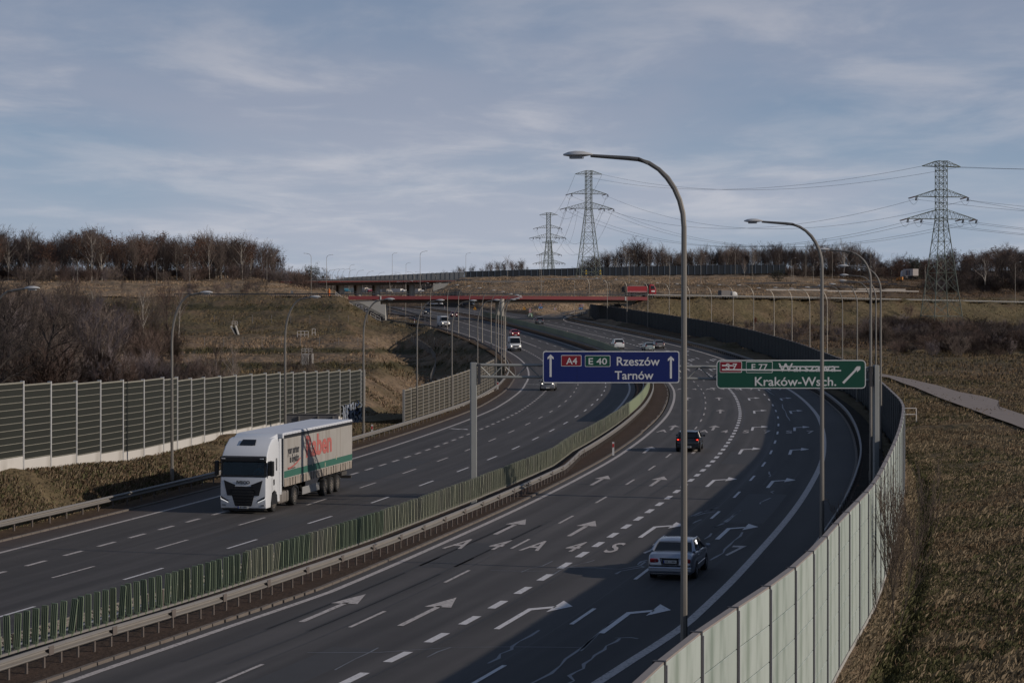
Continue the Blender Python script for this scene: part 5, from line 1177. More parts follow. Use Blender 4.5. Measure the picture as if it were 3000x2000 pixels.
def car(loc, rz, label, cat='car', paint=(.3, .3, .33), L_=4.6, Wd=1.78, Hh=1.45, hood=.92, deck=1.0, belt=.93, cab=(-1.75, -1.05, .35, 1.15), name='car', kind='sedan', lights='', plate_txt='', front_on=False, wb=2.7, metal=.5, sill=.20, r=.32, pname=None, reach=None):
    """cab = y of rear glass foot, rear roof edge, front roof edge, windscreen foot"""
    m = M(pname or 'paint_%02d_%02d_%02d' % tuple(int(c * 99) for c in paint), paint, .32, metal, var=.03, coat=.6)
    t = thing(name, label, cat, loc, rz); w = Wd / 2; b = L_ / 2
    def sec(y, zt, f=1., zb=sill, rise=0.):
        W_ = w * f; zt_ = zt; q = [(W_ * .86, zb), (W_ * .97, zb + .08), (W_, zb + .25), (W_ * .995, zt_ - .28), (W_ * .965, zt_ - .10), (W_ * .90, zt_ - .025), (W_ * .72, zt_), (W_ * .3, zt_ + .015 + rise)]
        return [(x, y, z) for x, z in q] + [(-x, y, z) for x, z in q[::-1]]
    S = [sec(-b, deck - .38, .86, .34), sec(-b + .03, deck - .16, .92, .28), sec(-b + .12, deck - .04, .965), sec(-b + .35, deck, .985), sec(cab[0], deck + .01, 1.), sec((cab[0] + cab[3]) / 2, belt + .02, 1.), sec(cab[3] - .1, belt + .01, 1.), sec(cab[3] + .35, hood + .01, .99), sec(b - .45, hood - .08, .965), sec(b - .15, hood - .17, .93), sec(b - .03, hood - .28, .87, .26), sec(b, hood - .42, .80, .32)]
    mb = MB(); loft(mb, S); mb.build('body', m, t, smooth=True)
    # cabin glass, roof, pillars
    wb_, wr = w * .90, w * .70; zr = Hh - .045
    A = [(-wb_, cab[0], deck - .01), (wb_, cab[0], deck - .01), (wb_, cab[3], belt), (-wb_, cab[3], belt), (-wr, cab[1], zr), (wr, cab[1], zr), (wr, cab[2], zr), (-wr, cab[2], zr)]
    mb = MB(); mb.hexa(A); mb.build('window_glass', M_CGL, t, bevel=.02, bseg=1)
    def rs(y, f, z0, cr): 
        W_ = (wr + .05) * f; return [(W_ * a, y, z0 + cr * (1 - a * a)) for a in (-1, -.7, -.35, 0, .35, .7, 1)] + [(W_ * a, y, z0 - .045) for a in (1, 0, -1)]
    mb = MB(); loft(mb, [rs(cab[1] - .12, .93, zr - .03, .02), rs(cab[1] + .05, 1., zr + .0, .04), rs((cab[1] + cab[2]) / 2, 1.03, zr + .01, .05), rs(cab[2], .97, zr - .01, .03), rs(cab[2] + .1, .9, zr - .045, .02)]); mb.build('roof', m, t, smooth=True)
    for s in (-1, 1):
        mb = MB(); mb.tube([(s * wb_ * 1.0, cab[0] - .02, deck - .02), (s * (wb_ + wr) / 2 * 1.02, (cab[0] + cab[1]) / 2 + .02, (deck + zr) / 2 + .03), (s * wr * 1.02, cab[1], zr)], [.075, .06, .05], 6)
        mb.tube([(s * wr * 1.02, cab[2], zr), (s * wb_ * 1.01, cab[3] + .02, belt - .01)], [.035, .05], 6)
        ym = (cab[1] + cab[2]) / 2 + .1; mb.tube([(s * wb_ * 1.005, ym, belt), (s * wr * 1.03, ym, zr)], .032, 4); yq = cab[0] + .38; mb.tube([(s * wb_ * 1.005, yq + .05, belt), (s * wr * 1.03, cab[1] + .12, zr)], .03, 4)
        mb.tube([(s * wr * 1.03, cab[1], zr), (s * wr * 1.04, cab[2], zr)], .035, 5); mb.build('pillars', m, t, smooth=True)
        mo = MB(); mo.box((s * (w + .11), cab[3] - .28, belt + .07), (.20, .10, .14)); mo.build('side_mirror', m, t, bevel=.035)
        for yy in (-.1, cab[0] + .75): MB().box((s * (w * .995 + .008), yy, belt - .10), (.03, .17, .03)).build('door_handle', M_CHR if kind == 'sedan' else m, t)
        for yy in (wb / 2 * .98, -wb / 2):
            mb = MB(); mb.cyl((s * (w - .10), yy, r), r * 1.16, .21, 'x', 20); mb.build('wheel_arch', M_BLK, t)
        for yy in (wb / 2, -wb / 2): wheel(t, s * (w - .085), yy, r, .2, s)
        for yy in (.95, ): MB().box((s * (w + .001), (cab[0] + cab[3]) / 2, .5), (.02, 2.3, .05)).build('side_moulding', m, t, bevel=.008, bseg=1)
    MB().box((0, -b + .05, .42), (Wd * .93, .16, .22)).build('rear_bumper', m, t, bevel=.05); MB().box((0, b - .06, .38), (Wd * .88, .14, .24)).build('front_bumper', m, t, bevel=.05); MB().box((0, 0, .24), (Wd * .84, L_ * .9, .12)).build('underbody', M_BLK, t)
    on = 'b' in lights
    if kind == 'sedan':
        for s in (-1, 1):
            o = MB().box((s * w * .70, -b + .035, .76), (w * .36, .12, .17)).build('tail_light', M_TL, t, bevel=.045); MB().lathe([(.062, 0), (.072, -.012), (.078, 0)], n=20, axis='y').build('lamp_ring', M_CHR, o).location = (s * w * .58, -b - .028, .765)
    else:
        for s in (-1, 1):
            MB().box((s * w * .76, -b + .06, deck - .13), (w * .34, .16, .17)).build('tail_light', M_TL, t, bevel=.04)
            if on: MB().box((s * w * .80, -b - .03, deck - .12), (w * .14, .03, .07)).build('brake_lamp', M_TLON, t, bevel=.012)
    for s in (-1, 1):
        MB().box((s * w * .68, b - .10, hood - .27), (w * .42, .2, .14)).build('headlight', M_HL, t, bevel=.04)
        if front_on: MB().cyl((s * w * .68, b + .005, hood - .27), .06, .03, 'y', 12).build('headlamp_glow', M_HLON, t)
    MB().box((0, b - .01, hood - .33), (Wd * .42, .06, .14)).build('grille', M_BLK, t, bevel=.02)
    plate(t, plate_txt, -b - .035, .73 if kind == 'sedan' else .38); plate(t, '', b + .02, .36, True)
    return t
def heading(Y, sgn=1, curve=REF): x, t_ = curve.xt(Y); a = -math.atan2(t_, 1); return a if sgn > 0 else a + math.pi
def cardir(p, rz, back): return Vector((p[0] - math.sin(rz) * back, p[1] + math.cos(rz) * back, 0))
def rearcar(x, y, L_, wb, **k):     # placed by the picture point of its rear axle on the road
    p = onroad(x, y); rz = k.pop('rz', None) or heading(p.y); q = cardir(p, rz, wb / 2); return car((q.x, q.y, g(q.y) + .012), rz, L_=L_, wb=wb, **k)
def frontcar(x, y, L_, wb, **k):
    p = onroad(x, y); rz = k.pop('rz', None) or heading(p.y, -1); q = cardir(p, rz, -wb / 2); return car((q.x, q.y, g(q.y) + .012), rz, L_=L_, wb=wb, **k)
# silver saloon, nearest car
sv = rearcar(1548, 1325, 4.85, 2.8, label='silver saloon car seen from behind in the shaded lane, nearest car to the camera', paint=(.33, .36, .42), Wd=1.84, Hh=1.46, deck=1.05, hood=.95, belt=.96, cab=(-1.62, -.95, .45, 1.3), name='saloon_car', plate_txt='KK 11434', metal=.75)
mb = MB(); q = [(-.40, .875), (.40, .875), (.33, .60), (-.33, .60)]; 
mb.tube([(x, -2.46, z) for x, z in q + q[:1]], .022, 6); mb.build('plate_surround', M_CHR, sv, smooth=True); MB().box((0, -2.43, .74), (.68, .02, .25)).build('plate_recess', M_BLK, sv)
MB().box((0, -2.475, .47), (1.62, .03, .018)).build('bumper_trim', M_CHR, sv); MB().box((0, -2.455, .27), (1.5, .03, .03)).build('bumper_trim', M_CHR, sv); MB().box((0, -1.5, 1.065), (.42, .05, .02)).build('high_brake_light', M_BLK, sv)
# black hatchback
bh = rearcar(1581.5, 1036.3, 4.3, 2.6, label='black hatchback with red tail lights, partly hidden by the nearest lamp pole', paint=(.012, .014, .018), Wd=1.76, Hh=1.48, deck=1.02, hood=.95, belt=.97, cab=(-2.05, -1.6, .35, 1.2), name='hatchback_car', kind='hatch', lights='b', plate_txt='WI 2749L', metal=.2)
# far right carriageway traffic
rearcar(1420.5, 800.8, 4.85, 2.9, label='white sport utility car driving away just above the blue sign', paint=(.66, .67, .68), Wd=1.95, Hh=1.76, deck=1.15, hood=1.08, belt=1.10, cab=(-2.2, -1.75, .4, 1.3), name='suv_car', kind='hatch', r=.38, metal=0, lights='')
rearcar(1491, 806, 4.5, 2.7, label='pale green grey hatchback just above the top right of the blue sign', paint=(.40, .45, .43), Wd=1.76, Hh=1.49, deck=1.05, hood=.92, belt=.95, cab=(-2.1, -1.3, .35, 1.3), name='hatchback_car', kind='hatch')
rearcar(1514, 800, 4.8, 2.8, label='beige grey saloon ahead in the lane right of the pale green hatchback', paint=(.24, .22, .21), Wd=1.84, Hh=1.46, deck=1.0, hood=.93, belt=.95, cab=(-1.7, -1.0, .4, 1.25), name='saloon_car', kind='hatch')
rearcar(1239.5, 744, 4.6, 2.7, label='grey sport utility car driving away below the chevron nose', paint=(.13, .14, .15), Wd=1.85, Hh=1.66, deck=1.1, hood=1.02, belt=1.05, cab=(-2.15, -1.7, .4, 1.2), name='suv_car', kind='hatch', r=.36, rz=.05)
# oncoming, left carriageway
frontcar(1183.3, 773, 4.4, 2.6, label='bright red car with headlights on above the white minibus', paint=(.36, .010, .014), Wd=1.78, Hh=1.46, front_on=True, cab=(-2.0, -1.4, .3, 1.1), name='hatchback_car', kind='hatch', metal=.1)
frontcar(1043.5, 728, 4.4, 2.6, label='dark red car with headlights on near the bridge pier', paint=(.16, .008, .02), Wd=1.76, Hh=1.45, front_on=True, cab=(-2.0, -1.4, .3, 1.1), name='hatchback_car', kind='hatch', metal=.1)
frontcar(983, 721.4, 4.5, 2.7, label='dark blue car with headlights on just past the red bridge', paint=(.025, .035, .055), Wd=1.82, Hh=1.55, hood=1.0, belt=1.0, deck=1.05, front_on=True, cab=(-2.1, -1.5, .3, 1.1), name='hatchback_car', kind='hatch', metal=.3)
frontcar(1258.4, 896.4, 4.78, 3.05, label='grey people carrier with headlights on just below the blue sign', paint=(.22, .225, .24), Wd=1.9, Hh=1.94, hood=1.12, belt=1.12, deck=1.2, front_on=True, cab=(-2.35, -2.2, .7, 1.75), name='people_carrier', cat='van', kind='hatch', metal=.3)
q = at(1073, 701, 700); car((q.x, q.y, q.z), 1.2, 'dark car on the far carriageway glimpsed under the bridge', paint=(.03, .04, .06), name='hatchback_car', kind='hatch', cab=(-2.0, -1.4, .3, 1.1))
# vans
def van(loc, rz, label, paint=(.62, .63, .65), L_=5.6, Wd=2.0, Hh=2.5, on=True, mini=False):
    t = thing('delivery_van', label, 'van', loc, rz); m = M('van_white', paint, .4, 0, var=.04); b = L_ / 2; w = Wd / 2
    prof = [(-b, .35), (-b, Hh - .12), (-b + .15, Hh), (b - 1.95, Hh), (b - 1.55, Hh - .13), (b - .95, 1.28), (b - .12, 1.02), (b, .8), (b, .32)]
    mb = MB(); mb.prism(prof, -w, w, 0, lambda x, a, c: (x * (1 - .10 * max(0, (c - 1.1)) / 1.4), a, c)); mb.build('body', m, t, bevel=.07, smooth=True)
    mb = MB(); y0, z0, y1, z1 = b - 1.52, Hh - .20, b - .97, 1.33
    def gw(z): return w * (.94 - .10 * max(0, (z - 1.1)) / 1.4)
    mb.hexa([(-gw(z1), y1 - .02, z1), (gw(z1), y1 - .02, z1), (gw(z1), y1 + .05, z1 + .01), (-gw(z1), y1 + .05, z1 + .01), (-gw(z0), y0 - .02, z0), (gw(z0), y0 - .02, z0), (gw(z0), y0 + .05, z0 + .01), (-gw(z0), y0 + .05, z0 + .01)]); mb.build('windscreen', M_CGL, t)
    for s in (-1, 1):
        mb = MB(); n_ = [(b - 2.2, 1.3), (b - 1.15, 1.3), (b - 1.65, Hh - .3), (b - 2.2, Hh - .3)]
        mb.prism(n_, s * (w * .99), s * (w * .99) + .012, 0, lambda x, a, c: (x - s * (c - 1.3) * .075, a, c)); mb.build('side_window', M_CGL, t)
        MB().box((s * (w + .14), b - 1.15, 1.45), (.2, .1, .32)).build('side_mirror', M_BLK, t, bevel=.03)
        for yy in (b - .95, -b + 1.1): MB().cyl((s * (w - .10), yy, .36), .42, .22, 'x', 18).build('wheel_arch', M_BLK, t); wheel(t, s * (w - .09), yy, .35, .22, s)
        MB().box((s * w * .76, b - .03, .86), (.3, .14, .24)).build('headlight', M_HL, t, bevel=.04)
        if on: MB().cyl((s * w * .76, b + .05, .86), .07, .03, 'y', 12).build('headlamp_glow', M_HLON, t)
    MB().box((0, b - .01, .80), (Wd * .5, .08, .26)).build('grille', M_BLK, t, bevel=.02); MB().box((0, b - .03, .46), (Wd * .98, .16, .24)).build('bumper', M_BLK if not mini else m, t, bevel=.04); plate(t, '', b + .07, .5, True)
    return t
p = onroad(1183.5, 806); rz = heading(p.y, -1); q = cardir(p, rz, -1.8); van((q.x, q.y, g(q.y)), rz, 'white minibus with headlights on, driving towards the camera above the grey people carrier')
p = onroad(1022.5, 750.6); rz = heading(p.y, -1) + .12; q = cardir(p, rz, -1.9); van((q.x, q.y, g(q.y)), rz, 'dusty white panel van joining from the far slip road left of the bridge pier', paint=(.42, .41, .38))
q = at(999, 700.5, 790); t_ = van((q.x, q.y, q.z), 1.35, 'white van on the far carriageway glimpsed below the bridge deck')
# ---------------------------------------------------------------- the lorry
M_CABW = M('lorry_white', (.64, .66, .69), .35, 0, var=.03, coat=.4); M_TARP = M('lorry_curtain', (.315, .30, .28), .7, var=.09, scale=.9, stain=((.24, .215, .19), .8, .5, (1, 3, .25))); M_TGRN = M('curtain_green', (.030, .115, .085), .65, var=.1); M_TSK = M('dirty_skirt', (.27, .235, .20), .85, var=.25, scale=3.)
M_TXR = M('raben_red', (.40, .115, .10), .6); M_TXK = M('slogan_dark', (.045, .045, .05), .6); M_GRB = M('grille_black', (.010, .010, .012), .55); M_ROOF = M('trailer_roof', (.60, .62, .67), .5, var=.05); M_DIRT = M('chassis_dark', (.06, .055, .05), .8)
T = thing('lorry', 'white lorry with a grey curtain sided trailer lettered Raben on the left carriageway', 'lorry')
fw = onroad(578, 1174); tz = heading(118, -1) ; T.location = (fw.x, fw.y, 0.01); T.rotation_euler = (0, 0, tz)     # origin: middle of the front axle
w = 1.25
# cab shell, profile in (y forward, z)
cp = [(-.95, .45), (-.95, 3.62), (-.35, 3.86), (.15, 3.80), (.75, 3.45), (1.12, 3.05), (1.24, 2.72), (1.36, 1.92), (1.40, 1.6), (1.42, .85), (1.36, .28), (.62, .28), (.60, .5), (.42, .98), (0, 1.12), (-.42, .98), (-.60, .5), (-.62, .45)]
mb = MB(); mb.prism(cp, -w, w, 0, lambda x, a, c: (x * (1 - .05 * max(0, c - 2.7) - .03 * max(0, a - 1.0)), a, c)); del mb.f[2 + 6]; del mb.m[2 + 6]; cabo = mb.build('cab', M_CABW, T, bevel=.06, bseg=3, smooth=True)
def yf(z): return float(np.interp(z, [.28, .85, 1.6, 1.92, 2.72, 3.05, 3.45], [1.36, 1.42, 1.40, 1.36, 1.24, 1.12, .75]))
def fpanel(name, pts, m, off=.02, thick=.05, par=T):      # panel on the cab front, pts (x, z)
    n = len(pts); A = [(x, yf(z) + off, z) for x, z in pts]; B = [(x, yf(z) + off - thick, z) for x, z in pts]; mb = MB(); mb.add(A + B, [tuple(range(n)), tuple(range(n, 2 * n))[::-1]] + [(k, (k + 1) % n, (k + 1) % n + n, k + n) for k in range(n)]); return mb.build(name, m, par)
M_WSCR = bpy.data.materials.new('windscreen_glass'); M_WSCR.use_nodes = True
_b = M_WSCR.node_tree.nodes['Principled BSDF']; _b.inputs['Base Color'].default_value = (.02, .03, .035, 1); _b.inputs['Roughness'].default_value = .05; _b.inputs['Alpha'].default_value = .55
for sp_q in ([(-1.23, 1.90), (1.23, 1.90), (1.22, 2.03), (-1.22, 2.03)], [(-1.20, 2.66), (1.20, 2.66), (1.19, 2.76), (-1.19, 2.76)], [(-1.23, 1.93), (-1.10, 1.93), (-1.08, 2.75), (-1.20, 2.75)], [(1.10, 1.93), (1.23, 1.93), (1.20, 2.75), (1.08, 2.75)]): fpanel('windscreen_seal', sp_q, M_BLK, .012, .05)
t_ = M_WSCR.node_tree; t_.nodes.clear(); o_n = t_.nodes.new('ShaderNodeOutputMaterial'); mx_ = t_.nodes.new('ShaderNodeMixShader'); tr_ = t_.nodes.new('ShaderNodeBsdfTransparent'); tr_.inputs[0].default_value = (.62, .70, .70, 1); gl_ = t_.nodes.new('ShaderNodeBsdfGlossy'); gl_.inputs['Roughness'].default_value = .04; fr_ = t_.nodes.new('ShaderNodeFresnel'); fr_.inputs[0].default_value = 1.45
t_.links.new(fr_.outputs[0], mx_.inputs[0]); t_.links.new(tr_.outputs[0], mx_.inputs[1]); t_.links.new(gl_.outputs[0], mx_.inputs[2]); t_.links.new(mx_.outputs[0], o_n.inputs[0])
fpanel('windscreen', [(-1.12, 2.0), (1.12, 2.0), (1.10, 2.68), (-1.10, 2.68)], M_WSCR, .02, .008)
M_INT = M('cab_interior', (.020, .021, .024), .8)
MB().box((0, .25, 2.3), (2.3, .05, 1.3)).build('cab_back_panel', M_INT, T); MB().box((0, 1.08, 1.92), (2.3, .42, .12)).build('dashboard', M_INT, T); MB().box((0, .7, 2.95), (2.3, 1., .05)).build('cab_ceiling', M_INT, T); MB().box((0, .75, 1.6), (2.3, 1.0, .05)).build('cab_floor', M_INT, T)
for s in (-1, 1): MB().box((s * 1.17, .75, 2.3), (.03, 1.0, 1.3)).build('cab_side_lining', M_INT, T)
MB().lathe([(.21, -.018), (.235, 0), (.21, .018), (.19, 0), (.21, -.018)], n=20).build('steering_wheel', M_BLK, T).matrix_local = Matrix.Translation((-.62, .93, 2.06)) @ Matrix.Rotation(R(-35), 4, 'X')
MB().box((.62, .45, 2.05), (.5, .14, .75)).build('seat', M('seat_cloth', (.05, .055, .065), .9), T, bevel=.05)
mb = MB(); mb.box((0, 1.36, 2.82), (2.46, .26, .24)); mb.build('sun_visor', M_BLK, T, bevel=.04)
for s in (-1, 1):
    MB().box((s * 1.04, 1.50, 2.86), (.20, .03, .05)).build('marker_lamp', M_HLON if False else M_WH, T, bevel=.01)
    fpanel('grille_shoulder', [(s * .42, 1.50), (s * 1.05, 1.74), (s * .86, .95), (s * .62, .95)], M_GRB, .028, .04)
    fpanel('headlight', [(s * .78, .68), (s * 1.20, .92), (s * 1.20, .76), (s * .80, .58)], M_BLK, .03, .04); 
    hl = fpanel('light_strip', [(s * .80, .62), (s * 1.19, .80), (s * 1.21, .90), (s * 1.20, .76), (s * .80, .575)], M_HLON if False else M('strip_white', (.7, .7, .7), .3, emit=((1, 1, 1), .7)), .04, .02)
    fpanel('fog_lamp_recess', [(s * .95, .40), (s * 1.15, .42), (s * 1.14, .50), (s * .95, .48)], M('recess_grey', (.25, .26, .27), .5), .03, .03)
    # mirrors, side window, handle, steps
    mb = MB(); mb.box((s * 1.50, 1.20, 2.34), (.20, .24, .78)); mb.build('side_mirror', M_BLK, T, bevel=.06); MB().bar((s * 1.25, 1.1, 2.62), (s * 1.48, 1.15, 2.62), .035).build('mirror_arm', M_BLK, T)
    mb = MB(); mb.prism([(.50, 1.95), (1.20, 1.95), (1.08, 2.70), (.50, 2.70)], s * 1.245, s * 1.262, 0); mb.build('side_window', M_CGL, T)
    mb = MB(); mb.prism([(-.42, 2.12), (-.34, 2.12), (-.34, 2.78), (-.42, 2.78)], s * 1.245, s * 1.262, 0); mb.build('side_slot', M_BLK, T)
    MB().box((s * 1.256, .1, 1.55), (.02, .18, .30)).build('side_vent', M_BLK, T, bevel=.005, bseg=1); MB().box((s * 1.252, .42, 1.2), (.008, .012, 1.5)).build('door_seam', M_GPD, T)
    mb = MB(); mb.prism([(-.50, .40), (-.46, .85), (0, 1.06), (.46, .85), (.50, .40)], s * 1.0, s * 1.255, 0); mb.build('wheel_arch', M_BLK, T)
# grille: V shaped panel with bars
fpanel('grille', [(-.62, 1.0), (.62, 1.0), (.44, .40), (-.44, .40)], M_GRB, .028, .05); fpanel('grille', [(-.88, 1.42), (.88, 1.42), (.62, .99), (-.62, .99)], M_GRB, .028, .05)
for k in range(6):
    z = 1.30 - k * .155; ww = np.interp(z, [.40, 1.0, 1.42], [.40, .56, .62]); MB().box((0, yf(z) + .045, z), (ww * 2, .05, .03)).build('grille_bar', M('grille_bar', (.028, .028, .03), .4), T)
o = put_text(T, 'IVECO', .22, (0, yf(1.62) + .02, 1.62), (R(90), 0, math.pi), M('badge_grey', (.13, .14, .15), .4, .5), depth=.008, bold=.012, sx=1.15)
plate(T, 'SB 126FN', 1.43, .34, True, .56); fpanel('lower_lip', [(-1.1, .17), (1.1, .17), (1.16, .27), (-1.16, .27)], M_BLK, -.02, .08)
# roof hatch and spoiler
mb = MB(); mb.hexa([(-.42, .68, 3.50), (.42, .68, 3.50), (.36, .30, 3.74), (-.36, .30, 3.74), (-.42, .72, 3.54), (.42, .72, 3.54), (.36, .34, 3.78), (-.36, .34, 3.78)]); mb.build('roof_hatch', M_CGL, T)
mb = MB(); mb.hexa([(-1.05, .10, 3.72), (1.05, .10, 3.72), (1.16, -.95, 3.60), (-1.16, -.95, 3.60), (-1.0, .02, 3.83), (1.0, .02, 3.83), (1.12, -.95, 4.02), (-1.12, -.95, 4.02)]); mb.build('roof_spoiler', M_CABW, T, bevel=.04, smooth=True)
for s in (-1, 1): MB().hexa([(s * 1.19, -.95, .8), (s * 1.24, -.95, .8), (s * 1.24, -1.30, .8), (s * 1.19, -1.30, .8), (s * 1.17, -.95, 3.75), (s * 1.22, -.95, 3.75), (s * 1.22, -1.28, 3.75), (s * 1.17, -1.28, 3.75)]).build('side_fairing', M_CABW, T)
# tractor chassis
MB().box((0, -2.2, .75), (.9, 4.6, .35)).build('chassis', M_DIRT, T)
for s in (-1, 1):
    o = MB().box((s * .98, -1.75, .62), (.50, 1.75, .62)).build('fuel_tank', M('tank_grey', (.22, .20, .18), .6, .3, var=.2), T, bevel=.12, bseg=3, smooth=True)
    for yy in (-1.2, -2.2): MB().box((s * .98, yy, .62), (.53, .06, .66)).build('tank_strap', M_DIRT, T, bevel=.02)
    wheel(T, s * 1.07, 0, .50, .32, s, 8, M('dusty_rim', (.20, .18, .16), .6, .4)); wheel(T, s * 1.00, -3.7, .50, .46, s, 8, MATS['dusty_rim'])
    MB().prism([(-4.4, .5), (-4.3, .95), (-3.7, 1.14), (-3.1, .95), (-3.0, .5), (-3.12, .5), (-3.2, .88), (-3.7, 1.05), (-4.2, .88), (-4.28, .5)], s * .75, s * 1.24, 0).build('mudguard', M_BLK, T)
# trailer
TR0, TR1 = -1.55, -15.15
trl = MB().box((0, (TR0 + TR1) / 2, 2.62), (2.50, TR0 - TR1, 2.62)).build('trailer_body', M_TARP, T, bevel=.02, bseg=1)
MB().box((0, (TR0 + TR1) / 2, 3.985), (2.50, TR0 - TR1, .06)).build('trailer_roof', M_ROOF, T, bevel=.015, bseg=1)
MB().box((0, TR0 + .03, 3.86), (2.54, .22, .28)).build('front_header', M_CABW, T, bevel=.05)
for k in range(9): MB().box((-.96 + k * .24, TR0 + .12, 3.70), (.06, .05, .05)).build('header_clip', M_BLK, T)
for s in (-1, 1):
    MB().box((s * 1.262, (TR0 + TR1) / 2, 3.80), (.03, TR0 - TR1 - .1, .17)).build('curtain_rail', M_BLK, T); MB().box((s * 1.262, (TR0 + TR1) / 2, 3.925), (.03, TR0 - TR1 - .1, .06)).build('roof_edge', M_ROOF, T)
    for k in range(24): MB().box((s * 1.28, TR0 - .4 - k * .55, 3.925), (.01, .04, .03)).build('roof_rivet', M_BLK, T)
    MB().box((s * 1.255, (TR0 + TR1) / 2, 1.80), (.012, TR0 - TR1 - .08, .36)).build('green_band', M_TGRN, T)
    for k in range(27):
        y = TR0 - .35 - k * .495; a = math.sin(k * 5.7) * .02
        MB().box((s * (1.262), y, 1.36), (.03, .44, .42), Matrix.Rotation(a, 3, 'X')).build('skirt_flap', M_TSK, T, bevel=.012, bseg=1); MB().box((s * 1.285, y - .24, 1.38), (.02, .045, .40), Matrix.Rotation(.12 * (-1) ** k, 3, 'X')).build('strap', M_BLK if k % 4 else M('strap_grey', (.4, .39, .36), .6), T)
    for y in (-6.9, -9.4, -11.7): MB().box((s * 1.264, y, 2.0 if y != -9.4 else 1.78), (.01, .10, .22)).build('reflector_patch', M('patch', (.45, .40, .30), .6), T)
    MB().box((s * 1.252, TR0 + .0, 2.5), (.03, .12, 2.6)).build('corner_post', M_GPD if False else M('corner_grey', (.22, .22, .22), .6), T)
    MB().box((s * 1.1, -7.1, .62), (.05, 3.3, .42)).build('side_guard', M('guard_grey', (.27, .27, .27), .6, .2), T, bevel=.02)
    for y in (-9.55, -10.86, -12.17):
        wheel(T, s * 1.05, y, .50, .36, s, 8, MATS['dusty_rim']); MB().box((s * 1.05, y, 1.06), (.40, 1.12, .04)).build('mudguard', M_BLK, T)
    MB().box((s * 1.10, -12.95, .72), (.05, .1, .8)).build('mud_flap', M_BLK, T)
    MB().box((s * 1.0, -6.0 - 7.6, .95), (.4, 1.1, .22)).build('pallet_box', M_DIRT, T)
MB().box((0, -8.6, 1.08), (1.0, 12.4, .28)).build('trailer_frame', M_DIRT, T); MB().box((0, -15.1, .62), (2.4, .12, .16)).build('rear_bumper', M_DIRT, T)
# lettering: the trailer side seen in the photo is local -x... its right hand side from the driver is +x; visible side faces the camera's right
vs = -1 if math.cos(tz) < 0 else 1
def side_text(txt, size, y, z, m, **k):      # reads left to right when looking at the visible flank
    me = text_mesh(txt, size, .004, **k); me.materials.clear(); me.materials.append(m)
    o = link('lettering', me, T, (vs * 1.262, y, z)); o.rotation_euler = (R(90), 0, R(90) * vs); return o
side_text('your partner', .60, -3.35, 3.02, M_TXK, bold=.012, sx=.66); side_text('in logistics', .60, -3.5, 2.55, M_TXK, bold=.012, sx=.66)
side_text('Raben', 1.62, -8.2, 2.95, M_TXR, bold=.05, sx=1.28)
mb = MB(); mb.tube([(vs * 1.262, -2.3 - 2.3 * t, 2.08 + .42 * t * t) for t in np.linspace(0, 1, 10)], [.03 + .02 * (1 - t) for t in np.linspace(0, 1, 10)], 5); mb.build('swoosh', M_TXR, T)
side_text('www.raben-group.com', .16, -3.0, 2.06, M('faint_ink', (.16, .15, .14), .7), sx=.9)
# ---------------------------------------------------------------- other lorries
M_TIP = M('tipper_red', (.26, .012, .022), .45, .1, var=.1); M_SAND = M('sand_load', (.20, .17, .15), .95, var=.3, scale=4)
def tipper(loc, rz):
    t = thing('tipper_lorry', 'red tipper lorry loaded with gravel on the bridge road', 'lorry', loc, rz)
    MB().prism([(-4.2, 1.15), (-4.3, 2.75), (1.3, 2.75), (1.3, 1.15)], -1.2, 1.2, 0).build('tipper_body', M_TIP, t, bevel=.05)
    MB().prism([(-4.9, 1.3), (-4.95, 2.6), (-4.3, 2.75), (-4.25, 1.1)], -1.2, 1.2, 0).build('tailgate', M('dark_tailgate', (.05, .035, .03), .7), t, bevel=.05)
    MB().prism([(-4.1, 2.7), (-2, 2.95), (-.8, 3.02), (1.2, 2.75)], -1.0, 1.0, 0).build('gravel_load', M_SAND, t)
    MB().box((0, -1.5, 1.35), (2.44, 5.4, .07)).build('white_stripe', M_WH, t)
    MB().prism([(1.9, .7), (1.9, 3.05), (2.3, 3.35), (3.2, 3.2), (3.75, 2.2), (3.85, 1.9), (3.9, .6)], -1.22, 1.22, 0).build('cab', M_TIP, t, bevel=.07, smooth=True); MB().prism([(2.3, 2.0), (3.55, 2.0), (3.25, 2.9), (2.3, 2.9)], -1.235, 1.235, 0).build('side_window', M_CGL, t)
    MB().box((0, 1.62, 2.3), (2.1, .5, 2.1)).build('exhaust_stack', M_BLK, t, bevel=.03); MB().box((0, -.2, .85), (1.0, 7.6, .3)).build('chassis', M_DIRT, t)
    MB().box((-1.24 if False else 1.24, 3.0, 1.45), (.01, 1.0, .35)).build('door_sign', M_WH, t); MB().box((0, 3.7, .6), (2.4, .4, .5)).build('bumper', M_BLK, t, bevel=.04)
    for s in (-1, 1):
        for y in (2.9, 1.2, -2.2, -3.5): wheel(t, s * 1.05, y, .5, .35, s, 8, MATS['dusty_rim'])
    return t
q = deckpt(1472, 0, 3.4); tipper((q.x, q.y, q.z + .1), -math.pi / 2 + math.atan2(31, 30) * .35)
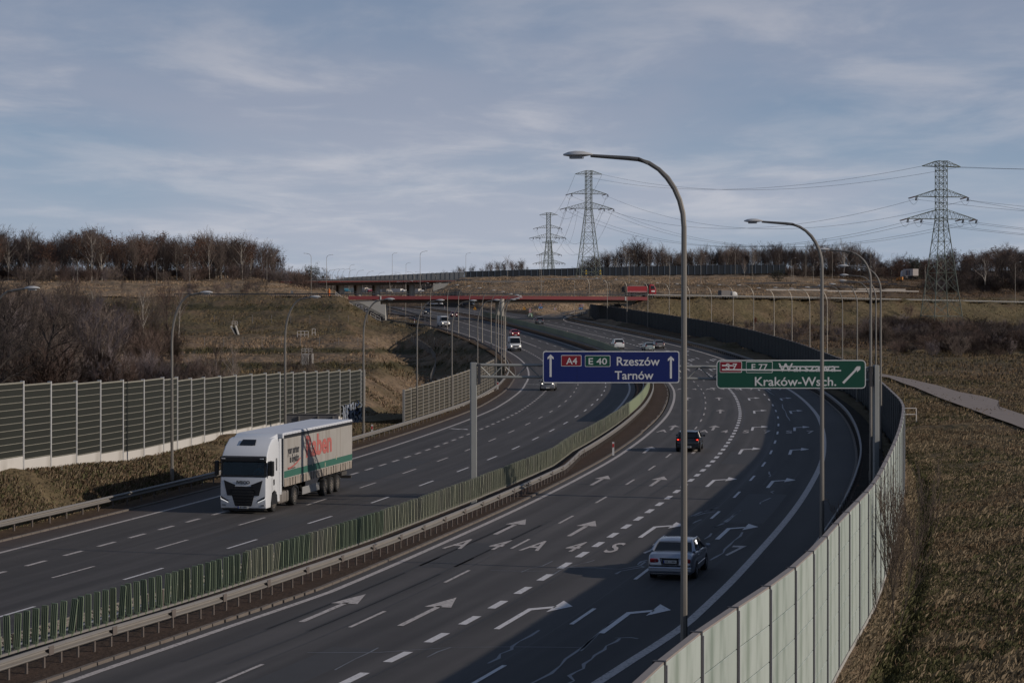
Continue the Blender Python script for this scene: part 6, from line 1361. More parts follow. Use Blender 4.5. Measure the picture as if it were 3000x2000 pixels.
def boxtruck(loc, rz, label, cabc, boxc, L_=9., nm='distant_lorry', stripe=None):
    t = thing(nm, label, 'lorry', loc, rz); mc = M('cabpaint_%d_%d_%d' % tuple(int(c * 99) for c in cabc), cabc, .4); mbx = M('boxpaint_%d_%d_%d' % tuple(int(c * 99) for c in boxc), boxc, .6, var=.08, scale=.3)
    MB().box((0, -1.4, 2.55), (2.5, L_ - 2.4, 2.8)).build('cargo_box', mbx, t, bevel=.04); MB().prism([(L_ / 2 - 2.0, .5), (L_ / 2 - 2.0, 3.1), (L_ / 2 - 1.2, 3.4), (L_ / 2 - .4, 2.8), (L_ / 2 - .2, 1.6), (L_ / 2 - .15, .5)], -1.2, 1.2, 0).build('cab', mc, t, bevel=.06, smooth=True)
    MB().hexa([(-1.1, L_ / 2 - .24, 1.75), (1.1, L_ / 2 - .24, 1.75), (1.1, L_ / 2 - .16, 1.75), (-1.1, L_ / 2 - .16, 1.75), (-1.05, L_ / 2 - .5, 2.7), (1.05, L_ / 2 - .5, 2.7), (1.05, L_ / 2 - .38, 2.7), (-1.05, L_ / 2 - .38, 2.7)]).build('windscreen', M_CGL, t); MB().box((0, -.6, .85), (1., L_ - 1.5, .3)).build('chassis', M_DIRT, t)
    for s in (-1, 1):
        for y in (L_ / 2 - 1.2, -L_ / 2 + 1.6, -L_ / 2 + 2.9): wheel(t, s * 1.05, y, .48, .33, s, 6, MATS['dusty_rim'])
    if stripe: 
        for k in range(3): MB().box((-1.256, -2.6 + k * 1.3, 2.4), (.012, .9, 2.0)).build('side_panel', stripe[k % len(stripe)], t)
    return t
q = at(2088, 640, 885); boxtruck(q, .30, 'distant lorry with a white rear door climbing the road at the far right', (.4, .4, .42), (.40, .36, .34), 11, stripe=[M('navy_print', (.03, .04, .08), .6), M('brown_print', (.10, .04, .03), .6)])
q = at(2066, 645.5, 840); t_ = boxtruck(q, 1.0, 'small orange works lorry just below the distant lorry at the far right', (.45, .18, .03), (.42, .17, .03), 6, 'works_lorry'); t_.scale = (.42, .42, .42)
QT = [(792, 681, .12, (.015, .11, .17), (.03, .16, .22), 'teal lorry queuing under the far viaduct, leftmost'), (812, 680, .1, (.08, .10, .22), (.60, .55, .47), 'cream box lorry right of the teal lorry under the far viaduct'), (835, 679.5, .15, (.5, .5, .5), (.58, .53, .46), 'pale lorry left of the maroon one under the far viaduct'), (845, 681, .1, (.18, .02, .04), (.12, .10, .11), 'dark maroon lorry under the middle of the far viaduct'), (856, 679, .1, (.5, .5, .5), (.60, .56, .5), 'cream lorry just right of the maroon lorry under the far viaduct'), (878, 680, .1, (.5, .5, .5), (.62, .6, .56), 'white lorry between the second and third piers of the far viaduct'), (890, 680.5, .05, (.35, .33, .3), (.27, .24, .21), 'tan box lorry right of the middle under the far viaduct'), (917, 679, .1, (.5, .5, .5), (.6, .58, .55), 'small white lorry left of the right pier of the far viaduct'), (930, 680, .1, (.4, .4, .4), (.55, .55, .53), 'grey white lorry just left of the right pier of the far viaduct'), (958, 680, .1, (.5, .5, .5), (.6, .56, .5), 'cream lorry right of the right pier of the far viaduct')]
for k, (x, y, rz_, cc, bc, lb) in enumerate(QT):
    d = 960 if k < 4 else 1080 + (k % 3) * 40; q = at(x, y, d); t_ = boxtruck(q, math.pi + .45 if k in (0, 3, 6) else math.pi + 1.0, lb, cc, bc, 8.5); t_.location.z = q.z - .3
q = deckpt(1673, .0, 3.2); t_ = boxtruck(q, -1.15, 'small white flatbed pickup on the embankment road right of the red lorry', (.5, .5, .5), (.12, .11, .11), 5.4, 'pickup_truck'); t_.scale = (.8, .95, .55); t_['category'] = 'pickup'
# a roadworks barrel figure by the left embankment road
t_ = thing('warning_beacon', 'small orange warning beacon on the embankment road left of the bridge', 'beacon', at(756, 677, 566)); MB().cyl((0, 0, .6), .3, 1.6, n=10).build('body', M('beacon_orange', (.6, .14, .02), .6), t_); MB().cyl((0, 0, 1.55), .14, .35, n=8).build('lamp', M('beacon_lamp', (.6, .25, .05), .4), t_)
t_ = thing('road_sign', 'small dark sign back on the grass slope left of the bridge', 'road sign', at(670.5, 671, 585)); MB().box((0, 0, 0), (.7, .05, .9)).build('plate', M_BACK, t_); MB().box((0, .05, -.9), (.08, .05, 1.6)).build('sign_post', M_GALVD, t_)

# the lorry driver, seated behind the windscreen
def person_mesh(verts, edges, rad, mats, pick, sub=2):
    me = bpy.data.meshes.new('person'); me.from_pydata(verts, edges, []); o = bpy.data.objects.new('p_', me); COL.objects.link(o)
    sk = o.modifiers.new('s', 'SKIN'); 
    for i, r_ in enumerate(rad): me.skin_vertices[0].data[i].radius = r_ if isinstance(r_, tuple) else (r_, r_)
    me.skin_vertices[0].data[0].use_root = True; sb_ = o.modifiers.new('b', 'SUBSURF'); sb_.levels = sub; sb_.render_levels = sub
    dg = bpy.context.evaluated_depsgraph_get(); dg.update(); m2 = bpy.data.meshes.new_from_object(o.evaluated_get(dg)); bpy.data.objects.remove(o); m2.materials.clear(); [m2.materials.append(m) for m in mats]
    for p_ in m2.polygons: p_.material_index = pick(p_.center); p_.use_smooth = True
    return m2
pv = [(0, 0, 0), (0, .02, .25), (0, .03, .44), (0, .05, .55), (0, .07, .64), (0, .08, .74), (-.19, .03, .43), (-.27, .18, .24), (-.15, .40, .27), (-.12, .46, .29), (.19, .03, .43), (.27, .18, .24), (.15, .40, .27), (.12, .46, .29), (-.11, .32, -.02), (-.12, .50, -.35), (.11, .32, -.02), (.12, .50, -.35)]
pe_ = [(0, 1), (1, 2), (2, 3), (3, 4), (4, 5), (2, 6), (6, 7), (7, 8), (8, 9), (2, 10), (10, 11), (11, 12), (12, 13), (0, 14), (14, 15), (0, 16), (16, 17)]
pr = [(.17, .12), (.18, .12), (.17, .10), .055, (.085, .10), (.075, .085), .065, .048, .036, .034, .065, .048, .036, .034, .085, .06, .085, .06]
for hx, sg2 in ((-.12, -1), (.12, 1)):      # four fingers and a thumb curled over the wheel rim
    hi_ = 9 if sg2 < 0 else 13
    for k in range(4):
        b0 = len(pv); pv += [(hx + sg2 * .012 * (k - 1.5), .485, .315 - .004 * k), (hx + sg2 * .016 * (k - 1.5), .515, .305 - .004 * k), (hx + sg2 * .016 * (k - 1.5), .520, .275)]; pe_ += [(hi_, b0), (b0, b0 + 1), (b0 + 1, b0 + 2)]; pr += [.010, .009, .008]
    b0 = len(pv); pv += [(hx - sg2 * .035, .47, .30), (hx - sg2 * .045, .495, .28)]; pe_ += [(hi_, b0), (b0, b0 + 1)]; pr += [.011, .009]
M_SKIN = M('skin', (.42, .24, .17), .6); M_SHIRT = M('blue_shirt', (.05, .16, .26), .85); M_HAIR = M('short_hair', (.05, .035, .025), .8)
dm = person_mesh(pv, pe_, pr, [M_SHIRT, M_SKIN, M_HAIR], lambda c: 2 if (c.z > .71 and c.y < .13) or c.z > .79 else (1 if c.z > .53 or (c.y > .36 and c.z > .2) else 0))
dl = link('person', dm, None, None); dl.matrix_world = T.matrix_basis @ Matrix.Translation((-.62, .48, 1.80)); tag(dl, 'lorry driver in a blue shirt with both hands on the steering wheel', 'person')
f_ = MB().box((0, .165, .665), (.025, .035, .05)).build('nose', M_SKIN, dl, bevel=.008); MB().box((0, .155, .615), (.055, .012, .012)).build('mouth', M('lips', (.3, .12, .1), .6), dl)
for s in (-1, 1): MB().box((s * .032, .155, .69), (.02, .012, .012)).build('eye', M_INK, dl); MB().box((s * .085, .07, .67), (.015, .03, .055)).build('ear', M_SKIN, dl, bevel=.006)
# ================================================================ TREES AND SHRUBS
M_BARK = M('bark', (.075, .058, .048), .9, var=.3, scale=3); M_TWIG = M('twig', (.092, .070, .061), .9, var=.35, scale=.6); M_TWIGR = M('reddish_twig', (.112, .075, .063), .9, var=.35, scale=.6); M_BIRCH = M('birch_bark', (.46, .42, .37), .8, var=.25, scale=2., stain=((.08, .07, .06), 3., .62)); M_TWIGP = M('pale_twig', (.145, .112, .095), .9, var=.3, scale=.6)
M_DEADL = M('dead_leaf', (.085, .040, .024), .95, var=.35, scale=1.5); M_PINE = M('pine_needle', (.022, .028, .016), .9, var=.4, scale=1.); M_TWIGG = M('greyish_twig', (.165, .135, .135), .9, var=.3, scale=.6)
def tree_meshes(seed, Ht, spread, levels, nb, trunk_r, mt, mc, tw=.03, up=.35, leaves=0, mleaf=None, multi=1, first=.28, wig=.12, lsz=(.08, .2)):
    rnd = random.Random(seed); tr = MB(); cr = MB(); tips = []
    def branch(p, d, L_, r, lv):
        n = 4 if lv < 2 else 3; P = [p.copy()]; rr = [r]; q = p.copy(); dd = d.copy()
        for i in range(n):
            dd = (dd + Vector((rnd.gauss(0, wig), rnd.gauss(0, wig), rnd.gauss(0, wig * .6) + up * .10)) * (1 if lv else .35)).normalized(); q = q + dd * L_ / n; P.append(q.copy()); rr.append(max(tw * .35, r * (1 - (i + 1) / n * .62)))
        (tr if lv < 2 else cr).tube(P, rr, 5 if lv == 0 else (4 if lv == 1 else 3), cap=False)
        if lv >= levels: tips.append(P[-1]); return
        k = nb[lv]
        for j in range(k):
            f = first + (1 - first) * (j + rnd.random() * .8) / k if lv == 0 else .22 + .78 * (j + rnd.random()) / k
            f = min(f, .98); idx = min(int(f * n), n - 1); b = P[idx].lerp(P[idx + 1], f * n - idx); az = rnd.uniform(0, 2 * math.pi) if lv else j * 2.4 + rnd.uniform(-.5, .5)
            t_ = (P[idx + 1] - P[idx]).normalized(); s_ = t_.cross(Vector((math.cos(az), math.sin(az), .13))).normalized(); an = rnd.uniform(.45, .95) * spread
            nd = (t_ * math.cos(an) + s_ * math.sin(an) + Vector((0, 0, up * .45))).normalized()
            branch(b, nd, L_ * rnd.uniform(.36, .62) * (1.05 - .45 * f if lv == 0 else 1.), max(tw * .6, rr[idx] * .55), lv + 1)
    for m in range(multi):
        a = 2 * math.pi * m / multi + rnd.random(); d0 = Vector((math.cos(a) * .35, math.sin(a) * .35, 1)).normalized() if multi > 1 else Vector((rnd.gauss(0, .04), rnd.gauss(0, .04), 1))
        branch(Vector((rnd.gauss(0, .15) if multi > 1 else 0, rnd.gauss(0, .15) if multi > 1 else 0, -.3)), d0, Ht * rnd.uniform(.72, .86) , trunk_r * (1 if multi == 1 else .6), 0)
    if leaves:
        for k in range(leaves):
            c = rnd.choice(tips) + Vector((rnd.gauss(0, .3), rnd.gauss(0, .3), rnd.gauss(0, .3))); s = rnd.uniform(*lsz); a, b = Vector((rnd.gauss(0, 1), rnd.gauss(0, 1), rnd.gauss(0, 1))).normalized() * s, Vector((rnd.gauss(0, 1), rnd.gauss(0, 1), rnd.gauss(0, 1))).normalized() * s
            cr.add([c - a, c + b, c + a, c - b], [(0, 1, 2, 3)], 1)
    return tr.mesh('trunk', mt, fix=False), cr.mesh('crown', [mc, mleaf or mc], fix=False)
TREES = {'oak': [tree_meshes(s, 15, 1.0, 4, (11, 6, 5, 4), .26, M_BARK, M_TWIG, .035, wig=.16) for s in (1, 2, 3)],
         'slim': [tree_meshes(s, 15, .62, 4, (16, 6, 4, 3), .17, M_BARK, m_, .03, .6, first=.2) for s, m_ in ((11, M_TWIG), (12, M_TWIGR), (13, M_TWIG))],
         'birch': [tree_meshes(s, 16, .58, 4, (15, 5, 4, 3), .13, M_BIRCH, m_, .026, .4, first=.35) for s, m_ in ((21, M_TWIGP), (22, M_TWIGP), (23, M_TWIGR))],
         'leafy': [tree_meshes(s, 14, .85, 3, (13, 6, 4), .2, M_BARK, M_TWIG, .035, .4, 1500, M_DEADL) for s in (31, 32)],
         'shrub': [tree_meshes(s, 4.6, .75, 3, (8, 6, 4), .05, m_, m_, .018, .5, multi=5, first=.1, wig=.16) for s, m_ in ((41, M_TWIG), (42, M_TWIGR), (43, M_TWIGP), (44, M_TWIGG))],
         'big': [tree_meshes(51, 15, 1.0, 4, (13, 7, 6, 5), .34, M('dark_bark', (.04, .032, .028), .9, var=.3), M('dark_twig', (.045, .034, .03), .9, var=.3), .028, .3, wig=.2, first=.16)],
         'conifer': [tree_meshes(61, 12, 1.35, 2, (40, 8), .14, M_BARK, M_BARK, .03, -.3, 3500, M_PINE, first=.1)],
         'rusty': [tree_meshes(71, 6, .8, 3, (10, 6, 4), .1, M_BARK, M_TWIG, .03, .5, 2500, M('rust_leaf', (.16, .055, .03), .95, var=.35))]}
HT0 = {'oak': 13, 'slim': 14.2, 'birch': 15, 'leafy': 13, 'shrub': 4.9, 'big': 13.5, 'conifer': 10.5, 'rusty': 6}
for k_ in TREES: HT0[k_] = float(np.mean([max(v_.co.z for v_ in c_.vertices) for _, c_ in TREES[k_]]))
NT = 0
TN = {'oak': 'bare_tree', 'slim': 'bare_tree', 'birch': 'birch_tree', 'leafy': 'bare_tree', 'shrub': 'shrub', 'big': 'bare_tree', 'conifer': 'pine_tree', 'rusty': 'shrub'}
def tree(kind, p, hgt, label, group=None, wide=1.):
    global NT; NT += 1; v = random.choice(TREES[kind]); s = hgt / HT0[kind]
    cat = 'shrub' if kind in ('shrub', 'rusty') else 'tree'
    r_ = thing(TN[kind], label, cat, p, random.uniform(0, 6.28), group); r_.scale = (s * wide, s * wide, s)
    link('trunk', v[0], r_); c_ = link('crown', v[1], r_); SRC.setdefault(kind, []).append((r_.children[0] if r_.children else None, c_)); return r_

def thicket(name, label, src, pts):       # pts: (location, scale, rotation); one object, geometry-node copies of an existing shrub
    me = bpy.data.meshes.new(name); me.from_pydata([tuple(p[0]) for p in pts], [], [])
    a = me.attributes.new('sc', 'FLOAT_VECTOR', 'POINT'); a.data.foreach_set('vector', np.array([p[1] for p in pts], np.float32).ravel())
    a = me.attributes.new('rz', 'FLOAT', 'POINT'); a.data.foreach_set('value', np.array([p[2] for p in pts], np.float32))
    o = link(name, me); tag(o, label, 'shrubs' if 'tree' not in name else 'trees', kind='stuff')
    ng = bpy.data.node_groups.new(name, 'GeometryNodeTree'); ng.interface.new_socket('Geometry', in_out='INPUT', socket_type='NodeSocketGeometry'); ng.interface.new_socket('Geometry', in_out='OUTPUT', socket_type='NodeSocketGeometry')
    gi, go = ng.nodes.new('NodeGroupInput'), ng.nodes.new('NodeGroupOutput'); jn = ng.nodes.new('GeometryNodeJoinGeometry')
    for s_ in src:
        ip = ng.nodes.new('GeometryNodeInstanceOnPoints'); oi = ng.nodes.new('GeometryNodeObjectInfo'); oi.inputs[0].default_value = s_; oi.transform_space = 'ORIGINAL'; oi.inputs['As Instance'].default_value = True
        n1 = ng.nodes.new('GeometryNodeInputNamedAttribute'); n1.data_type = 'FLOAT_VECTOR'; n1.inputs[0].default_value = 'sc'; n2 = ng.nodes.new('GeometryNodeInputNamedAttribute'); n2.data_type = 'FLOAT'; n2.inputs[0].default_value = 'rz'
        cb_ = ng.nodes.new('ShaderNodeCombineXYZ'); ng.links.new(n2.outputs[0], cb_.inputs[2])
        ng.links.new(gi.outputs[0], ip.inputs['Points']); ng.links.new(oi.outputs['Geometry'], ip.inputs['Instance']); ng.links.new(cb_.outputs[0], ip.inputs['Rotation']); ng.links.new(n1.outputs[0], ip.inputs['Scale']); ng.links.new(ip.outputs[0], jn.inputs[0])
    ng.links.new(jn.outputs[0], go.inputs[0]); m_ = o.modifiers.new('copies', 'NODES'); m_.node_group = ng; return o
SRC = {}
def ptree(kind, p, hgt, wide=1.): s = hgt / HT0[kind]; return (p, (s * wide, s * wide, s), random.uniform(0, 6.28))
random.seed(21)
# tree belt on the left hill: picture column, top row
LTOP = [(-60, 520), (0, 527), (20, 540), (45, 535), (70, 528), (100, 548), (125, 545), (150, 525), (180, 532), (210, 521), (240, 535), (260, 545), (300, 540), (350, 535), (385, 537), (410, 540), (440, 550), (470, 532), (510, 548), (540, 543), (575, 534), (600, 545), (625, 556), (640, 575), (660, 592), (690, 602), (720, 608), (745, 622)]
G1 = 'bare winter trees in the belt on the left hill'
for i in range(150):
    x = random.uniform(-70, 655); d = random.uniform(800, 900); yt = float(np.interp(x, *zip(*LTOP))) + abs(random.gauss(0, 9)); p = place(x, d, -.2)
    k = 'birch' if (390 < x < 620 and random.random() < .4) or random.random() < .12 else random.choice(['oak', 'slim', 'slim', 'leafy'])
    hgt = (CAMZ - (yt - PH) * d / PF - p.z) * 1.08
    if hgt < 3: continue
    if k == 'oak' and x > 300: k = 'slim'
    tree(k, p, hgt, 'birch with pale trunk in the tree belt on the left hill' if k == 'birch' else 'bare brown tree in the tree belt on the left hill', G1, random.uniform(1.0, 1.5))
for i in range(26):
    x = random.uniform(-70, 720); d = random.uniform(785, 800); p = place(x, d, -.2); yt = float(np.interp(x, *zip(*LTOP)))
    tree('shrub', p, min(random.uniform(5, 9), max(2.5, CAMZ - (yt + 6 - PH) * d / PF - p.z)), 'bare undergrowth shrub at the foot of the tree belt on the left hill', 'undergrowth of the left tree belt', random.uniform(1.2, 2.))
tree('conifer', place(716, 900, -.3), CAMZ - (598 - PH) * 900 / PF - place(716, 900).z, 'dark pine at the right end of the left tree belt'); tree('oak', place(738, 960, -.3), CAMZ - (609 - PH) * 960 / PF - place(738, 960).z, 'round bare tree at the very right end of the left tree belt', wide=1.3)
# right hill belt
RTOP = [(1062, 612), (1085, 606), (1110, 603), (1130, 596), (1150, 600), (1190, 590), (1207, 600), (1225, 625), (1300, 626), (1318, 612), (1345, 590), (1375, 578), (1400, 572), (1440, 556), (1460, 552), (1485, 560), (1510, 556), (1530, 566), (1550, 582), (1570, 570), (1600, 568), (1640, 560), (1700, 562), (1750, 560), (1800, 556), (1850, 562), (1900, 558), (1960, 556), (2000, 562), (2012, 588), (2040, 590), (2080, 585), (2120, 595), (2150, 585), (2190, 572), (2240, 580), (2265, 570), (2310, 565), (2360, 572), (2420, 575)]
G2 = 'bare winter trees in the belt on the right hill'
for i in range(260):
    x = random.uniform(1060, 2420)
    if 1218 < x < 1310: continue
    d = random.uniform(1330, 1450) if x < 1830 else random.uniform(1060, 1250); yt = float(np.interp(x, *zip(*RTOP))) + abs(random.gauss(0, 7)); p = place(x, d, -.3); hgt = (CAMZ - (yt - PH) * d / PF - p.z) * 1.08
    k = random.choice(['slim', 'slim', 'oak', 'birch', 'slim']) if x < 2050 else random.choice(['oak', 'leafy', 'birch', 'oak'])
    if hgt < 4: continue
    tree(k, p, hgt, 'birch with pale trunk in the tree belt on the right hill' if k == 'birch' else 'bare brown tree in the tree belt on the right hill', G2, random.uniform(1.0, 1.5))
for i in range(60):
    x = random.uniform(1225, 1330); d = random.uniform(1340, 1420); p = place(x, d, -.3)
    if i < 16: tree('shrub', p, random.uniform(3, 6), 'low bare shrub on the skyline between the two distant pylons', 'low skyline shrubs', 1.6)
tree('birch', place(1166, 1180, -.3), 13, 'pale birch standing before the left end of the dark hill wall'); tree('birch', place(1710, 1050, -.3), CAMZ - (590 - PH) * 1050 / PF - place(1710, 1050).z, 'lone pale birch in front of the dark hill wall'); tree('conifer', place(1786, 900, -.2), 6.5, 'small dark conifer alone on the right grass hill', wide=1.4)
tree('conifer', place(2098, 1050, -.3), CAMZ - (580 - PH) * 1050 / PF - place(2098, 1050).z, 'dark spruce left of the big pylon on the skyline', wide=.9)
tree('birch', place(2262, 860, -.3), CAMZ - (576 - PH) * 860 / PF - place(2262, 860).z, 'tall pale birch right of the big pylon', wide=1.3)
for x, yt in ((2050, 588), (2070, 584), (2130, 590), (2148, 586), (2206, 585), (2236, 578), (2290, 566), (2305, 562), (2330, 570), (2352, 566)):
    d = 900; tree('leafy' if x < 2200 else 'oak', place(x, d, -.3), CAMZ - (yt - PH) * d / PF - place(x, d).z, 'dark bare tree on the far right hillside beyond the big pylon', 'trees beyond the big pylon', 1.3)
for i in range(34):
    x = random.uniform(2120, 2420); d = random.uniform(770, 980) + (x - 1900) * .2; p = place(x, d, -.3)
    if x < 2120 and d > 800: continue
    tree('shrub', p, random.uniform(3.5, 7.5) * (.55 if x < 2100 else 1.), 'dark bare shrub on the far right hillside beyond the embankment road', 'shrubs beyond the embankment road', 1.7)
# tree-lined distance seen under the far viaduct
for i in range(40):
    x = random.uniform(740, 1060); p = place(x, random.uniform(1420, 1600), -.5); tree(random.choice(['slim', 'oak', 'birch']), p, random.uniform(8, 11) , 'distant bare tree seen past the far viaduct', 'distant trees behind the far viaduct', 1.6)
# thicket left of centre, in front of the embankment
random.seed(5)
G3 = 'tall bare shrubs of the thicket behind the left noise wall'
for i in range(110):
    d = random.uniform(212, 520) if i % 3 else random.uniform(212, 320); xm = float(np.interp(d, [200, 300, 420, 540], [560, 520, 430, 410])); x = random.uniform(-60, xm); p = place(x, d, -.2)
    top = float(np.interp(x, [0, 200, 300, 400, 430, 560], [650, 655, 690, 730, 800, 845])) if d > 300 else float(np.interp(x, [0, 200, 300, 400, 480, 560], [730, 770, 790, 800, 815, 850])); top += random.uniform(-4, 50)
    hgt = CAMZ - (top - PH) * d / PF - p.z
    if hgt < 1.5: continue
    tree('shrub', p, min(hgt, 13), 'tall bare shrub in the brown thicket behind the left noise wall', G3, random.uniform(.85, 1.35))
for x, d, yt, k, lb in ((30, 300, 632, 'big', 'tall dark bare tree behind the large spreading one at far left'), (150, 340, 640, 'big', 'dark crowned bare tree in the thicket right of the large spreading one'), (215, 420, 628, 'birch', 'tall pale tree rising from the middle of the thicket'), (290, 450, 648, 'slim', 'slim dark tree at the back of the thicket'), (85, 225, 655, 'big', 'large dark spreading tree at the left edge behind the noise wall'), (-25, 210, 640, 'big', 'dark bare tree cut by the left picture edge'), (235, 330, 690, 'birch', 'pale birch in the thicket left of the first lamp'), (330, 400, 640, 'birch', 'pale many branched tree in the thicket, reaching above the hill edge'), (385, 420, 612, 'slim', 'tall thin bare tree at the right end of the thicket'), (410, 430, 635, 'birch', 'slender pale tree at the right end of the thicket above the lamp'), (350, 380, 655, 'slim', 'thin leaning tree in the middle of the thicket'), (537, 235, 765, 'birch', 'small white trunked birch just above the left noise wall'), (500, 260, 772, 'birch', 'crooked pale young tree left of the small white birch'), (713, 262, 775, 'slim', 'small bare tree in front of the concrete outlet'), (565, 610, 637, 'oak', 'round bare shrub tree on the dry grass of the left hill'), (610, 615, 640, 'oak', 'second round bare shrub tree nearer the left end of the far viaduct'), (280, 600, 635, 'slim', 'thin tree poking up at the left hill edge'), (165, 480, 600, 'slim', 'thin bare tree rising above the thicket at far left'), (60, 430, 590, 'oak', 'spreading bare tree rising above the thicket at far left')):
    p = place(x, d, -.2); tree(k, p, CAMZ - (yt - PH) * d / PF - p.z, lb, wide=1.25 if k == 'oak' else 1.)
for i in range(28):
    x = random.uniform(420, 600); d = random.uniform(580, 690); tree('shrub', place(x, d, -.1), random.uniform(1.5, 3.2), 'small bare shrub on the dry grass strip of the left hill', 'small shrubs on the left hill grass', 1.4)
for i in range(26):
    x = random.uniform(540, 850); d = random.uniform(222, 330); tree('shrub', place(x, d, -.1), random.uniform(.8, 1.8), 'low brown shrub on the rough ground beyond the left noise wall', 'low shrubs beyond the left noise wall', 1.7)
# brush on the right: below and on the embankment
G4 = 'brown shrubs of the brush below the right embankment'
for i in range(60):
    x = random.uniform(1990, 2420); lo_ = 395 if x > 2060 else 470; d = random.uniform(lo_, 600); p = place(x, d, -.2); tree('shrub', p, random.uniform(2.6, 5.2), 'brown bare shrub in the brush at the foot of the right embankment', G4, random.uniform(1.3, 2.))
for i in range(24):
    x = random.uniform(1640, 2000); d = random.uniform(455, 560); p = place(x, d, -.2); tree('shrub', p, random.uniform(1.5, 4), 'bare shrub on the dry ground behind the dark noise wall', 'shrubs behind the dark noise wall', random.uniform(1.2, 1.8))
for x, d, yt, k, lb in ((1905, 520, 690, 'oak', 'dark bushy bare tree behind the green sign, right of centre'), (1600, 575, 700, 'oak', 'bare round tree on the embankment slope right of the nearest lamp'), (1605, 600, 716, 'slim', 'thin bare sapling on the embankment road edge'), (1732, 560, 728, 'rusty', 'rusty brown shrub with dead leaves on the right embankment'), (1890, 560, 660, 'slim', 'tall thin bare tree on the embankment behind the second lamp'), (1740, 480, 775, 'oak', 'bare shrub tree above the dark noise wall'), (2090, 640, 690, 'shrub', 'shrub on the embankment left of the big pylon')):
    p = place(x, d, -.2); tree(k, p, CAMZ - (yt - PH) * d / PF - p.z, lb, wide=1.3 if k == 'oak' else 1.)

def srcs(kind, n=2): return [o for pr in SRC[kind][:n] for o in pr if o is not None]
random.seed(77)
def fill(name, label, kind, n, fn, k0=0, k1=1):
    P = []
    while len(P) < n:
        q = fn()
        if q: P.append(ptree(kind, *q))
    so_ = SRC[kind]; thicket(name, label, list(so_[k0]) , P[::2]); 
    thicket(name, label, list(so_[k1]), P[1::2])
def f1():
    x = random.uniform(-70, 735); d = random.uniform(800, 940); p = place(x, d, -.3); yt = float(np.interp(x, *zip(*LTOP))); mx = CAMZ - (yt + 4 - PH) * d / PF - p.z
    return (p, min(mx, random.uniform(3.5, 8)), random.uniform(1.2, 2.2)) if mx > 2 else None
fill('undergrowth_thicket', 'mass of bare undergrowth filling the left hill tree belt', 'shrub', 190, f1, 0, 3)
def f2():
    x = random.uniform(1330, 2420); d = random.uniform(1320, 1430) if x < 1830 else random.uniform(1040, 1240); p = place(x, d, -.3); yt = float(np.interp(x, *zip(*RTOP))); mx = CAMZ - (yt + 5 - PH) * d / PF - p.z
    return (p, min(mx, random.uniform(4, 8.5)), random.uniform(1.4, 2.4)) if mx > 2 else None
fill('undergrowth_thicket', 'mass of bare undergrowth filling the right hill tree belt', 'shrub', 330, f2, 1, 4)
def f3():
    x = random.uniform(-70, 640); d = random.uniform(830, 960); p = place(x, d, -.3); yt = float(np.interp(x, *zip(*LTOP))) + abs(random.gauss(0, 7)); mx = CAMZ - (yt + 4 - PH) * d / PF - p.z
    return (p, mx, random.uniform(1.1, 1.6)) if mx > 3 else None
fill('background_trees', 'mass of further bare trees behind the front row of the left hill belt', 'slim', 110, f3)
def f4():
    x = random.uniform(1330, 2420); d = random.uniform(1380, 1500) if x < 1830 else random.uniform(1150, 1300); p = place(x, d, -.3); yt = float(np.interp(x, *zip(*RTOP))) + abs(random.gauss(0, 7)); mx = CAMZ - (yt + 4 - PH) * d / PF - p.z
    return (p, mx, random.uniform(1.1, 1.6)) if mx > 3 else None
fill('background_trees', 'mass of further bare trees behind the front row of the right hill belt', 'slim', 150, f4)
def f5():
    d = random.uniform(212, 540); xm = float(np.interp(d, [200, 300, 420, 540], [540, 500, 420, 400])); x = random.uniform(-60, xm); p = place(x, d, -.2)
    top = float(np.interp(x, [0, 200, 300, 400, 430, 560], [655, 662, 700, 740, 810, 850])) + random.uniform(0, 60) if d > 300 else float(np.interp(x, [0, 200, 300, 400, 480, 560], [740, 780, 800, 810, 825, 855])) + random.uniform(0, 40)
    hgt = CAMZ - (top - PH) * d / PF - p.z; return (p, min(hgt, 11), random.uniform(.9, 1.4)) if hgt > 1.5 else None
fill('brown_thicket', 'dense brown winter thicket behind the left noise wall', 'shrub', 150, f5, 2, 5)
def f6():
    x = random.uniform(1990, 2420); d = random.uniform(400 if x > 2060 else 470, 600); return (place(x, d, -.2), random.uniform(2.4, 4.8), random.uniform(1.3, 2.1))
fill('brown_brush', 'dense brown brush at the foot of the right embankment', 'shrub', 240, f6, 6, 7)
def f7():
    x = random.uniform(1900, 2420); d = random.uniform(760, 980) + (x - 1900) * .2
    if x < 2125 and d > 790: return None
    return (place(x, d, -.3), random.uniform(3., 7.) * (.5 if x < 2100 else 1.), 1.8)
fill('dark_brush', 'dark bare brush covering the slope beyond the embankment road at far right', 'shrub', 150, f7, 8, 9)
def f8():
    x = random.uniform(1600, 2010); d = random.uniform(455, 560); return (place(x, d, -.2), random.uniform(1., 2.6), random.uniform(1.3, 2.))
fill('low_brush', 'low bare brush on the dry ground behind the dark noise wall', 'shrub', 70, f8, 10, 11)
# sapling against the near wall
sa = tree_meshes(91, 4.6, .5, 3, (14, 7, 4), .035, M_BARK, M('sapling_twig', (.10, .075, .06), .9), .014, .7, 420, M('sapling_leaf', (.05, .03, .02), .9), multi=4, first=.15, lsz=(.012, .03))
p = Vector((14.9, 84.5, 0)); p.z = h(14.9, 84.5) - .1
r_ = thing('sapling', 'bare young tree growing against the pale outer side of the right noise wall', 'tree', p, 1.0); r_.scale = (1.1, 1.1, 1.3); link('trunk', sa[0], r_); link('crown', sa[1], r_)
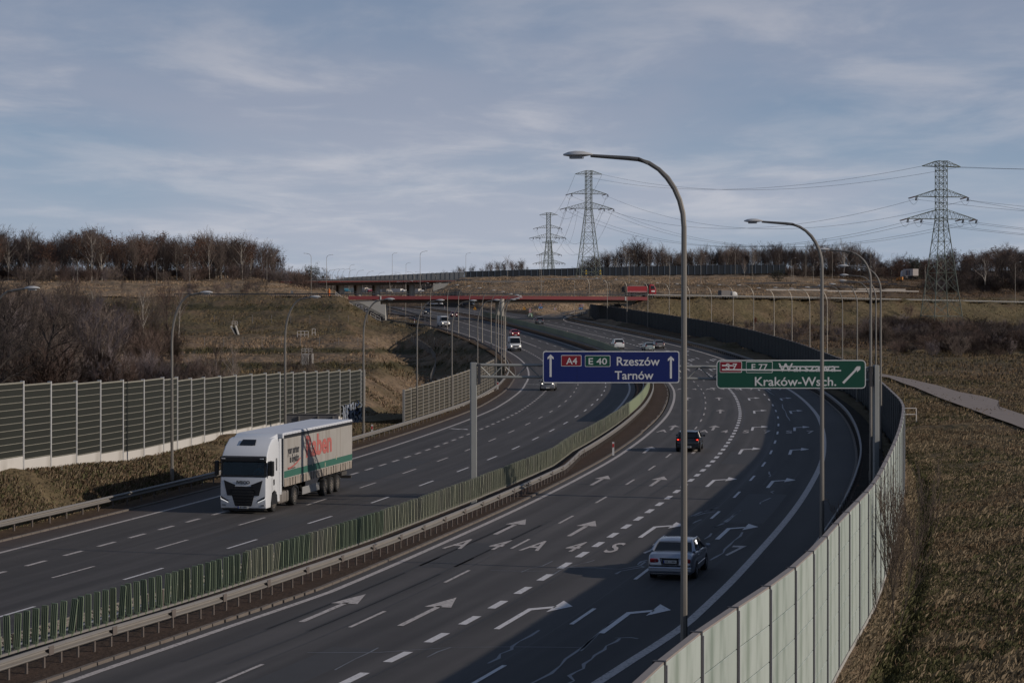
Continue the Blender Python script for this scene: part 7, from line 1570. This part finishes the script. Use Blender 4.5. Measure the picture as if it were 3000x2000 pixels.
# ================================================================ GRASS (nobody could count it)
def grass(name, pts, hgt, wdt, cols, lean=(.5, .2), blades=3):
    n = len(pts) * blades; P = np.repeat(np.array(pts, np.float32), blades, 0); P[:, :2] += RNG.normal(0, .07, (n, 2))
    a = RNG.uniform(0, 6.283, n); hh = (RNG.uniform(.5, 1.2, n) * np.repeat(hgt, blades)).astype(np.float32); ww = np.repeat(wdt, blades) * RNG.uniform(.7, 1.3, n)
    lx, ly = lean[0] * hh * RNG.normal(.6, .6, n), lean[1] * hh * RNG.normal(0, 1., n)
    dx, dy = np.cos(a) * ww, np.sin(a) * ww
    V_ = np.empty((n, 4, 3), np.float32)
    V_[:, 0] = P - np.stack([dx, dy, np.full(n, .05)], 1); V_[:, 1] = P + np.stack([dx, dy, np.full(n, -.05)], 1)
    V_[:, 2] = P + np.stack([dx * .7 + lx * .45, dy * .7 + ly * .45, hh * .65], 1); V_[:, 3] = P + np.stack([lx, ly, hh * .85], 1)
    me = bpy.data.meshes.new(name); me.vertices.add(n * 4); me.vertices.foreach_set('co', V_.ravel()); me.loops.add(n * 4); me.loops.foreach_set('vertex_index', np.arange(n * 4, dtype=np.int32)); me.polygons.add(n); me.polygons.foreach_set('loop_start', np.arange(0, n * 4, 4, dtype=np.int32)); me.polygons.foreach_set('loop_total', np.full(n, 4, np.int32)); me.update()
    c = np.repeat(np.repeat(np.array(cols, np.float32), blades, 0) * RNG.uniform(.65, 1.35, (n, 1)), 4, 0); c = np.concatenate([c, np.ones((len(c), 1))], 1).astype(np.float32)
    ca = me.color_attributes.new('tint', 'FLOAT_COLOR', 'POINT'); ca.data.foreach_set('color', c.ravel()); me.materials.append(M_BLADE); me.validate(); return me
M_BLADE = bpy.data.materials.new('grass_blade'); M_BLADE.use_nodes = True; _t = M_BLADE.node_tree; _a = N(_t, 'ShaderNodeVertexColor'); _a.layer_name = 'tint'; _t.links.new(_a.outputs[0], _t.nodes['Principled BSDF'].inputs[0]); _t.nodes['Principled BSDF'].inputs['Roughness'].default_value = .9; _t.nodes['Principled BSDF'].inputs['Specular IOR Level'].default_value = .1
S_, G_, B_ = np.array([.235, .185, .125]), np.array([.085, .084, .042]), np.array([.130, .092, .060])
pts, hg, wd, cl_ = [], [], [], []
rnd = random.Random(9)
for i in range(185000):      # right field
    d = 50 * math.exp(rnd.random() * math.log(330 / 50.)); x = rnd.uniform(1700, 2420); X = (x - PX) * d / PF; ow = WALL.off(X, d)
    if ow < .25: continue
    q = CAMZ - (h(X, d)) ; py = PH + q * PF / d
    if py > 1640: continue
    xr = PX + X * PF / d
    if 862 < py < 1000 and xr > 1975 and py < np.interp(xr, [1990, 2040, 2101, 2161, 2231, 2296, 2370], [866, 872, 894, 921, 946, 971, 998]) and py > np.interp(xr, [1990, 2031, 2091, 2151, 2201, 2261, 2290, 2352], [857, 864, 876, 890, 905, 916, 934, 959]): continue
    n1 = ncell(X, d, 3.1, 21); n2 = ncell(X, d, 9., 22)
    if rnd.random() > .35 + .65 * n1: continue
    c = S_ * 1.0 if ow < .8 else (G_ * 1.35 if .8 < ow < 1.9 and rnd.random() < .7 else (S_ * 1.0 if rnd.random() < .50 - .28 * (d < 90) or n1 > .66 else (G_ * 1.05 if n2 > .5 or (d < 105 and rnd.random() < .6) else B_ * 1.35)))
    c = c * (1 - .35 * (rnd.random() < .3)); pts.append((X, d, h(X, d))); hg.append((.12 + .17 * n1) * (1.2 if ow < .8 else (1.9 if rnd.random() < .07 else 1.))); wd.append(.009 + d * .00011); cl_.append(c)
tag(link('grass_field', grass('grass_field', pts, np.array(hg), np.array(wd), cl_, blades=4)), 'rough winter grass covering the field right of the noise wall', 'grass', kind='stuff')
pts, hg, wd, cl_ = [], [], [], []
for i in range(62000):      # left bank
    Y = 62 * math.exp(rnd.random() * math.log(330 / 62.)); o = rnd.uniform(-33.6 if Y < 205 else -52, -28.6); X, d = REF.pos(Y, o)
    if (Y < 200 and LW.off(X, d) < .3): continue
    n1 = ncell(X, d, 2.2, 31); n2 = ncell(X, d, 6., 32)
    if rnd.random() > .35 + .65 * n1: continue
    c = (S_ * (.6 + .35 * rnd.random()) if rnd.random() < .55 else B_ * 1.2) if rnd.random() < .8 else G_ * 1.2
    pts.append((X, d, h(X, d))); hg.append(.12 + .14 * n1); wd.append(.012 + d * .00012); cl_.append(c)
tag(link('grass_bank', grass('grass_bank', pts, np.array(hg), np.array(wd), cl_, (.4, .3), blades=4)), 'dry trampled grass on the bank between left guard rail and noise wall', 'grass', kind='stuff')
pts, hg, wd, cl_ = [], [], [], []
for i in range(130000):      # far hillsides and embankments
    x = rnd.uniform(-30, 2400); d = rnd.uniform(230, 1150); X = (x - PX) * d / PF; o = REF.off(X, d) if d < 900 else 99
    if -32 < o < 12 and d < 900: continue
    if d < 583 and o > 5 and WALL.off(X, d) < 1: continue
    if abs(RAMPL.off(X, d)) < 7 and 400 < d < 572: continue
    if abs(RAMPR.off(X, d)) < 7 and 500 < d < 810: continue
    de = float(np.interp(x, [b[0] for b in BR], [b[1] for b in BR]))
    if abs(d - de) < 6.5: continue
    n1 = ncell(X, d, 8., 41); z = h(X, d); c = np.array(tint(X, d, z)) * 1.15; pts.append((X, d, z)); hg.append(.25 + .35 * n1); wd.append(.03 + d * .00016); cl_.append(c)
tag(link('hill_grass', grass('hill_grass', pts, np.array(hg), np.array(wd), cl_, (.3, .2), blades=2)), 'tall dry grass over the far hillsides and embankments', 'grass', kind='stuff')
# fringe of weeds in the median
pts, hg, wd, cl_ = [], [], [], []
for i in range(9000):
    Y = rnd.uniform(40, 330); o = rnd.uniform(-12.2, -8.1); X, d = REF.pos(Y, o)
    if ncell(X, d, 2.5, 51) < .5: continue
    pts.append((X, d, g(d) - .15)); hg.append(.10); wd.append(.014 + d * .0001); cl_.append(B_ * .75)
tag(link('median_weeds', grass('median_weeds', pts, np.array(hg), np.array(wd), cl_, blades=3)), 'sparse brown weeds on the earth median', 'weeds', kind='stuff')
